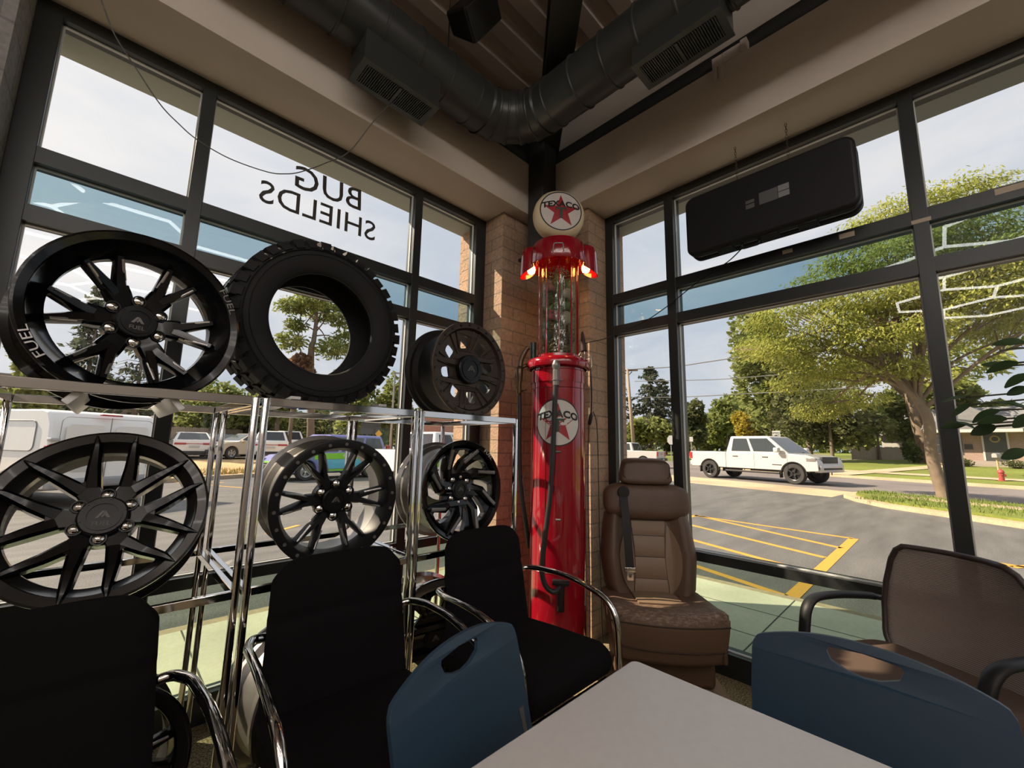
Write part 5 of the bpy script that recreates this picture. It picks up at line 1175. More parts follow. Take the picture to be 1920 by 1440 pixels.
# lawns beyond the road
m = MB(); nx, ny = 60, 70
def lawn(u, v):
    p = 9.75 + 90 * u ** 1.6; q = -60 + 140 * v; x, y = rd(p, q)
    return Vector((x, y, gz(x, y) if not (15.5 < q < 27) else -0.35))
m.grid(lawn, 50, 140); struct(m.build('lawn_far', M_LAWN, smooth=0, fix=False))
m = MB(); m.prism([rd(9.65, -60), rd(9.95, -60), rd(9.95, 15.4), rd(9.65, 15.4)], LOT - 0.1, 0.0); m.prism([rd(9.65, 27), rd(9.95, 27), rd(9.95, 80), rd(9.65, 80)], LOT - 0.1, 0.0); struct(m.build('far_kerb', M_KERB, smooth=0))
def strip(name, p0, p1, q0, q1, mt, dz=0.012, n=40):
    m = MB()
    def f(u, v):
        x, y = rd(lerp(p0, p1, u), lerp(q0, q1, v)); return Vector((x, y, gz(x, y) + dz))
    m.grid(f, 8, n); return struct(m.build(name, mt, smooth=0, fix=False))
strip('far_sidewalk', 12.6, 13.9, -60, 15.3, M_KERB, 0.03); strip('far_sidewalk', 12.6, 13.9, 27.2, 60, M_KERB, 0.03)
strip('house_path', 9.8, 24, 5.2, 6.6, M_KERB, 0.035); strip('side_walk', 14, 60, 33.0, 34.6, M_KERB, 0.035)
m = MB()
def sst(u, v):
    x, y = rd(9.7 + 110 * u, 15.6 + 11.4 * v); return Vector((x, y, LOT + 0.004 + 0.012 * 110 * u))
m.grid(sst, 20, 6); struct(m.build('side_street', M_ROAD, smooth=0, fix=False))
# grassy bank on the left behind its kerb, with the upper car park
m = MB()
def bank(u, v):
    x = lerp(-40, 16, u); yy = 18.0 + 0.42 * (x - 1.0); y = yy + 60 * v ** 1.7
    return Vector((x, y, LOT + min(0.40, 0.13 + (y - yy) * 0.030)))
m.grid(bank, 40, 40); struct(m.build('dry_bank', M_DRYG, smooth=0, fix=False))
m = MB(); m.prism([(-40, 0.58), (16, 24.1), (16, 24.35), (-40, 0.83)], LOT - 0.1, LOT + 0.14); struct(m.build('bank_kerb', M_KERB, smooth=0))
m = MB(); m.grid(lambda u, v: Vector((lerp(-40, 16, u), 18.0 + 0.42 * (lerp(-40, 16, u) - 1) + 8.6 + 60 * v, 0.275)), 8, 8); struct(m.build('upper_car_park', M_ROAD, smooth=0, fix=False))
m = MB(); m.grid(lambda u, v: Vector((lerp(8, 80, u), lerp(24, 110, v), LOT - 0.02)), 4, 4); m.grid(lambda u, v: Vector((lerp(-80, 20, u), lerp(70, 160, v), 0.24)), 4, 4); struct(m.build('ground_beyond', M_LAWN, smooth=0, fix=False))
# grass blades along the edges, uncountable
rnd = random.Random(5); m = MB()
def tuft(x, y, z, h):
    for k in range(3):
        a = rnd.uniform(0, 6.28); d = Vector((math.cos(a), math.sin(a), 0)) * h * 0.12; l = Vector((rnd.uniform(-.4, .4) * h, rnd.uniform(-.4, .4) * h, h)); b = Vector((x + rnd.uniform(-.06, .06), y + rnd.uniform(-.06, .06), z)); m.add([b - d, b + d, b + l], [(0, 1, 2)])
for i in range(2600):
    q = -1.2 - rnd.random() ** 1.4 * 12; p0 = -4.2 + (q + 4) * 0.12; p = lerp(max(-0.8, -0.8), min(-1.5, p0), rnd.random()); x, y = rd(p, q)
    if q > -2.2 and p < -2: continue
    tuft(x, y, LOT + 0.15, rnd.uniform(0.05, 0.11))
tag(m.build('grass_blades', mat('grass_blade', (0.14, 0.19, 0.03), 0.7), smooth=0, fix=False), 'short grass growing on the kerbed island by the road', 'grass', kind='stuff')
m = MB()
for i in range(1500):
    x = rnd.uniform(-2, 9); y = 18.25 + 0.42 * (x - 1) + rnd.random() ** 2 * 2.2; tuft(x, y, gz(x, y), rnd.uniform(0.06, 0.16))
tag(m.build('dry_grass_blades', mat('dry_blade', (0.36, 0.28, 0.08), 0.8), smooth=0, fix=False), 'straw-coloured grass along the kerb of the bank', 'grass', kind='stuff')
# ============================================================ outdoors: trees, poles, buildings
def leaf_mat(name, c1, c2, scale=1.2):
    m = bpy.data.materials.new(name); m.use_nodes = True; nt = m.node_tree; N = nt.nodes; L = nt.links; b = N['Principled BSDF']; b.inputs['Roughness'].default_value = 0.6; b.inputs['Specular IOR Level'].default_value = 0.2
    g = N.new('ShaderNodeNewGeometry'); r = N.new('ShaderNodeValToRGB'); L.new(g.outputs['Random Per Island'], r.inputs[0]); e = r.color_ramp.elements; e[0].color = (*c1, 1); e[1].color = (*c2, 1)
    L.new(r.outputs[0], b.inputs['Base Color']); t = N.new('ShaderNodeBsdfTranslucent'); L.new(r.outputs[0], t.inputs[0]); mx = N.new('ShaderNodeMixShader'); mx.inputs[0].default_value = 0.45
    L.new(b.outputs[0], mx.inputs[1]); L.new(t.outputs[0], mx.inputs[2]); L.new(mx.outputs[0], N['Material Output'].inputs[0]); return m
LF_LOC = leaf_mat('locust_leaf', (0.22, 0.26, 0.045), (0.46, 0.46, 0.12))
LF_DRK = leaf_mat('dark_maple_leaf', (0.085, 0.105, 0.04), (0.19, 0.20, 0.085))
LF_MID = leaf_mat('mid_green_leaf', (0.15, 0.19, 0.05), (0.31, 0.34, 0.11))
LF_YEL = leaf_mat('yellowing_leaf', (0.34, 0.27, 0.03), (0.46, 0.38, 0.06))
LF_SPR = leaf_mat('spruce_needle', (0.070, 0.09, 0.06), (0.14, 0.155, 0.10))
LF_HDG = leaf_mat('hedge_leaf', (0.05, 0.09, 0.02), (0.13, 0.17, 0.045))
LF_RED = leaf_mat('brownish_leaf', (0.17, 0.09, 0.05), (0.26, 0.16, 0.09))
M_BARK = mat('grey_brown_bark', (0.20, 0.15, 0.11), 0.9, bump=(14, 1.0), vary=(3, 0.6, (0.13, 0.10, 0.08)))
M_BARKP = mat('pale_bark', (0.25, 0.185, 0.13), 0.9, bump=(10, 1.0), vary=(4, 0.5, (0.16, 0.12, 0.09)))
def quad_leaf(m, c, d, s, L_, w): m.add([c - d * L_ * 0.5, c + s * w * 0.5, c + d * L_ * 0.5, c - s * w * 0.5], [(0, 1, 2, 3)])
def rv(rn): 
    while True:
        v = Vector((rn.uniform(-1, 1), rn.uniform(-1, 1), rn.uniform(-1, 1)))
        if 0.05 < v.length < 1: return v.normalized()
def crown(m, rn, c, r, n, size, droop=0.0, shell=0.55, flat_=0.0):
    """leaves spread through an ellipsoid, thickest near its surface"""
    for i in range(n):
        v = rv(rn); k = rn.uniform(shell, 1.0) ** 0.6 * (0.88 + 0.24 * math.sin(v.x * 5 + c.x) * math.cos(v.y * 4 + v.z * 5))
        p = Vector((c.x + v.x * r[0] * k, c.y + v.y * r[1] * k, c.z + v.z * r[2] * k))
        d = (Vector((v.x, v.y, -droop)) + rv(rn) * 0.7).normalized(); s = d.cross(Vector((0, 0, 1)) * (0.4 + flat_) + rv(rn) * 0.6).normalized(); z = size * rn.uniform(0.6, 1.3)
        quad_leaf(m, p, d, s, z * (1.6 if droop else 1.2), z * (0.55 if droop else 0.8))
def tree(name, label, base, trunk, pads, n, size, lm, bark=M_BARK, seed=1, droop=0.0, limbs=True, group=None, cat='tree', flat_=0.0, shell=0.55, trunk_r=(0.2, 0.1)):
    """trunk: polyline relative to the base; pads: ellipsoids (x,y,z,rx,ry,rz) relative to the base"""
    rn = random.Random(seed); t = thing(name, label, cat, base, group=group)
    b = MB(); tp = spline(trunk, 6); k = len(tp); b.tube([tp[0] - Vector((0, 0, 0.3))] + tp, [trunk_r[0] * 1.35] + [lerp(trunk_r[0] * (1.25 if i < 2 else 1), trunk_r[1], i / (k - 1)) for i in range(k)], 12)
    if limbs:
        for (x, y, z, rx, ry, rz) in pads:
            e = Vector((x, y, z - rz * 0.3)); i = max(2, min(k - 1, int(k * 0.55 + rn.random() * k * 0.4))); a = tp[i]
            b.tube(spline([a, a.lerp(e, 0.45) + Vector((rn.uniform(-.3, .3), rn.uniform(-.3, .3), 0.12 * (e - a).length)), e], 5), [lerp(trunk_r[1] * 0.7, trunk_r[1] * 0.12, q / 10) for q in range(11)], 6)
            for q in range(3):
                f = e + Vector((rn.uniform(-rx, rx), rn.uniform(-ry, ry), rn.uniform(-.3, .7) * rz)) * 0.8; b.tube([a.lerp(e, 0.6), a.lerp(f, 0.85) + Vector((0, 0, .1)), f], [trunk_r[1] * .25, trunk_r[1] * .15, 0.01], 5)
    b.build('trunk', bark, t, smooth=180)
    m = MB(); tot = sum(p[3] * p[4] for p in pads)
    for (x, y, z, rx, ry, rz) in pads: crown(m, rn, Vector((x, y, z)), (rx, ry, rz), max(20, int(n * rx * ry / tot)), size, droop, shell, flat_)
    m.build('crown', lm, t, smooth=0, fix=False); return t
def top_at(base, py, px=None):
    """height above the base of a sight line over it"""
    d = ray(px, py); k = math.hypot(base.x, base.y) / math.hypot(d.x, d.y); return EYE.z + d.z * k - base.z
def wid(base, n): return n / FPX * (Vector((base.x, base.y, 0)).dot(Vector((fw.x, fw.y, 0))) )       # n pixels across at that distance, roughly
def depth(b): return (b - EYE).dot(fw)
def pads_round(rn, h0, h1, R_, n, k=0.45):
    out = []
    zc, rz = (h0 + h1) / 2, (h1 - h0) / 2
    for i in range(n):
        v = rv(rn); q = rn.uniform(0.35, 0.78); out.append((v.x * R_ * q, v.y * R_ * q, zc + v.z * rz * q, R_ * k * rn.uniform(.8, 1.2), R_ * k * rn.uniform(.8, 1.2), rz * k * rn.uniform(.75, 1.1)))
    return out
def simple_tree(name, label, px, py, ptop, wpx, lm, n=2600, size=None, seed=1, base_frac=0.25, dist=None, npads=9, group=None, lean=0.0, bark=M_BARK, zbase=None, **kw):
    b = gpt(px, py) if dist is None else None
    if dist is not None:
        d = ray(px, py); d = d / math.hypot(d.x, d.y); b = EYE + d * dist; b.z = gz(b.x, b.y) if zbase is None else zbase
    h = top_at(b, ptop, px); w = wpx / FPX * depth(b) / 2 * 0.9; rn = random.Random(seed)
    r0 = max(0.08, min(0.5, h * 0.022))
    return tree(name, label, b, [(0, 0, 0), (lean * 0.3, 0, h * 0.25), (lean * 0.6, lean * 0.2, h * 0.5), (lean, 0, h * 0.8)], pads_round(rn, h * base_frac, h, w, npads), n, size or max(0.12, h * 0.022), lm, bark, seed, group=group, trunk_r=(r0, r0 * 0.5), **kw)
def spruce(label, px, py, ptop, wpx, seed, dist=None, n=3600, bare=0.0, group=None, zbase=None, name='spruce', lm=None):
    if dist is None: b = gpt(px, py)
    else:
        d = ray(px, py); d = d / math.hypot(d.x, d.y); b = EYE + d * dist; b.z = gz(b.x, b.y) if zbase is None else zbase
    h = top_at(b, ptop, px); w = wpx / FPX * depth(b) / 2; rn = random.Random(seed); t = thing(name, label, 'tree', b, group=group)
    br = MB(); br.tube([(0, 0, -0.3), (0, 0, h * 0.5), (0, 0, h)], [h * 0.016, h * 0.009, 0.01], 10); m = MB(); nb = 150
    for i in range(nb):
        f = 0.07 + 0.93 * (i / nb) ** 0.85; z = h * f; L_ = w * (1.05 - f) ** 0.8 * rn.uniform(0.65, 1.1); a = rn.uniform(0, 6.283); o = Vector((math.cos(a), math.sin(a), 0))
        tip = Vector((0, 0, z)) + o * L_ + Vector((0, 0, -0.22 * L_ if f < 0.8 else 0.25 * L_)); br.tube([(0, 0, z), Vector((0, 0, z)) + o * L_ * 0.5 + Vector((0, 0, 0.03 * L_)), tip], [h * 0.0022, h * 0.0014, 0.006], 4)
        k = int(n / nb * (0.4 + L_ / w)); 
        for j in range(k):
            if rn.random() < bare: continue
            u = rn.uniform(0.18, 1.0); p = Vector((0, 0, z)).lerp(tip, u) + Vector((0, 0, 0.04 * L_ * math.sin(u * 3))); d = (o * 0.6 + rv(rn) * 0.8 + Vector((0, 0, -0.35))).normalized(); s = d.cross(rv(rn)).normalized()
            z_ = h * 0.028 * rn.uniform(0.6, 1.3); quad_leaf(m, p + rv(rn) * 0.04 * h * 0.3, d, s, z_ * 1.5, z_ * 0.6)
    br.build('trunk', M_BARK, t, smooth=180); m.build('crown', lm or LF_SPR, t, smooth=0, fix=False); return t

# ---- right: the big locust by the road
b = gpt(1775, 945); H = 9.6
rn = random.Random(21); pads = []
side = Vector((RQ.x, RQ.y)); awy = Vector((RP.x, RP.y))
def at_sight(px, py, D): P = on_d(px, py, D); return P - b
for (px, py, D, r, rz) in [(1450, 600, 16.0, 1.3, .6), (1480, 660, 16.5, 1.5, .6), (1445, 650, 18, 1.2, .6), (1520, 560, 16.5, 1.4, .7), (1560, 520, 17.5, 1.4, .6), (1560, 620, 16.2, 1.5, .6), (1545, 690, 17, 1.6, .55), (1600, 480, 17.5, 1.4, .6), (1630, 560, 16, 1.6, .6), (1640, 640, 16.2, 1.5, .5), (1620, 700, 18.5, 1.5, .5),
                            (1640, 430, 18, 1.5, .6), (1690, 480, 16.5, 1.6, .6), (1700, 560, 16.5, 1.5, .5), (1700, 400, 18.5, 1.6, .7), (1750, 440, 17, 1.6, .7), (1780, 380, 18.5, 1.5, .7), (1820, 430, 17, 1.7, .7), (1830, 370, 19, 1.4, .7), (1840, 520, 16.5, 1.8, .6), (1880, 480, 17, 1.6, .7), (1880, 560, 16.5, 1.7, .5), (1920, 520, 17, 1.8, .7), (1780, 560, 18.5, 1.5, .5), (1900, 620, 18.5, 1.6, .45), (1850, 610, 20, 1.5, .4), (1990, 560, 17, 2.0, .8), (1960, 450, 17.5, 1.9, .8), (1740, 510, 19.5, 1.6, .7), (1660, 600, 19.5, 1.5, .6), (1590, 590, 19.5, 1.5, .6), (1700, 690, 16.8, 1.0, .4), (1740, 610, 15.6, 1.0, .45), (1410, 655, 19.0, .9, .5), (1490, 720, 19.5, 1.2, .5), (1535, 770, 20, 1.2, .5), (1600, 750, 20, 1.3, .45)]:
    v = at_sight(px, py, D); pads.append((v.x, v.y, v.z, r, r, rz))
f1 = at_sight(1738, 780, 17.6); f2 = at_sight(1748, 860, 17.8); f3 = at_sight(1690, 700, 17.5)
tree('locust_tree', 'large yellow-green locust tree at the kerbed island, filling the right window', b, [(0, 0, 0), tuple(f2), tuple(f1), tuple(f3), (f3.x - 0.2, f3.y + 0.4, f3.z + 2.0)], pads, 76000, 0.088, LF_LOC, M_BARKP, 21, droop=0.6, flat_=1.0, shell=0.25, trunk_r=(0.16, 0.10))
GR = 'trees lining the far side of the road'
simple_tree('shade_tree', 'dark bushy maple beyond the road in front of the white pickup', 1562, 868, 715, 175, LF_DRK, 5200, 0.36, 31, 0.10, group=GR, npads=12)
simple_tree('shade_tree', 'small round-headed green tree on the lawn before the board fence', 1650, 862, 755, 85, LF_MID, 2600, 0.26, 32, 0.30, group=GR)
simple_tree('shade_tree', 'tall broad green tree standing behind the speed sign', 1455, 858, 560, 190, LF_MID, 6500, 0.5, 33, 0.12, dist=52, group=GR, npads=14)
simple_tree('shade_tree', 'olive-brown tree between the speed sign and the dark maple', 1520, 862, 640, 120, LF_DRK, 4200, 0.45, 34, 0.10, dist=47, group=GR, npads=12)
simple_tree('shade_tree', 'yellow-leaved tree at the mouth of the side street', 1402, 858, 765, 55, LF_YEL, 1700, 0.4, 35, 0.25, dist=56, group=GR)
simple_tree('shade_tree', 'fresh green tree right of the yellow-leaved one', 1432, 858, 745, 80, LF_MID, 2600, 0.42, 36, 0.10, dist=58, group=GR)
simple_tree('shade_tree', 'pale distant tree at the end of the side street', 1345, 850, 762, 80, LF_MID, 2200, 0.8, 37, 0.05, dist=95, group=GR)
simple_tree('shade_tree', 'distant tree behind the yellow-leaved one', 1385, 850, 738, 90, LF_MID, 2200, 0.8, 38, 0.05, dist=88, group=GR)
simple_tree('shade_tree', 'dense tree closing the left edge of the side street', 1305, 856, 752, 80, LF_DRK, 2600, 0.6, 39, 0.05, dist=70, group=GR)
simple_tree('shade_tree', 'broad tree behind the yellow-leaved tree, closing the street view', 1365, 852, 742, 110, LF_MID, 3600, 0.7, 44, 0.03, dist=84, group=GR, npads=12)
simple_tree('shade_tree', 'tree at the far left kerb of the side street', 1325, 852, 768, 70, LF_MID, 2600, 0.7, 45, 0.03, dist=92, group=GR, npads=10)
simple_tree('shade_tree', 'round light green tree behind the utility pole', 1215, 848, 768, 105, LF_MID, 3400, 0.5, 40, 0.08, dist=60, group=GR, npads=12)
simple_tree('shade_tree', 'olive shrubby tree right of the round light green one', 1250, 850, 790, 70, LF_HDG, 2200, 0.45, 41, 0.05, dist=62, group=GR)
simple_tree('shade_tree', 'tree with a pale trunk behind the brick house', 1830, 860, 690, 190, LF_MID, 4200, 0.5, 42, 0.35, dist=58, group=GR, npads=12)
simple_tree('shade_tree', 'leafy tree between the fence and the brick house', 1700, 860, 720, 120, LF_MID, 3200, 0.45, 43, 0.15, dist=60, group=GR)
GS = 'spruces beyond the road'
spruce('tall dark spruce behind the utility pole', 1222, 845, 690, 150, 51, 75, 6500, group=GS); spruce('dark spruce at the edge of the brick jamb behind the pole', 1158, 845, 698, 130, 52, 75, 5000, group=GS); spruce('shorter dark spruce between the pole and the mullion', 1246, 845, 712, 110, 54, 78, 4200, group=GS); spruce('grey-green spruce beside the side street', 1293, 850, 755, 80, 53, 72, 3200, group=GS)
# big pale trunk behind the locust
b = gpt(1737, 867); 
tree('old_tree', 'old tree with a massive pale trunk standing on the far lawn', b, [(0, 0, 0), (-0.1, 0.1, 2.0), (-0.4, 0.4, 4.5), (-0.8, 0.6, 7.5)], [(-2, 3, 8, 3, 3, 1.6), (2, -3, 8.5, 3.2, 3.2, 1.6), (0, 0, 10, 3.4, 3.4, 2), (-3.5, -1, 6.5, 2, 2, 1), (1, 4, 9, 2.5, 2.5, 1.5)], 4200, 0.36, LF_LOC, M_BARKP, 61, droop=0.5, trunk_r=(0.5, 0.32))
# shrubs
def shrub(label, px, py, wpx, hpx, lm, seed, n=900, cat='shrub', name='shrub', grp='shrubs across the road', dist=None, box=False):
    b = gpt(px, py) if dist is None else (lambda d: EYE + d / math.hypot(d.x, d.y) * dist)(ray(px, py))
    if dist is not None: b.z = gz(b.x, b.y)
    k = depth(b) / FPX; w, h = wpx * k / 2, hpx * k; rn = random.Random(seed); t = thing(name, label, cat, b, group=grp)
    st = MB(); st.tube([(0, 0, -0.1), (0, 0, h * 0.5)], [0.05, 0.02], 6); st.build('stem', M_BARK, t)
    m = MB()
    if box:
        s = Vector((0.7, -0.7, 0))
        for i in range(n): p = s * rn.uniform(-w, w) + Vector((0.7, 0.7, 0)) * rn.uniform(-0.5, 0.5) + Vector((0, 0, rn.uniform(0, h))); d = rv(rn); quad_leaf(m, p, d, d.cross(rv(rn)).normalized(), 0.25, 0.2)
    else:
        for j in range(5): v = rv(rn); crown(m, rn, Vector((v.x * w * .45, v.y * w * .45, h * 0.5 + v.z * h * .2)), (w * .6, w * .6, h * .42), n // 5, max(0.08, h * 0.12), shell=0.5)
    m.build('foliage', lm, t, smooth=0, fix=False)
shrub('conical bush beside the massive pale trunk', 1712, 868, 34, 38, LF_HDG, 71); shrub('low dark bush under the window of the brick house', 1812, 876, 32, 18, LF_DRK, 72, dist=44); shrub('clipped hedge left of the utility pole', 1168, 846, 50, 34, LF_HDG, 73, 1500, box=True, dist=58, name='hedge', cat='hedge'); shrub('low clipped bush right of the utility pole', 1217, 846, 26, 14, LF_DRK, 74, dist=56)
shrub('low bush at the foot of the brick house steps', 1905, 880, 40, 16, LF_DRK, 75, dist=43)

# ---- utility pole and wires
M_POLE = mat('weathered_pole', (0.33, 0.25, 0.18), 0.9); M_WIRE = mat('overhead_wire', (0.10, 0.10, 0.10), 0.6)
b = (lambda d: EYE + d / math.hypot(d.x, d.y) * 52)(ray(1190, 845)); b.z = gz(b.x, b.y)
pt_ = on_d(1176, 692, 52.0); t = thing('utility_pole', 'leaning wooden utility pole with crossarm and lamp arm across the road', 'utility pole', b)
m = MB(); m.tube([(0, 0, -0.3), tuple(pt_ - b)], [0.24, 0.16], 10); m.build('pole', M_POLE, t, smooth=180)
a0 = on_d(1158, 695, 52) - b; a1 = on_d(1196, 694, 52) - b; m = MB(); m.tube([a0, a1], 0.11, 6); m.tube([on_d(1170, 697, 52) - b, on_d(1178, 704, 52) - b, on_d(1185, 697, 52) - b], 0.06, 6); m.build('crossarm', mat('crossarm_timber', (0.16, 0.10, 0.08), 0.9), t)
m = MB(); m.tube([on_d(1180, 737, 52) - b, on_d(1167, 727, 52) - b, on_d(1150, 719, 52) - b], 0.07, 6); m.tube([on_d(1179, 731, 52) - b, on_d(1165, 725, 52) - b, on_d(1150, 722, 52) - b], 0.05, 6); m.build('lamp_arm', mat('galvanised', (0.55, 0.54, 0.52), 0.4, 0.6), t)
for lab, pts, r in (('upper overhead power line running from the pole crossarm', ((1176, 693, 52), (1260, 688, 50), (1330, 678, 47), (1420, 665, 44), (1600, 640, 40)), 0.055), ('middle overhead line below the power line', ((1190, 715, 52), (1330, 712, 48), (1420, 706, 45), (1600, 690, 40)), 0.04), ('lowest overhead cable strung to the locust tree', ((1182, 745, 52), (1255, 745, 50), (1330, 742, 47), (1500, 733, 42), (1640, 725, 38)), 0.045)):
    m = MB(); m.tube(spline([on_d(*p) for p in pts], 8), r, 5); tag(m.build('overhead_wire', M_WIRE, smooth=180), lab, 'wire')
# ---- signs
M_SIGN = mat('sign_white', (0.66, 0.65, 0.62), 0.5); M_GALV = mat('galvanised_post', (0.36, 0.36, 0.35), 0.5, 0.5)
def sign(name, label, px, ptop, pbot, wpx, dist, shape, mt, texts, cat='sign', back=False):
    c = on_d(px, (ptop + pbot) / 2, dist); k = depth(c) / FPX; w, h = wpx * k, (pbot - ptop) * k; g = gz(c.x, c.y); t = thing(name, label, cat, (c.x, c.y, g), (0, 0, math.atan2(c.y, c.x) - math.pi / 2)); z = c.z - g
    m = MB(); m.cyl((0, 0.04, 0), (0, 0.04, z + h * 0.4), 0.04, n=8); m.build('post', M_GALV, t)
    poly = rrect(-w / 2, -h / 2, w / 2, h / 2, w * 0.08) if shape == 'rect' else ([(w / 2 * math.cos(R(22.5 + 45 * i)), h / 2 * math.sin(R(22.5 + 45 * i))) for i in range(8)] if shape == 'oct' else [(0, h / 2), (w / 2, 0), (0, -h / 2), (-w / 2, 0)])
    m = MB(); m.prism(poly, -0.01, 0.01, T=Matrix.Translation((0, -0.02, z)) @ Matrix.Rotation(R(90), 4, 'X')); pnl = m.build('panel', mt, t, smooth=0)
    for s, yy, size in texts:
        vs, fs = text_mb(s, size * h, 0.001, bold=0.004); m = MB(); m.T = Matrix.Translation((0, -0.032, z + yy * h)) @ Matrix.Rotation(R(90), 4, 'X'); m.add(vs, fs); m.build('lettering', M_INK, pnl, smooth=0)
sign('road_sign', 'white SPEED LIMIT 25 sign behind the white pickup', 1456, 808, 838, 13, 36, 'rect', M_SIGN, [('SPEED', 0.36, 0.16), ('LIMIT', 0.20, 0.16), ('25', -0.05, 0.36), ('MPH', -0.34, 0.14)])
sign('road_sign', 'small blank white sign on a thin post by the side street', 1296, 819, 828, 6, 44, 'rect', M_SIGN, [])
sign('stop_sign', 'back of an octagonal stop sign beside the window mullion', 1258, 816, 834, 14, 46, 'oct', M_SIGN, [])
# mailbox and hydrant before the brick house
b = gpt(1874, 892); t = thing('mailbox', 'mailbox on a slim wooden post before the brick house', 'mailbox', b); m = MB(); hh = top_at(b, 858, 1868); m.tube([(0, 0, -.1), (-0.02, 0, hh)], 0.05, 6); m.build('post', mat('pale_post', (0.45, 0.34, 0.18), 0.8), t)
m = MB(); m.T = Matrix.Rotation(R(70), 4, 'Z'); m.prism([(-0.1, 0), (0.1, 0), (0.1, 0.14)] + [(0.1 * math.cos(R(a)), 0.14 + 0.1 * math.sin(R(a))) for a in range(20, 180, 20)] + [(-0.1, 0.14)], -0.3, 0.3, T=Matrix.Translation((0, 0, hh)) @ Matrix.Rotation(R(90), 4, 'X')); m.build('box', mat('mailbox_grey', (0.35, 0.34, 0.33), 0.5), t)
b = gpt(1879, 902); t = thing('fire_hydrant', 'red fire hydrant at the far kerb before the brick house', 'hydrant', b); t.scale = (0.75,) * 3
m = MB(); m.lathe([(0.001, 0), (0.19, 0), (0.19, 0.05), (0.13, 0.06), (0.13, 0.5), (0.17, 0.52), (0.17, 0.56), (0.14, 0.66), (0.07, 0.72), (0.04, 0.74), (0.04, 0.79), (0.001, 0.79)], 20); m.build('barrel', mat('hydrant_red', (0.36, 0.06, 0.05), 0.5), t)
m = MB(); m.cyl((-0.22, 0, 0.42), (0.22, 0, 0.42), 0.06, n=12); m.cyl((0, -0.22, 0.38), (0, 0, 0.38), 0.08, n=12); m.build('outlet_cap', mat('hydrant_red', (0.36, 0.06, 0.05), 0.5), t)

# ---- the brick house on the right
M_HB = brick_mat('house_brick', (0.36, 0.24, 0.19), (0.30, 0.20, 0.16), (0.34, 0.29, 0.26), 0.22, 0.075, 0.01, 0.3, 20); M_ROOF = mat('grey_shingle', (0.21, 0.21, 0.22), 0.9, vary=(5, 0.5, (0.16, 0.16, 0.165))); M_SIDE = mat('white_siding', (0.52, 0.50, 0.46), 0.7)
b = on_d(1857, 872, 46); b.z = gz(b.x, b.y); ang = math.atan2(b.y, b.x) - math.pi / 2 - R(8)
h = thing('brick_house', 'low brick house with a grey gabled roof seen through the plant leaves', 'house', b, (0, 0, ang))
m = MB(); m.box((-2.9, 0, -0.5), (12, 5, 2.75)); m.build('wall', M_HB, h, smooth=0)
m = MB(); m.prism([(-6.5, 2.65), (12.5, 2.65), (12.5, 2.8), (-6.5, 2.8)], 0, 0); m = MB()
m.add([(-3.3, -0.7, 2.6), (12.6, -0.7, 2.6), (12.6, 5.7, 2.6), (-3.3, 5.7, 2.6), (-3.3, 2.5, 4.4), (12.6, 2.5, 4.4)], [(0, 1, 5, 4), (2, 3, 4, 5), (1, 2, 5), (3, 0, 4), (0, 3, 2, 1)]); m.build('roof', M_ROOF, h, smooth=0)
m = MB(); m.add([(-3.2, -1.4, 2.55), (2.1, -1.4, 2.55), (-0.6, -1.4, 4.3), (-0.6, 3.0, 4.3), (-3.2, 3, 2.55), (2.1, 3, 2.55)], [(0, 1, 2), (0, 2, 3, 4), (1, 5, 3, 2), (0, 4, 5, 1)]); m.build('front_gable', M_ROOF, h, smooth=0)
m = MB(); m.box((-3.0, -1.42, 2.35), (1.9, -0.0, 2.56)); m.build('porch_beam', M_SIDE, h, smooth=0)
def win(x0, x1, z0, z1, parent):
    m = MB(); m.box((x0, -0.05, z0), (x1, 0.0, z1)); w = m.build('window', M_SIDE, parent, smooth=0); m = MB(); m.box((x0 + .08, -0.07, z0 + .08), (x1 - .08, -0.051, (z0 + z1) / 2 - .03)); m.box((x0 + .08, -0.07, (z0 + z1) / 2 + .03), (x1 - .08, -0.051, z1 - .08)); m.build('pane', mat('dim_pane', (0.16, 0.18, 0.17), 0.15), w, smooth=0)
    m = MB(); m.box((x1 + 0.05, -0.05, z0), (x1 + 0.5, 0, z1)); m.build('shutter', mat('grey_shutter', (0.10, 0.105, 0.115), 0.6), w, smooth=0)
win(-2.7, -1.75, 0.75, 2.2, h); win(3.4, 5.2, 0.75, 2.2, h)
m = MB(); m.box((-0.15, -0.06, 0.35), (0.95, 0, 2.4)); d = m.build('door', mat('dark_door', (0.05, 0.055, 0.05), 0.4), h, smooth=0); m = MB(); m.box((-0.25, -0.08, 0.35), (-0.15, 0, 2.5)); m.box((0.95, -0.08, 0.35), (1.05, 0, 2.5)); m.box((-0.25, -0.08, 2.4), (1.05, 0, 2.5)); m.build('door_frame', M_SIDE, d, smooth=0)
m = MB(); m.lathe([(0.16, 0), (0.21, -0.04), (0.26, 0), (0.21, 0.04)], 24, T=Matrix.Translation((0.4, -0.09, 1.9)) @ LZ, closed=True); m.build('wreath', mat('straw_wreath', (0.30, 0.26, 0.14), 0.9), d)
m = MB()
for i in range(3): m.box((-0.8 - 0.25 * (2 - i), -1.5 + 0.3 * i, -0.3), (1.7 + 0.25 * (2 - i), 0, 0.11 * (i + 1)))
m.build('step', mat('step_stone', (0.30, 0.26, 0.22), 0.9), h, smooth=0)
m = MB(); m.box((-1.15, -0.1, 1.15), (-0.75, -0.0, 1.5)); m.build('letter_box', mat('letter_box_black', (0.03, 0.03, 0.03), 0.4), h, smooth=0)
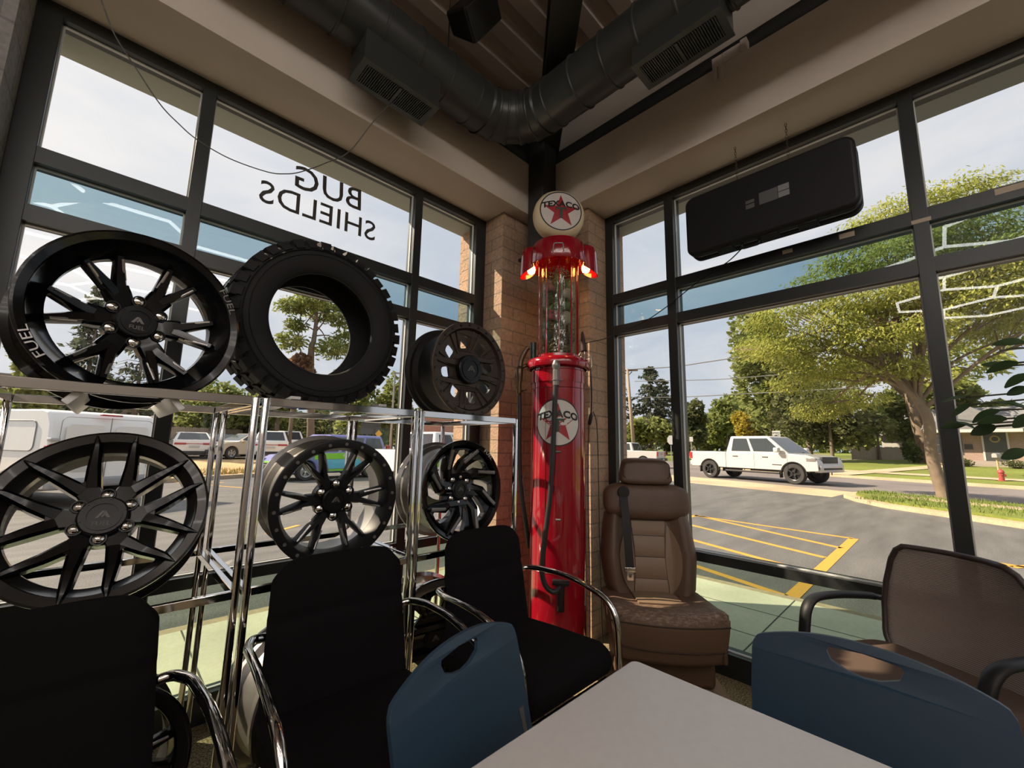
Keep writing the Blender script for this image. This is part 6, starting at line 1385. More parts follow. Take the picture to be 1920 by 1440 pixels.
# white house corner and board fence behind the lawn
b = on_d(1690, 850, 62); b.z = gz(b.x, b.y); t = thing('white_house', 'white-sided house corner with grey roof behind the board fence', 'house', b, (0, 0, math.atan2(b.y, b.x) - math.pi / 2)); m = MB(); m.box((-1.5, 0, -0.5), (8, 8, 2.6)); m.build('wall', M_SIDE, t, smooth=0); m = MB(); m.add([(-2.1, -0.6, 2.5), (8.6, -0.6, 2.5), (8.6, 8.6, 2.5), (-2.1, 8.6, 2.5), (-0.5, 4, 5.4), (8.6, 4, 5.4)], [(0, 1, 5, 4), (2, 3, 4, 5), (1, 2, 5), (3, 0, 4), (0, 3, 2, 1)]); m.build('roof', M_ROOF, t, smooth=0)
M_FEN = mat('weathered_board', (0.46, 0.37, 0.29), 0.9, vary=(3, 0.6, (0.37, 0.29, 0.23)))
def fence(label, A, B, h, grp='board fences'):
    A, B = Vector(A), Vector(B); t = thing('board_fence', label, 'fence', A, group=grp); n = int((B - A).length / 0.16); m = MB(); d = (B - A) / n; s = d.normalized(); q = Vector((-s.y, s.x, 0)); rn = random.Random(int(A.x * 10))
    for i in range(n):
        a = d * i; e = h + rn.uniform(-.03, .03); w = s * 0.145; th = q * 0.02; o = Vector((0, 0, e)); m.add([a, a + w, a + w + th, a + th, a + o, a + w + o, a + w + th + o, a + th + o], [(0, 3, 2, 1), (4, 5, 6, 7), (0, 1, 5, 4), (1, 2, 6, 5), (2, 3, 7, 6), (3, 0, 4, 7)])
    m.build('board_panel', M_FEN, t, smooth=0)
    for k in range(0, n + 1, 15): m = MB(); p = d * min(k, n) + q * 0.08; m.box((p.x - .05, p.y - .05, -0.2), (p.x + .05, p.y + .05, h)); m.build('post', M_FEN, t, smooth=0)
a = on_d(1600, 862, 54); a.z = gz(a.x, a.y); c = on_d(1705, 864, 58); c.z = gz(c.x, c.y); fence('board fence across the far lawn behind the small round tree', a, c, 1.25)

# ============================================================ left side: what stands beyond the upper car park
ZB = 0.24
GL2 = 'trees beyond the left car park'
spruce('tall spruce seen through the deep-dish wheel, nearer the pilaster', 148, 800, 515, 150, 81, 34, 3000, bare=0.15, group=GL2, zbase=ZB); spruce('thin spruce with bare lower branches seen through the bottom spokes of the deep-dish wheel', 247, 800, 560, 160, 82, 31, 3000, bare=0.62, group=GL2, zbase=ZB)
b = on_d(588, 800, 30); b.z = ZB
def rel(px, py, D=30.0): return tuple(on_d(px, py, D) - b)
tree('airy_tree', 'airy tree with a forked grey trunk framed by the tyre', b, [(0, 0, 0), rel(583, 670), rel(588, 640), rel(592, 610), rel(594, 580)], [(*rel(550, 575), 1.3, 1.3, .6), (*rel(585, 565, 29), 1.3, 1.3, .7), (*rel(620, 570, 31), 1.4, 1.4, .8), (*rel(640, 600), 1.1, 1.1, .6), (*rel(555, 610), .9, .9, .5), (*rel(545, 640), 1.2, 1.2, .7), (*rel(620, 655), 1.3, 1.3, .8), (*rel(650, 640, 31), 1.3, 1.3, .9), (*rel(600, 590, 31), 1.1, 1.1, .7)], 5200, 0.22, LF_MID, M_BARK, 83, droop=0.3, shell=0.2, group=GL2, trunk_r=(0.24, 0.08))
for i, (lab, px, top, w, lm, n, D) in enumerate((('leafy tree low behind the tyre on its left', 520, 640, 110, LF_MID, 3200, 36), ('leafy tree low behind the tyre on its right', 665, 640, 120, LF_MID, 3200, 38), ('brownish bush-like tree at the foot of the airy forked tree', 545, 660, 80, LF_RED, 1500, 30), ('tree at the gap between tyre and bronze wheel', 735, 690, 90, LF_MID, 2800, 40), ('young tree by the pilaster edge of the left window', 35, 622, 110, LF_MID, 2600, 26), ('tree rising behind the white van', 120, 690, 200, LF_HDG, 3600, 40), ('dense green tree behind the rack uprights', 400, 700, 170, LF_MID, 4200, 40), ('dense tree below the tyre behind the parked cars', 500, 735, 150, LF_DRK, 3600, 42), ('dense tree below the tyre above the wrapped van', 620, 742, 170, LF_DRK, 4000, 44), ('tree behind the yellow diamond sign', 700, 745, 110, LF_MID, 3000, 46), ('tree mass behind the board fence', 330, 735, 160, LF_DRK, 3400, 48), ('tree seen past the blade-spoke wheel', 790, 745, 120, LF_DRK, 2600, 50))):
    simple_tree('leafy_tree', lab, px, 800, top, w, lm, n, 0.34, 90 + i, 0.62 if lm is LF_RED else 0.08, dist=D, group=GL2, npads=11, zbase=ZB)
def face(px, D, z=ZB): b = on_d(px, 820, D); b.z = z; return b, (0, 0, math.atan2(b.y, b.x) - math.pi / 2)
M_TAN = mat('tan_wall', (0.42, 0.31, 0.18), 0.8)
b, r = face(60, 48); t = thing('tan_building', 'low tan building with a brick band behind the white van', 'building', b, r, 'buildings beyond the car park'); m = MB(); m.box((-14, 0, -0.4), (15, 8, 4.6)); m.build('wall', M_TAN, t, smooth=0); m = MB(); m.box((-14.3, -0.3, 4.5), (15.3, 8, 5.6)); m.build('fascia', mat('grey_brown_fascia', (0.27, 0.22, 0.18), 0.8), t, smooth=0); m = MB(); m.box((-14, -0.05, 2.6), (15, 0, 3.3)); m.build('brick_band', M_HB, t, smooth=0)
for x in (-9, -4, 1, 6, 11):
    m = MB(); m.box((x, -0.06, 0.8), (x + 2, 0, 2.3)); m.build('window', mat('dim_pane', (0.16, 0.18, 0.17), 0.15), t, smooth=0)
b, r = face(370, 44); t = thing('grey_roofed_house', 'brown house with a hipped grey roof behind the board fence', 'house', b, r, 'buildings beyond the car park'); m = MB(); m.box((-3, 0, -0.3), (6, 7, 2.7)); m.build('wall', mat('brown_siding', (0.17, 0.12, 0.10), 0.8), t, smooth=0); m = MB(); m.add([(-3.6, -.6, 2.6), (6.6, -.6, 2.6), (6.6, 7.6, 2.6), (-3.6, 7.6, 2.6), (0, 3.5, 4.6), (3, 3.5, 4.6)], [(0, 1, 5, 4), (1, 2, 5), (2, 3, 4, 5), (3, 0, 4), (0, 3, 2, 1)]); m.build('roof', M_ROOF, t, smooth=0)
A = on_d(300, 830, 36); A.z = ZB; B = on_d(453, 830, 40); B.z = ZB; fence('grey board fence behind the white saloon car', A, B, 1.9)
b, r = face(655, 60); t = thing('red_roofed_house', 'small house with a reddish gable far behind the wrapped van', 'house', b, r, 'buildings beyond the car park'); m = MB(); m.box((-2.5, 0, -0.3), (2.5, 6, 2.8)); m.build('wall', M_SIDE, t, smooth=0); m = MB(); m.add([(-3, -.5, 2.7), (3, -.5, 2.7), (0, -.5, 5.2), (-3, 6.5, 2.7), (3, 6.5, 2.7), (0, 6.5, 5.2)], [(0, 1, 2), (5, 4, 3), (0, 2, 5, 3), (1, 4, 5, 2), (0, 3, 4, 1)]); m.build('roof', mat('red_shingle', (0.25, 0.11, 0.09), 0.8), t, smooth=0)
b, r = face(830, 30, LOT); t = thing('brick_shop', 'red brick shop wall with a grey entrance at the edge of the left window', 'building', b, r, 'buildings beyond the car park'); m = MB(); m.box((-2.2, 0, -0.3), (1.2, 6, 3.6)); m.build('wall', mat('pinkish_brick', (0.40, 0.20, 0.14), 0.85, vary=(8, 0.5, (0.46, 0.26, 0.19))), t, smooth=0); m = MB(); m.box((1.2, -0.2, -0.3), (9, 6, 3.9)); m.build('grey_front', mat('grey_render', (0.30, 0.29, 0.30), 0.7), t, smooth=0); m = MB(); m.cyl((1.0, -0.12, -0.3), (1.0, -0.12, 3.5), 0.07, n=8); m.build('downpipe', mat('dark_pipe', (0.10, 0.06, 0.05), 0.6), t)
# billboard, diamond sign, light poles
b, r = face(694, 30, LOT); t = thing('message_board', 'dark rectangular message board on two posts beyond the wrapped van', 'sign', b, r); zt = top_at(b, 790, 694); zb = top_at(b, 814, 694); m = MB(); m.box((-0.62, 0, zb), (0.62, 0.15, zt)); m.build('panel', mat('dark_board', (0.05, 0.052, 0.055), 0.6), t, smooth=0, bevel=0.01)
for x in (-0.25, 0.15): m = MB(); m.box((x, 0.02, 0), (x + 0.12, 0.13, zb)); m.build('post', mat('dark_board', (0.05, 0.052, 0.055), 0.6), t, smooth=0)
sign('road_sign', 'yellow diamond warning sign beside the message board', 710, 806, 821, 13, 27, 'dia', mat('warning_yellow', (0.70, 0.38, 0.02), 0.5), [])
for lab, px, D in (('tall thin light pole seen between tyre and bronze wheel', 733, 34), ('pale light pole behind the rack below the tyre', 577, 36)):
    b, r = face(px, D); t = thing('light_pole', lab, 'light pole', b, r, 'light poles'); hh = top_at(b, 700 if px > 700 else 776, px); m = MB(); m.cyl((0, 0, -0.3), (0, 0, hh), 0.09, 0.06, 8); m.build('pole', M_GALV, t); m = MB(); m.box((-0.1, -0.1, hh), (0.7, 0.1, hh + 0.1)); m.build('lamp_head', M_GALV, t, smooth=0)
# ============================================================ vehicles
M_CWHT = mat('white_car_paint', (0.56, 0.545, 0.53), 0.25, coat=0.6); M_VAN = mat('white_paint_with_glare', (0.86, 0.85, 0.83), 0.25, coat=0.6); M_CGLS = mat('dark_car_glass', (0.035, 0.042, 0.048), 0.08, coat=0.3); M_TYR = mat('car_tyre', (0.035, 0.034, 0.033), 0.8)  # second white has glare put into its colour, for vehicles seen from shaded side
M_RIMD = mat('dark_car_rim', (0.05, 0.05, 0.052), 0.35, 0.6); M_RIMS = mat('silver_car_rim', (0.45, 0.45, 0.45), 0.3, 0.8); M_TAIL = mat('red_tail_lamp', (0.40, 0.02, 0.025), 0.2, coat=0.5); M_HEAD = mat('head_lamp', (0.20, 0.19, 0.19), 0.12, coat=0.5)
M_PLAS = mat('dark_trim_plastic', (0.03, 0.03, 0.031), 0.55); M_PLATE = mat('number_plate', (0.55, 0.55, 0.53), 0.5)
TX = Matrix(((1, 0, 0, 0), (0, 0, 1, 0), (0, 1, 0, 0), (0, 0, 0, 1)))        # (x, z, width) -> (x, y=width, z)
def vehicle(name, label, cat, loc, yaw, low, arches, rw, W, cab, paint, rim=M_RIMD, glass=((0.04, 0.48), (0.53, 0.97)), wind=True, rear=True, group=None, scale=1.0, extras=None, bed=None, flare=0.0, tumb=0.80, belt_in=0.97):
    """local x forward, y left, z up. low: side outline of the lower body over the sills, rear to front (x, z); arches: wheel x; cab: (x0,x1,z belt, x0 roof, x1 roof, z roof)"""
    t = thing(name, label, cat, loc, (0, 0, yaw), group); t.scale = (scale,) * 3; z0 = low[0][1]
    ar = rw * 1.16; out = list(low[1:]); bot = []
    for ax in sorted(arches, reverse=True):
        s0 = math.degrees(math.asin(max(-1, min(1, (z0 - rw) / ar)))); bot += [(ax + ar * math.cos(R(q)), rw + ar * math.sin(R(q))) for q in [s0 + (180 - 2 * s0) * i / 12 for i in range(13)]]
    x_r = low[0][0]
    poly = [(x_r, z0)] + out + bot
    m = MB(); m.prism(poly, -W, W, T=TX); m.build('body', paint, t, smooth=30, bevel=0.035)
    m = MB(); m.box((x_r + 0.25, -W * 0.8, z0 - 0.04), (out[-1][0] - 0.25, W * 0.8, max(z0 + 0.3, rw * 1.9))); m.build('underbody', M_PLAS, t, smooth=0)
    if cab:
        x0, x1, zb, r0, r1, zr = cab; wb, wr = W * belt_in, W * tumb
        B = [Vector((x0, -wb, zb)), Vector((x1, -wb, zb)), Vector((x1, wb, zb)), Vector((x0, wb, zb))]; T_ = [Vector((r0, -wr, zr)), Vector((r1, -wr, zr)), Vector((r1, wr, zr)), Vector((r0, wr, zr))]
        m = MB(); m.loft([[b - Vector((0, 0, 0.12)) for b in B], B, T_]); c = m.build('cab', paint, t, smooth=30, bevel=0.06)
        def panel(P, u0, u1, v0, v1, off, nm):
            q = lambda u, v: P[0].lerp(P[1], u).lerp(P[3].lerp(P[2], u), v); n = (P[1] - P[0]).cross(P[3] - P[0]).normalized() * off
            vs = [q(u0, v0) + n, q(u1, v0) + n, q(u1 - (0.0), v1) + n, q(u0, v1) + n]; m = MB(); m.add(vs + [v - n * 1.6 for v in vs], [(0, 1, 2, 3), (7, 6, 5, 4), (0, 4, 5, 1), (1, 5, 6, 2), (2, 6, 7, 3), (3, 7, 4, 0)]); return m.build(nm, M_CGLS, t, smooth=0, bevel=0.01)
        for g in glass:
            panel([B[0], B[1], T_[1], T_[0]], g[0], g[1], 0.10, 0.86, 0.012, 'side_window'); panel([B[2], B[3], T_[3], T_[2]], 1 - g[1], 1 - g[0], 0.10, 0.86, 0.012, 'side_window')
        if wind: panel([B[1], B[2], T_[2], T_[1]], 0.07, 0.93, 0.06, 0.92, 0.012, 'windscreen')
        if rear: panel([B[3], B[0], T_[0], T_[3]], 0.08, 0.92, 0.10, 0.90, 0.012, 'rear_window')
    for ax in arches:
        for s in (-1, 1):
            y = s * (W - 0.13); m = MB(); TL = Matrix.Translation((ax, y, rw)) @ Matrix.Rotation(R(-90 * s), 4, 'X')
            m.lathe([(rw * 0.62, -0.12), (rw * 0.93, -0.125), (rw, -0.09), (rw, 0.09), (rw * 0.93, 0.125), (rw * 0.62, 0.12), (rw * 0.60, 0.05), (rw * 0.60, -0.05)], 32, T=TL, closed=True); w = m.build('wheel', M_TYR, t, smooth=40)
            m = MB(); m.lathe([(0.001, 0.06), (rw * 0.2, 0.075), (rw * 0.2, 0.05), (rw * 0.6, 0.03)], 24, T=TL); m.lathe([(rw * 0.60, 0.02), (rw * 0.64, 0.122), (rw * 0.57, 0.11), (rw * 0.56, 0.02)], 32, T=TL)
            for k in range(5):
                a = 2 * math.pi * k / 5; p0 = TL @ Vector((rw * .15 * math.cos(a), rw * .15 * math.sin(a), 0.085)); p1 = TL @ Vector((rw * .58 * math.cos(a), rw * .58 * math.sin(a), 0.10)); m.tube([p0, p1], [rw * 0.10, rw * 0.08], 6)
            m.build('rim', rim, w, smooth=40)
    def add(nm, mt, fn, par=t, **k): m = MB(); fn(m); return m.build(nm, mt, par, **k)
    if extras: extras(t, add)
    return t
def heading(a, b): return math.atan2(b[1] - a[1], b[0] - a[0])

# ---- the white pickup crossing on the road
rwp, fwp = gpt(1360, 895), gpt(1508, 908); rwp.z = fwp.z = 0; wb = (Vector(fwp) - Vector(rwp)).length; sc = wb / 3.67
def ram_extra(t, add):
    W = 1.02
    add('bumper', M_CWHT, lambda m: (m.rbox((2.52, -0.95, 0.50), (2.78, 0.95, 0.80), 0.05), m.rbox((-2.95, -0.95, 0.55), (-2.66, 0.95, 0.78), 0.05)))
    add('air_intake', M_PLAS, lambda m: (m.rbox((2.55, -0.75, 0.60), (2.795, 0.75, 0.68), 0.02), m.rbox((2.50, -1.0, 0.62), (2.74, -0.80, 0.72), 0.02)))
    add('grille', M_PLAS, lambda m: m.rbox((2.45, -0.62, 0.84), (2.715, 0.62, 1.10), 0.03))
    for s in (-1, 1):
        add('head_lamp', M_HEAD, lambda m: m.rbox((2.30, s * 0.99 - 0.04, 0.90), (2.66, s * 0.99 + 0.035, 1.06), 0.03)); add('tail_lamp', M_TAIL, lambda m: m.rbox((-2.90, s * 0.985 - 0.05, 0.86), (-2.74, s * 0.985 + 0.045, 1.20), 0.02))
        for x in (-0.55, 0.75): add('door_handle', M_PLAS, lambda m: m.rbox((x - 0.12, s * 1.022 - 0.02, 1.02), (x + 0.12, s * 1.022 + 0.02, 1.055), 0.01))
        add('wing_mirror', M_CWHT, lambda m: (m.rbox((1.22, s * 1.17 - 0.12, 1.24), (1.42, s * 1.17 + 0.12, 1.44), 0.05), m.box((1.26, s * 1.02 - 0.08, 1.24), (1.36, s * 1.1 + 0.05, 1.29))))
        add('panel_gap', M_PLAS, lambda m: (m.box((-1.015, s * 1.018 - 0.006, 0.52), (-1.0, s * 1.018 + 0.006, 1.2)), m.box((0.28, s * 1.018 - 0.006, 0.50), (0.288, s * 1.018 + 0.006, 1.2)), m.box((1.62, s * 1.018 - 0.006, 0.52), (1.628, s * 1.018 + 0.006, 1.2))), smooth=0)
        add('side_step', M_PLAS, lambda m: m.rbox((-1.05, s * 0.98 - 0.06, 0.36), (1.30, s * 0.98 + 0.03, 0.44), 0.02))
        add('mud_flap', M_PLAS, lambda m: (m.box((-2.36, s * 0.9 - 0.12, 0.26), (-2.33, s * 0.9 + 0.12, 0.56)), m.box((1.28, s * 0.9 - 0.12, 0.22), (1.30, s * 0.9 + 0.12, 0.5))), smooth=0)
        add('arch_lip', M_PLAS, lambda m: [m.tube([(ax + 0.475 * math.cos(R(a)), s * 1.018, 0.40 + 0.475 * math.sin(R(a))) for a in range(-5, 186, 10)], 0.02, 5) for ax in (-1.85, 1.82)])
        add('name_badge', M_PLAS, lambda m: m.box((1.02, s * 1.022 - 0.004, 0.72), (1.40, s * 1.022 + 0.004, 0.755)), smooth=0)
    add('bed_cover', M_PLAS, lambda m: m.rbox((-2.80, -0.90, 1.215), (-1.05, 0.90, 1.245), 0.012)); add('bonnet_scoop', M_PLAS, lambda m: m.rbox((1.75, -0.70, 1.23), (2.05, -0.52, 1.262), 0.01))
c = (rwp + fwp) / 2
vehicle('pickup_truck', 'white crew-cab pickup driving along the road in the middle of the right window', 'pickup truck', (c.x + 0.15, c.y, LOT + 0.01), math.atan2(-3.8, -0.95), [(-2.80, 0.52), (-2.80, 0.80), (-2.86, 0.84), (-2.82, 1.22), (-1.02, 1.22), (-1.0, 1.18), (1.60, 1.20), (2.35, 1.15), (2.62, 1.06), (2.70, 0.90), (2.72, 0.55)], (-1.85, 1.82), 0.405, 1.02, (-1.02, 1.66, 1.19, -0.86, 0.78, 1.93), M_CWHT, glass=((0.10, 0.44), (0.49, 0.93)), scale=sc, extras=ram_extra, rim=M_RIMD)
# ---- second white pickup farther off, seen beside the brick jamb
b = gpt(1170, 866); b2 = gpt(1206, 863)
def p2x(t, add):
    add('tail_lamp', M_TAIL, lambda m: m.rbox((-2.78, -0.99, 0.85), (-2.66, -0.78, 1.18), 0.02)); add('tail_lamp', M_TAIL, lambda m: m.rbox((-2.78, 0.78, 0.85), (-2.66, 0.99, 1.18), 0.02)); add('tailgate_badge', M_TAIL, lambda m: m.box((-2.775, -0.06, 0.98), (-2.76, 0.06, 1.05)), smooth=0); add('bumper', M_PLAS, lambda m: m.rbox((-2.90, -0.95, 0.50), (-2.70, 0.95, 0.70), 0.04)); add('number_plate', M_PLATE, lambda m: m.box((-2.905, -0.16, 0.53), (-2.89, 0.16, 0.65)), smooth=0)
    add('roof_rack', M_PLAS, lambda m: [m.tube(arc_path([(x, -0.8, 1.2), (x - 0.1, -0.75, 1.55), (x - 0.1, 0.75, 1.55), (x, 0.8, 1.2)], 0.1), 0.03, 6) for x in (-1.2,)])
vehicle('pickup_truck', 'white pickup parked across the road at the brick jamb, tail towards us', 'pickup truck', (30.0, 17.6, LOT + 0.03), R(98), [(-2.72, 0.50), (-2.74, 1.22), (-0.95, 1.22), (1.5, 1.2), (2.3, 1.12), (2.6, 0.9), (2.62, 0.5)], (-1.7, 1.65), 0.39, 1.0, (-0.95, 1.5, 1.2, -0.7, 0.7, 1.85), M_CWHT, glass=((0.1, 0.45), (0.5, 0.93)), extras=p2x)
# ---- the white panel van close by on the left
def van_extra(t, add):
    L0 = -2.50
    add('door_panel_line', mat('pale_grey_gap', (0.22, 0.22, 0.23), 0.6), lambda m: (m.box((L0 - 0.032, -0.006, 0.5), (L0 - 0.02, 0.006, 1.86)), m.tube([(L0 - 0.028, y, z) for y, z in rrect(-0.86, 0.55, 0.86, 1.84, 0.12)], 0.006, 5, closed=True)))
    for s in (-1, 1):
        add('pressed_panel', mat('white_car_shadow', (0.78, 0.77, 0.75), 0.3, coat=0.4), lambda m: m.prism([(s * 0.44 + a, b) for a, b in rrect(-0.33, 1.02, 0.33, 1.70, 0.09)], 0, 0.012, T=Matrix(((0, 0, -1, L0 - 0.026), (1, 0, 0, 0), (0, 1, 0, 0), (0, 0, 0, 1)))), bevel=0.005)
        add('tail_lamp', M_TAIL, lambda m: m.rbox((L0 - 0.045, s * 0.93 - 0.075, 0.98), (L0 + 0.16, s * 0.93 + 0.075, 1.30), 0.06)); add('side_moulding', mat('pale_grey_gap', (0.22, 0.22, 0.23), 0.6), lambda m: m.tube([(x, s * 1.008, z) for x, z in rrect(-2.1, 1.15, -0.5, 1.75, 0.12)], 0.012, 5, closed=True))
        for z in (0.8, 1.38): add('door_hinge', mat('hinge_grey', (0.42, 0.42, 0.43), 0.4), lambda m: m.rbox((L0 - 0.055, s * 0.92 - 0.07, z - 0.03), (L0 + 0.06, s * 0.92 + 0.09, z + 0.03), 0.012))
    add('brake_lamp', M_TAIL, lambda m: m.rbox((L0 - 0.03, -0.2, 1.90), (L0 + 0.05, 0.2, 1.935), 0.012)); add('bumper', mat('light_grey_bumper', (0.30, 0.30, 0.31), 0.5), lambda m: m.rbox((L0 - 0.13, -0.97, 0.40), (L0 + 0.2, 0.97, 0.60), 0.05)); add('number_plate', M_PLATE, lambda m: m.box((L0 - 0.035, 0.28, 0.74), (L0 - 0.022, 0.6, 0.90)), smooth=0); add('door_handle', M_PLAS, lambda m: m.rbox((L0 - 0.05, -0.12, 0.95), (L0 - 0.02, -0.03, 1.10), 0.01))
va, vb = on_z(92, 960, LOT), on_z(273, 938, LOT); vm = (va + vb) / 2; hd = math.atan2(0.84, -0.54); o = vm + Vector((math.cos(hd), math.sin(hd), 0)) * 2.62
vehicle('panel_van', 'white panel van parked close outside the left window behind the wheels', 'van', (o.x, o.y, LOT), hd, [(-2.5, 0.42), (-2.52, 1.0), (-2.46, 1.70), (-2.34, 1.93), (-2.2, 1.98), (0.9, 1.98), (1.2, 1.9), (1.85, 1.28), (2.5, 1.12), (2.7, 0.9), (2.72, 0.42)], (-1.55, 1.65), 0.35, 1.0, None, M_VAN, extras=van_extra, scale=1.0)
# ---- cars on the upper car park
def saloon(name, label, loc, yaw, paint, rim=M_RIMS, scale=1.0, hatch=False, plate=True, black=False):
    def ex(t, add):
        for s in (-1, 1):
            add('tail_lamp', M_TAIL, lambda m: m.rbox((-2.36, s * 0.62 - 0.25, 0.76), (-2.20, s * 0.62 + 0.25, 0.86), 0.02)); add('head_lamp', M_HEAD, lambda m: m.rbox((2.12, s * 0.66 - 0.2, 0.62), (2.34, s * 0.66 + 0.2, 0.74), 0.03)); add('wing_mirror', paint, lambda m: m.rbox((0.78, s * 0.98 - 0.09, 0.93), (0.93, s * 0.98 + 0.09, 1.06), 0.03))
        add('tail_strip', M_TAIL, lambda m: m.rbox((-2.355, -0.5, 0.80), (-2.25, 0.5, 0.83), 0.008)); add('lower_valance', M_PLAS, lambda m: m.rbox((-2.37, -0.72, 0.26), (-2.15, 0.72, 0.42), 0.03)); add('number_plate', M_PLATE, lambda m: m.box((-2.375, -0.24, 0.60), (-2.355, 0.24, 0.71)), smooth=0)
        add('lower_grille', M_PLAS, lambda m: m.rbox((2.16, -0.6, 0.28), (2.36, 0.6, 0.50), 0.03))
    cabs = (-1.75, 1.05, 0.99, -1.0, 0.25, 1.45) if not hatch else (-2.15, 1.05, 1.02, -1.85, 0.3, 1.64)
    low = [(-2.26, 0.24), (-2.34, 0.55), (-2.30, 1.02), (-1.6, 1.05), (1.0, 0.99), (1.9, 0.86), (2.25, 0.62), (2.32, 0.24)]
    return vehicle(name, label, 'car', loc, yaw, low, (-1.38, 1.40), 0.33, 0.92, cabs, paint, rim=rim, extras=ex, scale=scale, group='cars on the upper car park', tumb=0.72)
def spot(px, D): P = on_d(px, 850, D); return (P.x, P.y, 0.262)
saloon('saloon_car', 'white saloon car parked tail-on in front of the grey board fence', spot(354, 31), R(88), M_VAN)
saloon('saloon_car', 'black car with white roof half hidden behind the rack uprights', spot(412, 34), R(-75), mat('black_car_paint', (0.02, 0.02, 0.022), 0.2, coat=0.6))
saloon('saloon_car', 'pale beige coupe parked side-on beyond the dry grass bank', spot(462, 30), R(200), mat('pale_beige_paint', (0.52, 0.46, 0.38), 0.25, coat=0.6))
saloon('hatchback', 'white hatchback with tall red tail lamps behind the wrapped van', spot(507, 31), R(75), M_VAN, hatch=True)
saloon('hatchback', 'white people carrier beside the hatchback, farthest from the board fence', spot(533, 36), R(80), M_VAN, hatch=True, scale=1.08)
# ---- the wrapped van and the wrapped pickup in the lot
M_WRAPB = mat('blue_purple_wrap', (0.10, 0.14, 0.42), 0.25, coat=0.5, vary=(1.2, 0.5, (0.25, 0.20, 0.50))); M_LIME = mat('lime_wrap', (0.20, 0.52, 0.04), 0.3, coat=0.4); M_SKY = mat('light_blue_wrap', (0.10, 0.42, 0.68), 0.3, coat=0.4); M_NAVY = mat('navy_wrap', (0.02, 0.04, 0.08), 0.3, coat=0.4)
def side_text(add, txt, x, z, size, s, W, mt, nm='lettering'):
    def f(m):
        vs, fs = text_mb(txt, size, 0.002, bold=0.004); m.T = Matrix.Translation((x, s * (W + 0.024), z)) @ Matrix.Rotation(R(180 if s > 0 else 0), 4, 'Z') @ Matrix.Rotation(R(90), 4, 'X'); m.add(vs, fs)
    add(nm, mt, f, smooth=0)
def wrapv(t, add):
    W = 0.95
    for s in (-1, 1):
        add('lime_band', M_LIME, lambda m: m.prism([(-2.2, 0.80), (1.1, 0.78), (1.1, 1.0), (-2.2, 1.06)], 0, 0.008, T=Matrix(((1, 0, 0, 0), (0, 0, s, s * (W + 0.002)), (0, 1, 0, 0), (0, 0, 0, 1)))), smooth=0)
        add('blue_band', M_SKY, lambda m: m.prism([(-0.90, 0.42), (0.9, 0.42), (1.0, 0.76), (-1.0, 0.78)], 0, 0.008, T=Matrix(((1, 0, 0, 0), (0, 0, s, s * (W + 0.002)), (0, 1, 0, 0), (0, 0, 0, 1)))), smooth=0)
        add('lime_sill', M_LIME, lambda m: m.prism([(-0.9, 0.32), (0.9, 0.32), (0.9, 0.40), (-0.9, 0.40)], 0, 0.009, T=Matrix(((1, 0, 0, 0), (0, 0, s, s * (W + 0.002)), (0, 1, 0, 0), (0, 0, 0, 1)))), smooth=0)
        side_text(add, '4Everdream', -0.55, 0.915, 0.20, s, W, M_CWHT); add('tail_lamp', M_TAIL, lambda m: m.rbox((-2.36, s * 0.86 - 0.08, 0.9), (-2.22, s * 0.86 + 0.08, 1.35), 0.03)); add('head_lamp', M_HEAD, lambda m: m.rbox((2.05, s * 0.74 - 0.15, 0.66), (2.32, s * 0.74 + 0.15, 0.80), 0.03))
    add('lime_stroke', M_LIME, lambda m: m.rbox((2.15, -0.6, 0.62), (2.335, 0.6, 0.70), 0.02)); add('grille', M_PLAS, lambda m: m.rbox((2.15, -0.7, 0.35), (2.34, 0.7, 0.58), 0.03))
P = on_z(590, 899, LOT)
vehicle('wrapped_van', 'blue and lime wrapped people carrier facing the pilaster, seen through the bolt-ring wheel', 'van', (P.x + 0.7, P.y + 0.7, LOT), R(190), [(-2.26, 0.28), (-2.32, 0.6), (-2.28, 1.05), (1.1, 1.02), (1.9, 0.92), (2.25, 0.72), (2.30, 0.28)], (-1.4, 1.38), 0.35, 0.95, (-2.25, 1.45, 1.0, -2.0, 0.35, 1.74), M_WRAPB, extras=wrapv, glass=((0.05, 0.32), (0.36, 0.62), (0.66, 0.93)), rim=M_RIMS)
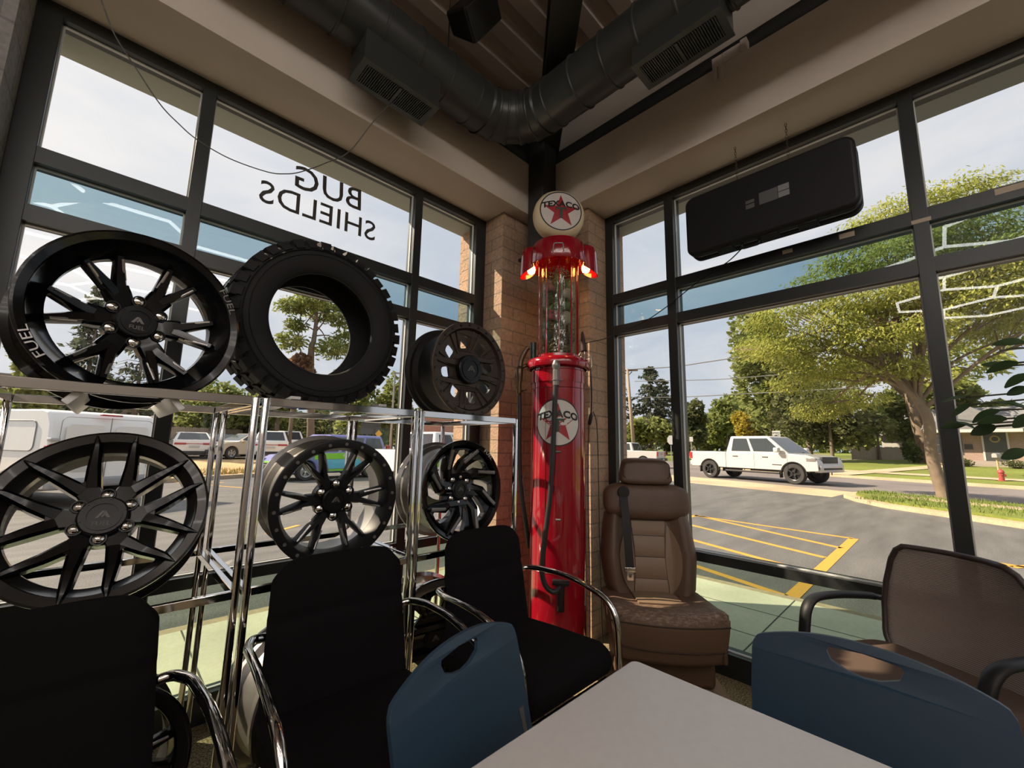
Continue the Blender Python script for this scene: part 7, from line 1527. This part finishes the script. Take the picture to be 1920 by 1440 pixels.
def wrapp(t, add):
    W = 1.0
    for s in (-1, 1):
        add('lime_band', M_LIME, lambda m: m.prism([(-2.6, 0.62), (2.3, 0.60), (2.3, 1.02), (-2.6, 1.06)], 0, 0.008, T=Matrix(((1, 0, 0, 0), (0, 0, s, s * (W + 0.002)), (0, 1, 0, 0), (0, 0, 0, 1)))), smooth=0)
        add('navy_patch', M_NAVY, lambda m: m.prism([(0.0, 0.50), (1.4, 0.50), (1.4, 1.0), (0.15, 1.0)], 0, 0.012, T=Matrix(((1, 0, 0, 0), (0, 0, s, s * (W + 0.002)), (0, 1, 0, 0), (0, 0, 0, 1)))), smooth=0)
        side_text(add, 'OVER', 0.75, 0.82, 0.28, s, W, M_VAN); add('blue_panel', M_SKY, lambda m: m.box((0.55, s * 1.016 - 0.004, 0.55), (1.2, s * 1.016 + 0.004, 0.66)), smooth=0)
        add('wing_mirror', M_VAN, lambda m: m.rbox((1.22, s * 1.12 - 0.1, 1.24), (1.40, s * 1.12 + 0.1, 1.44), 0.04))
    add('bumper', M_VAN, lambda m: m.rbox((2.5, -0.95, 0.45), (2.76, 0.95, 0.75), 0.05))
P = on_z(765, 905, LOT)
vehicle('pickup_truck', 'white crew-cab pickup with lime and navy wrap, seen beside the blade-spoke wheel', 'pickup truck', (P.x + 1.3, P.y + 0.1, LOT), R(8), [(-2.72, 0.50), (-2.74, 1.22), (-0.95, 1.22), (1.6, 1.2), (2.4, 1.12), (2.66, 0.9), (2.68, 0.5)], (-1.75, 1.75), 0.40, 1.0, (-1.0, 1.62, 1.19, -0.85, 0.75, 1.90), M_VAN, glass=((0.10, 0.44), (0.49, 0.93)), extras=wrapp)

# ---- distant tree belts that close the view, too many to count
rnd = random.Random(77); m = MB(); lf = LF_MID
def belt(px0, px1, D, y0, n, z0):
    for i in range(n):
        px = rnd.uniform(px0, px1); D_ = D * rnd.uniform(0.95, 1.12); t_ = on_d(px, y0 + 9 * math.sin(px * 0.045) + 6 * math.sin(px * 0.13), D_); zz = lerp(z0, t_.z, rnd.random() ** 0.7)
        d = rv(rnd); quad_leaf(m, Vector((t_.x, t_.y, zz)), d, d.cross(rv(rnd)).normalized(), 1.5, 1.0)
belt(1120, 1300, 118, 800, 1600, 0.5); belt(1300, 1960, 112, 792, 4200, 0.8); belt(-60, 960, 74, 775, 5200, 0.5)
tag(m.build('distant_treeline', LF_MID, smooth=0, fix=False), 'hazy belt of distant trees closing the view beyond streets and car park', 'trees', kind='stuff')
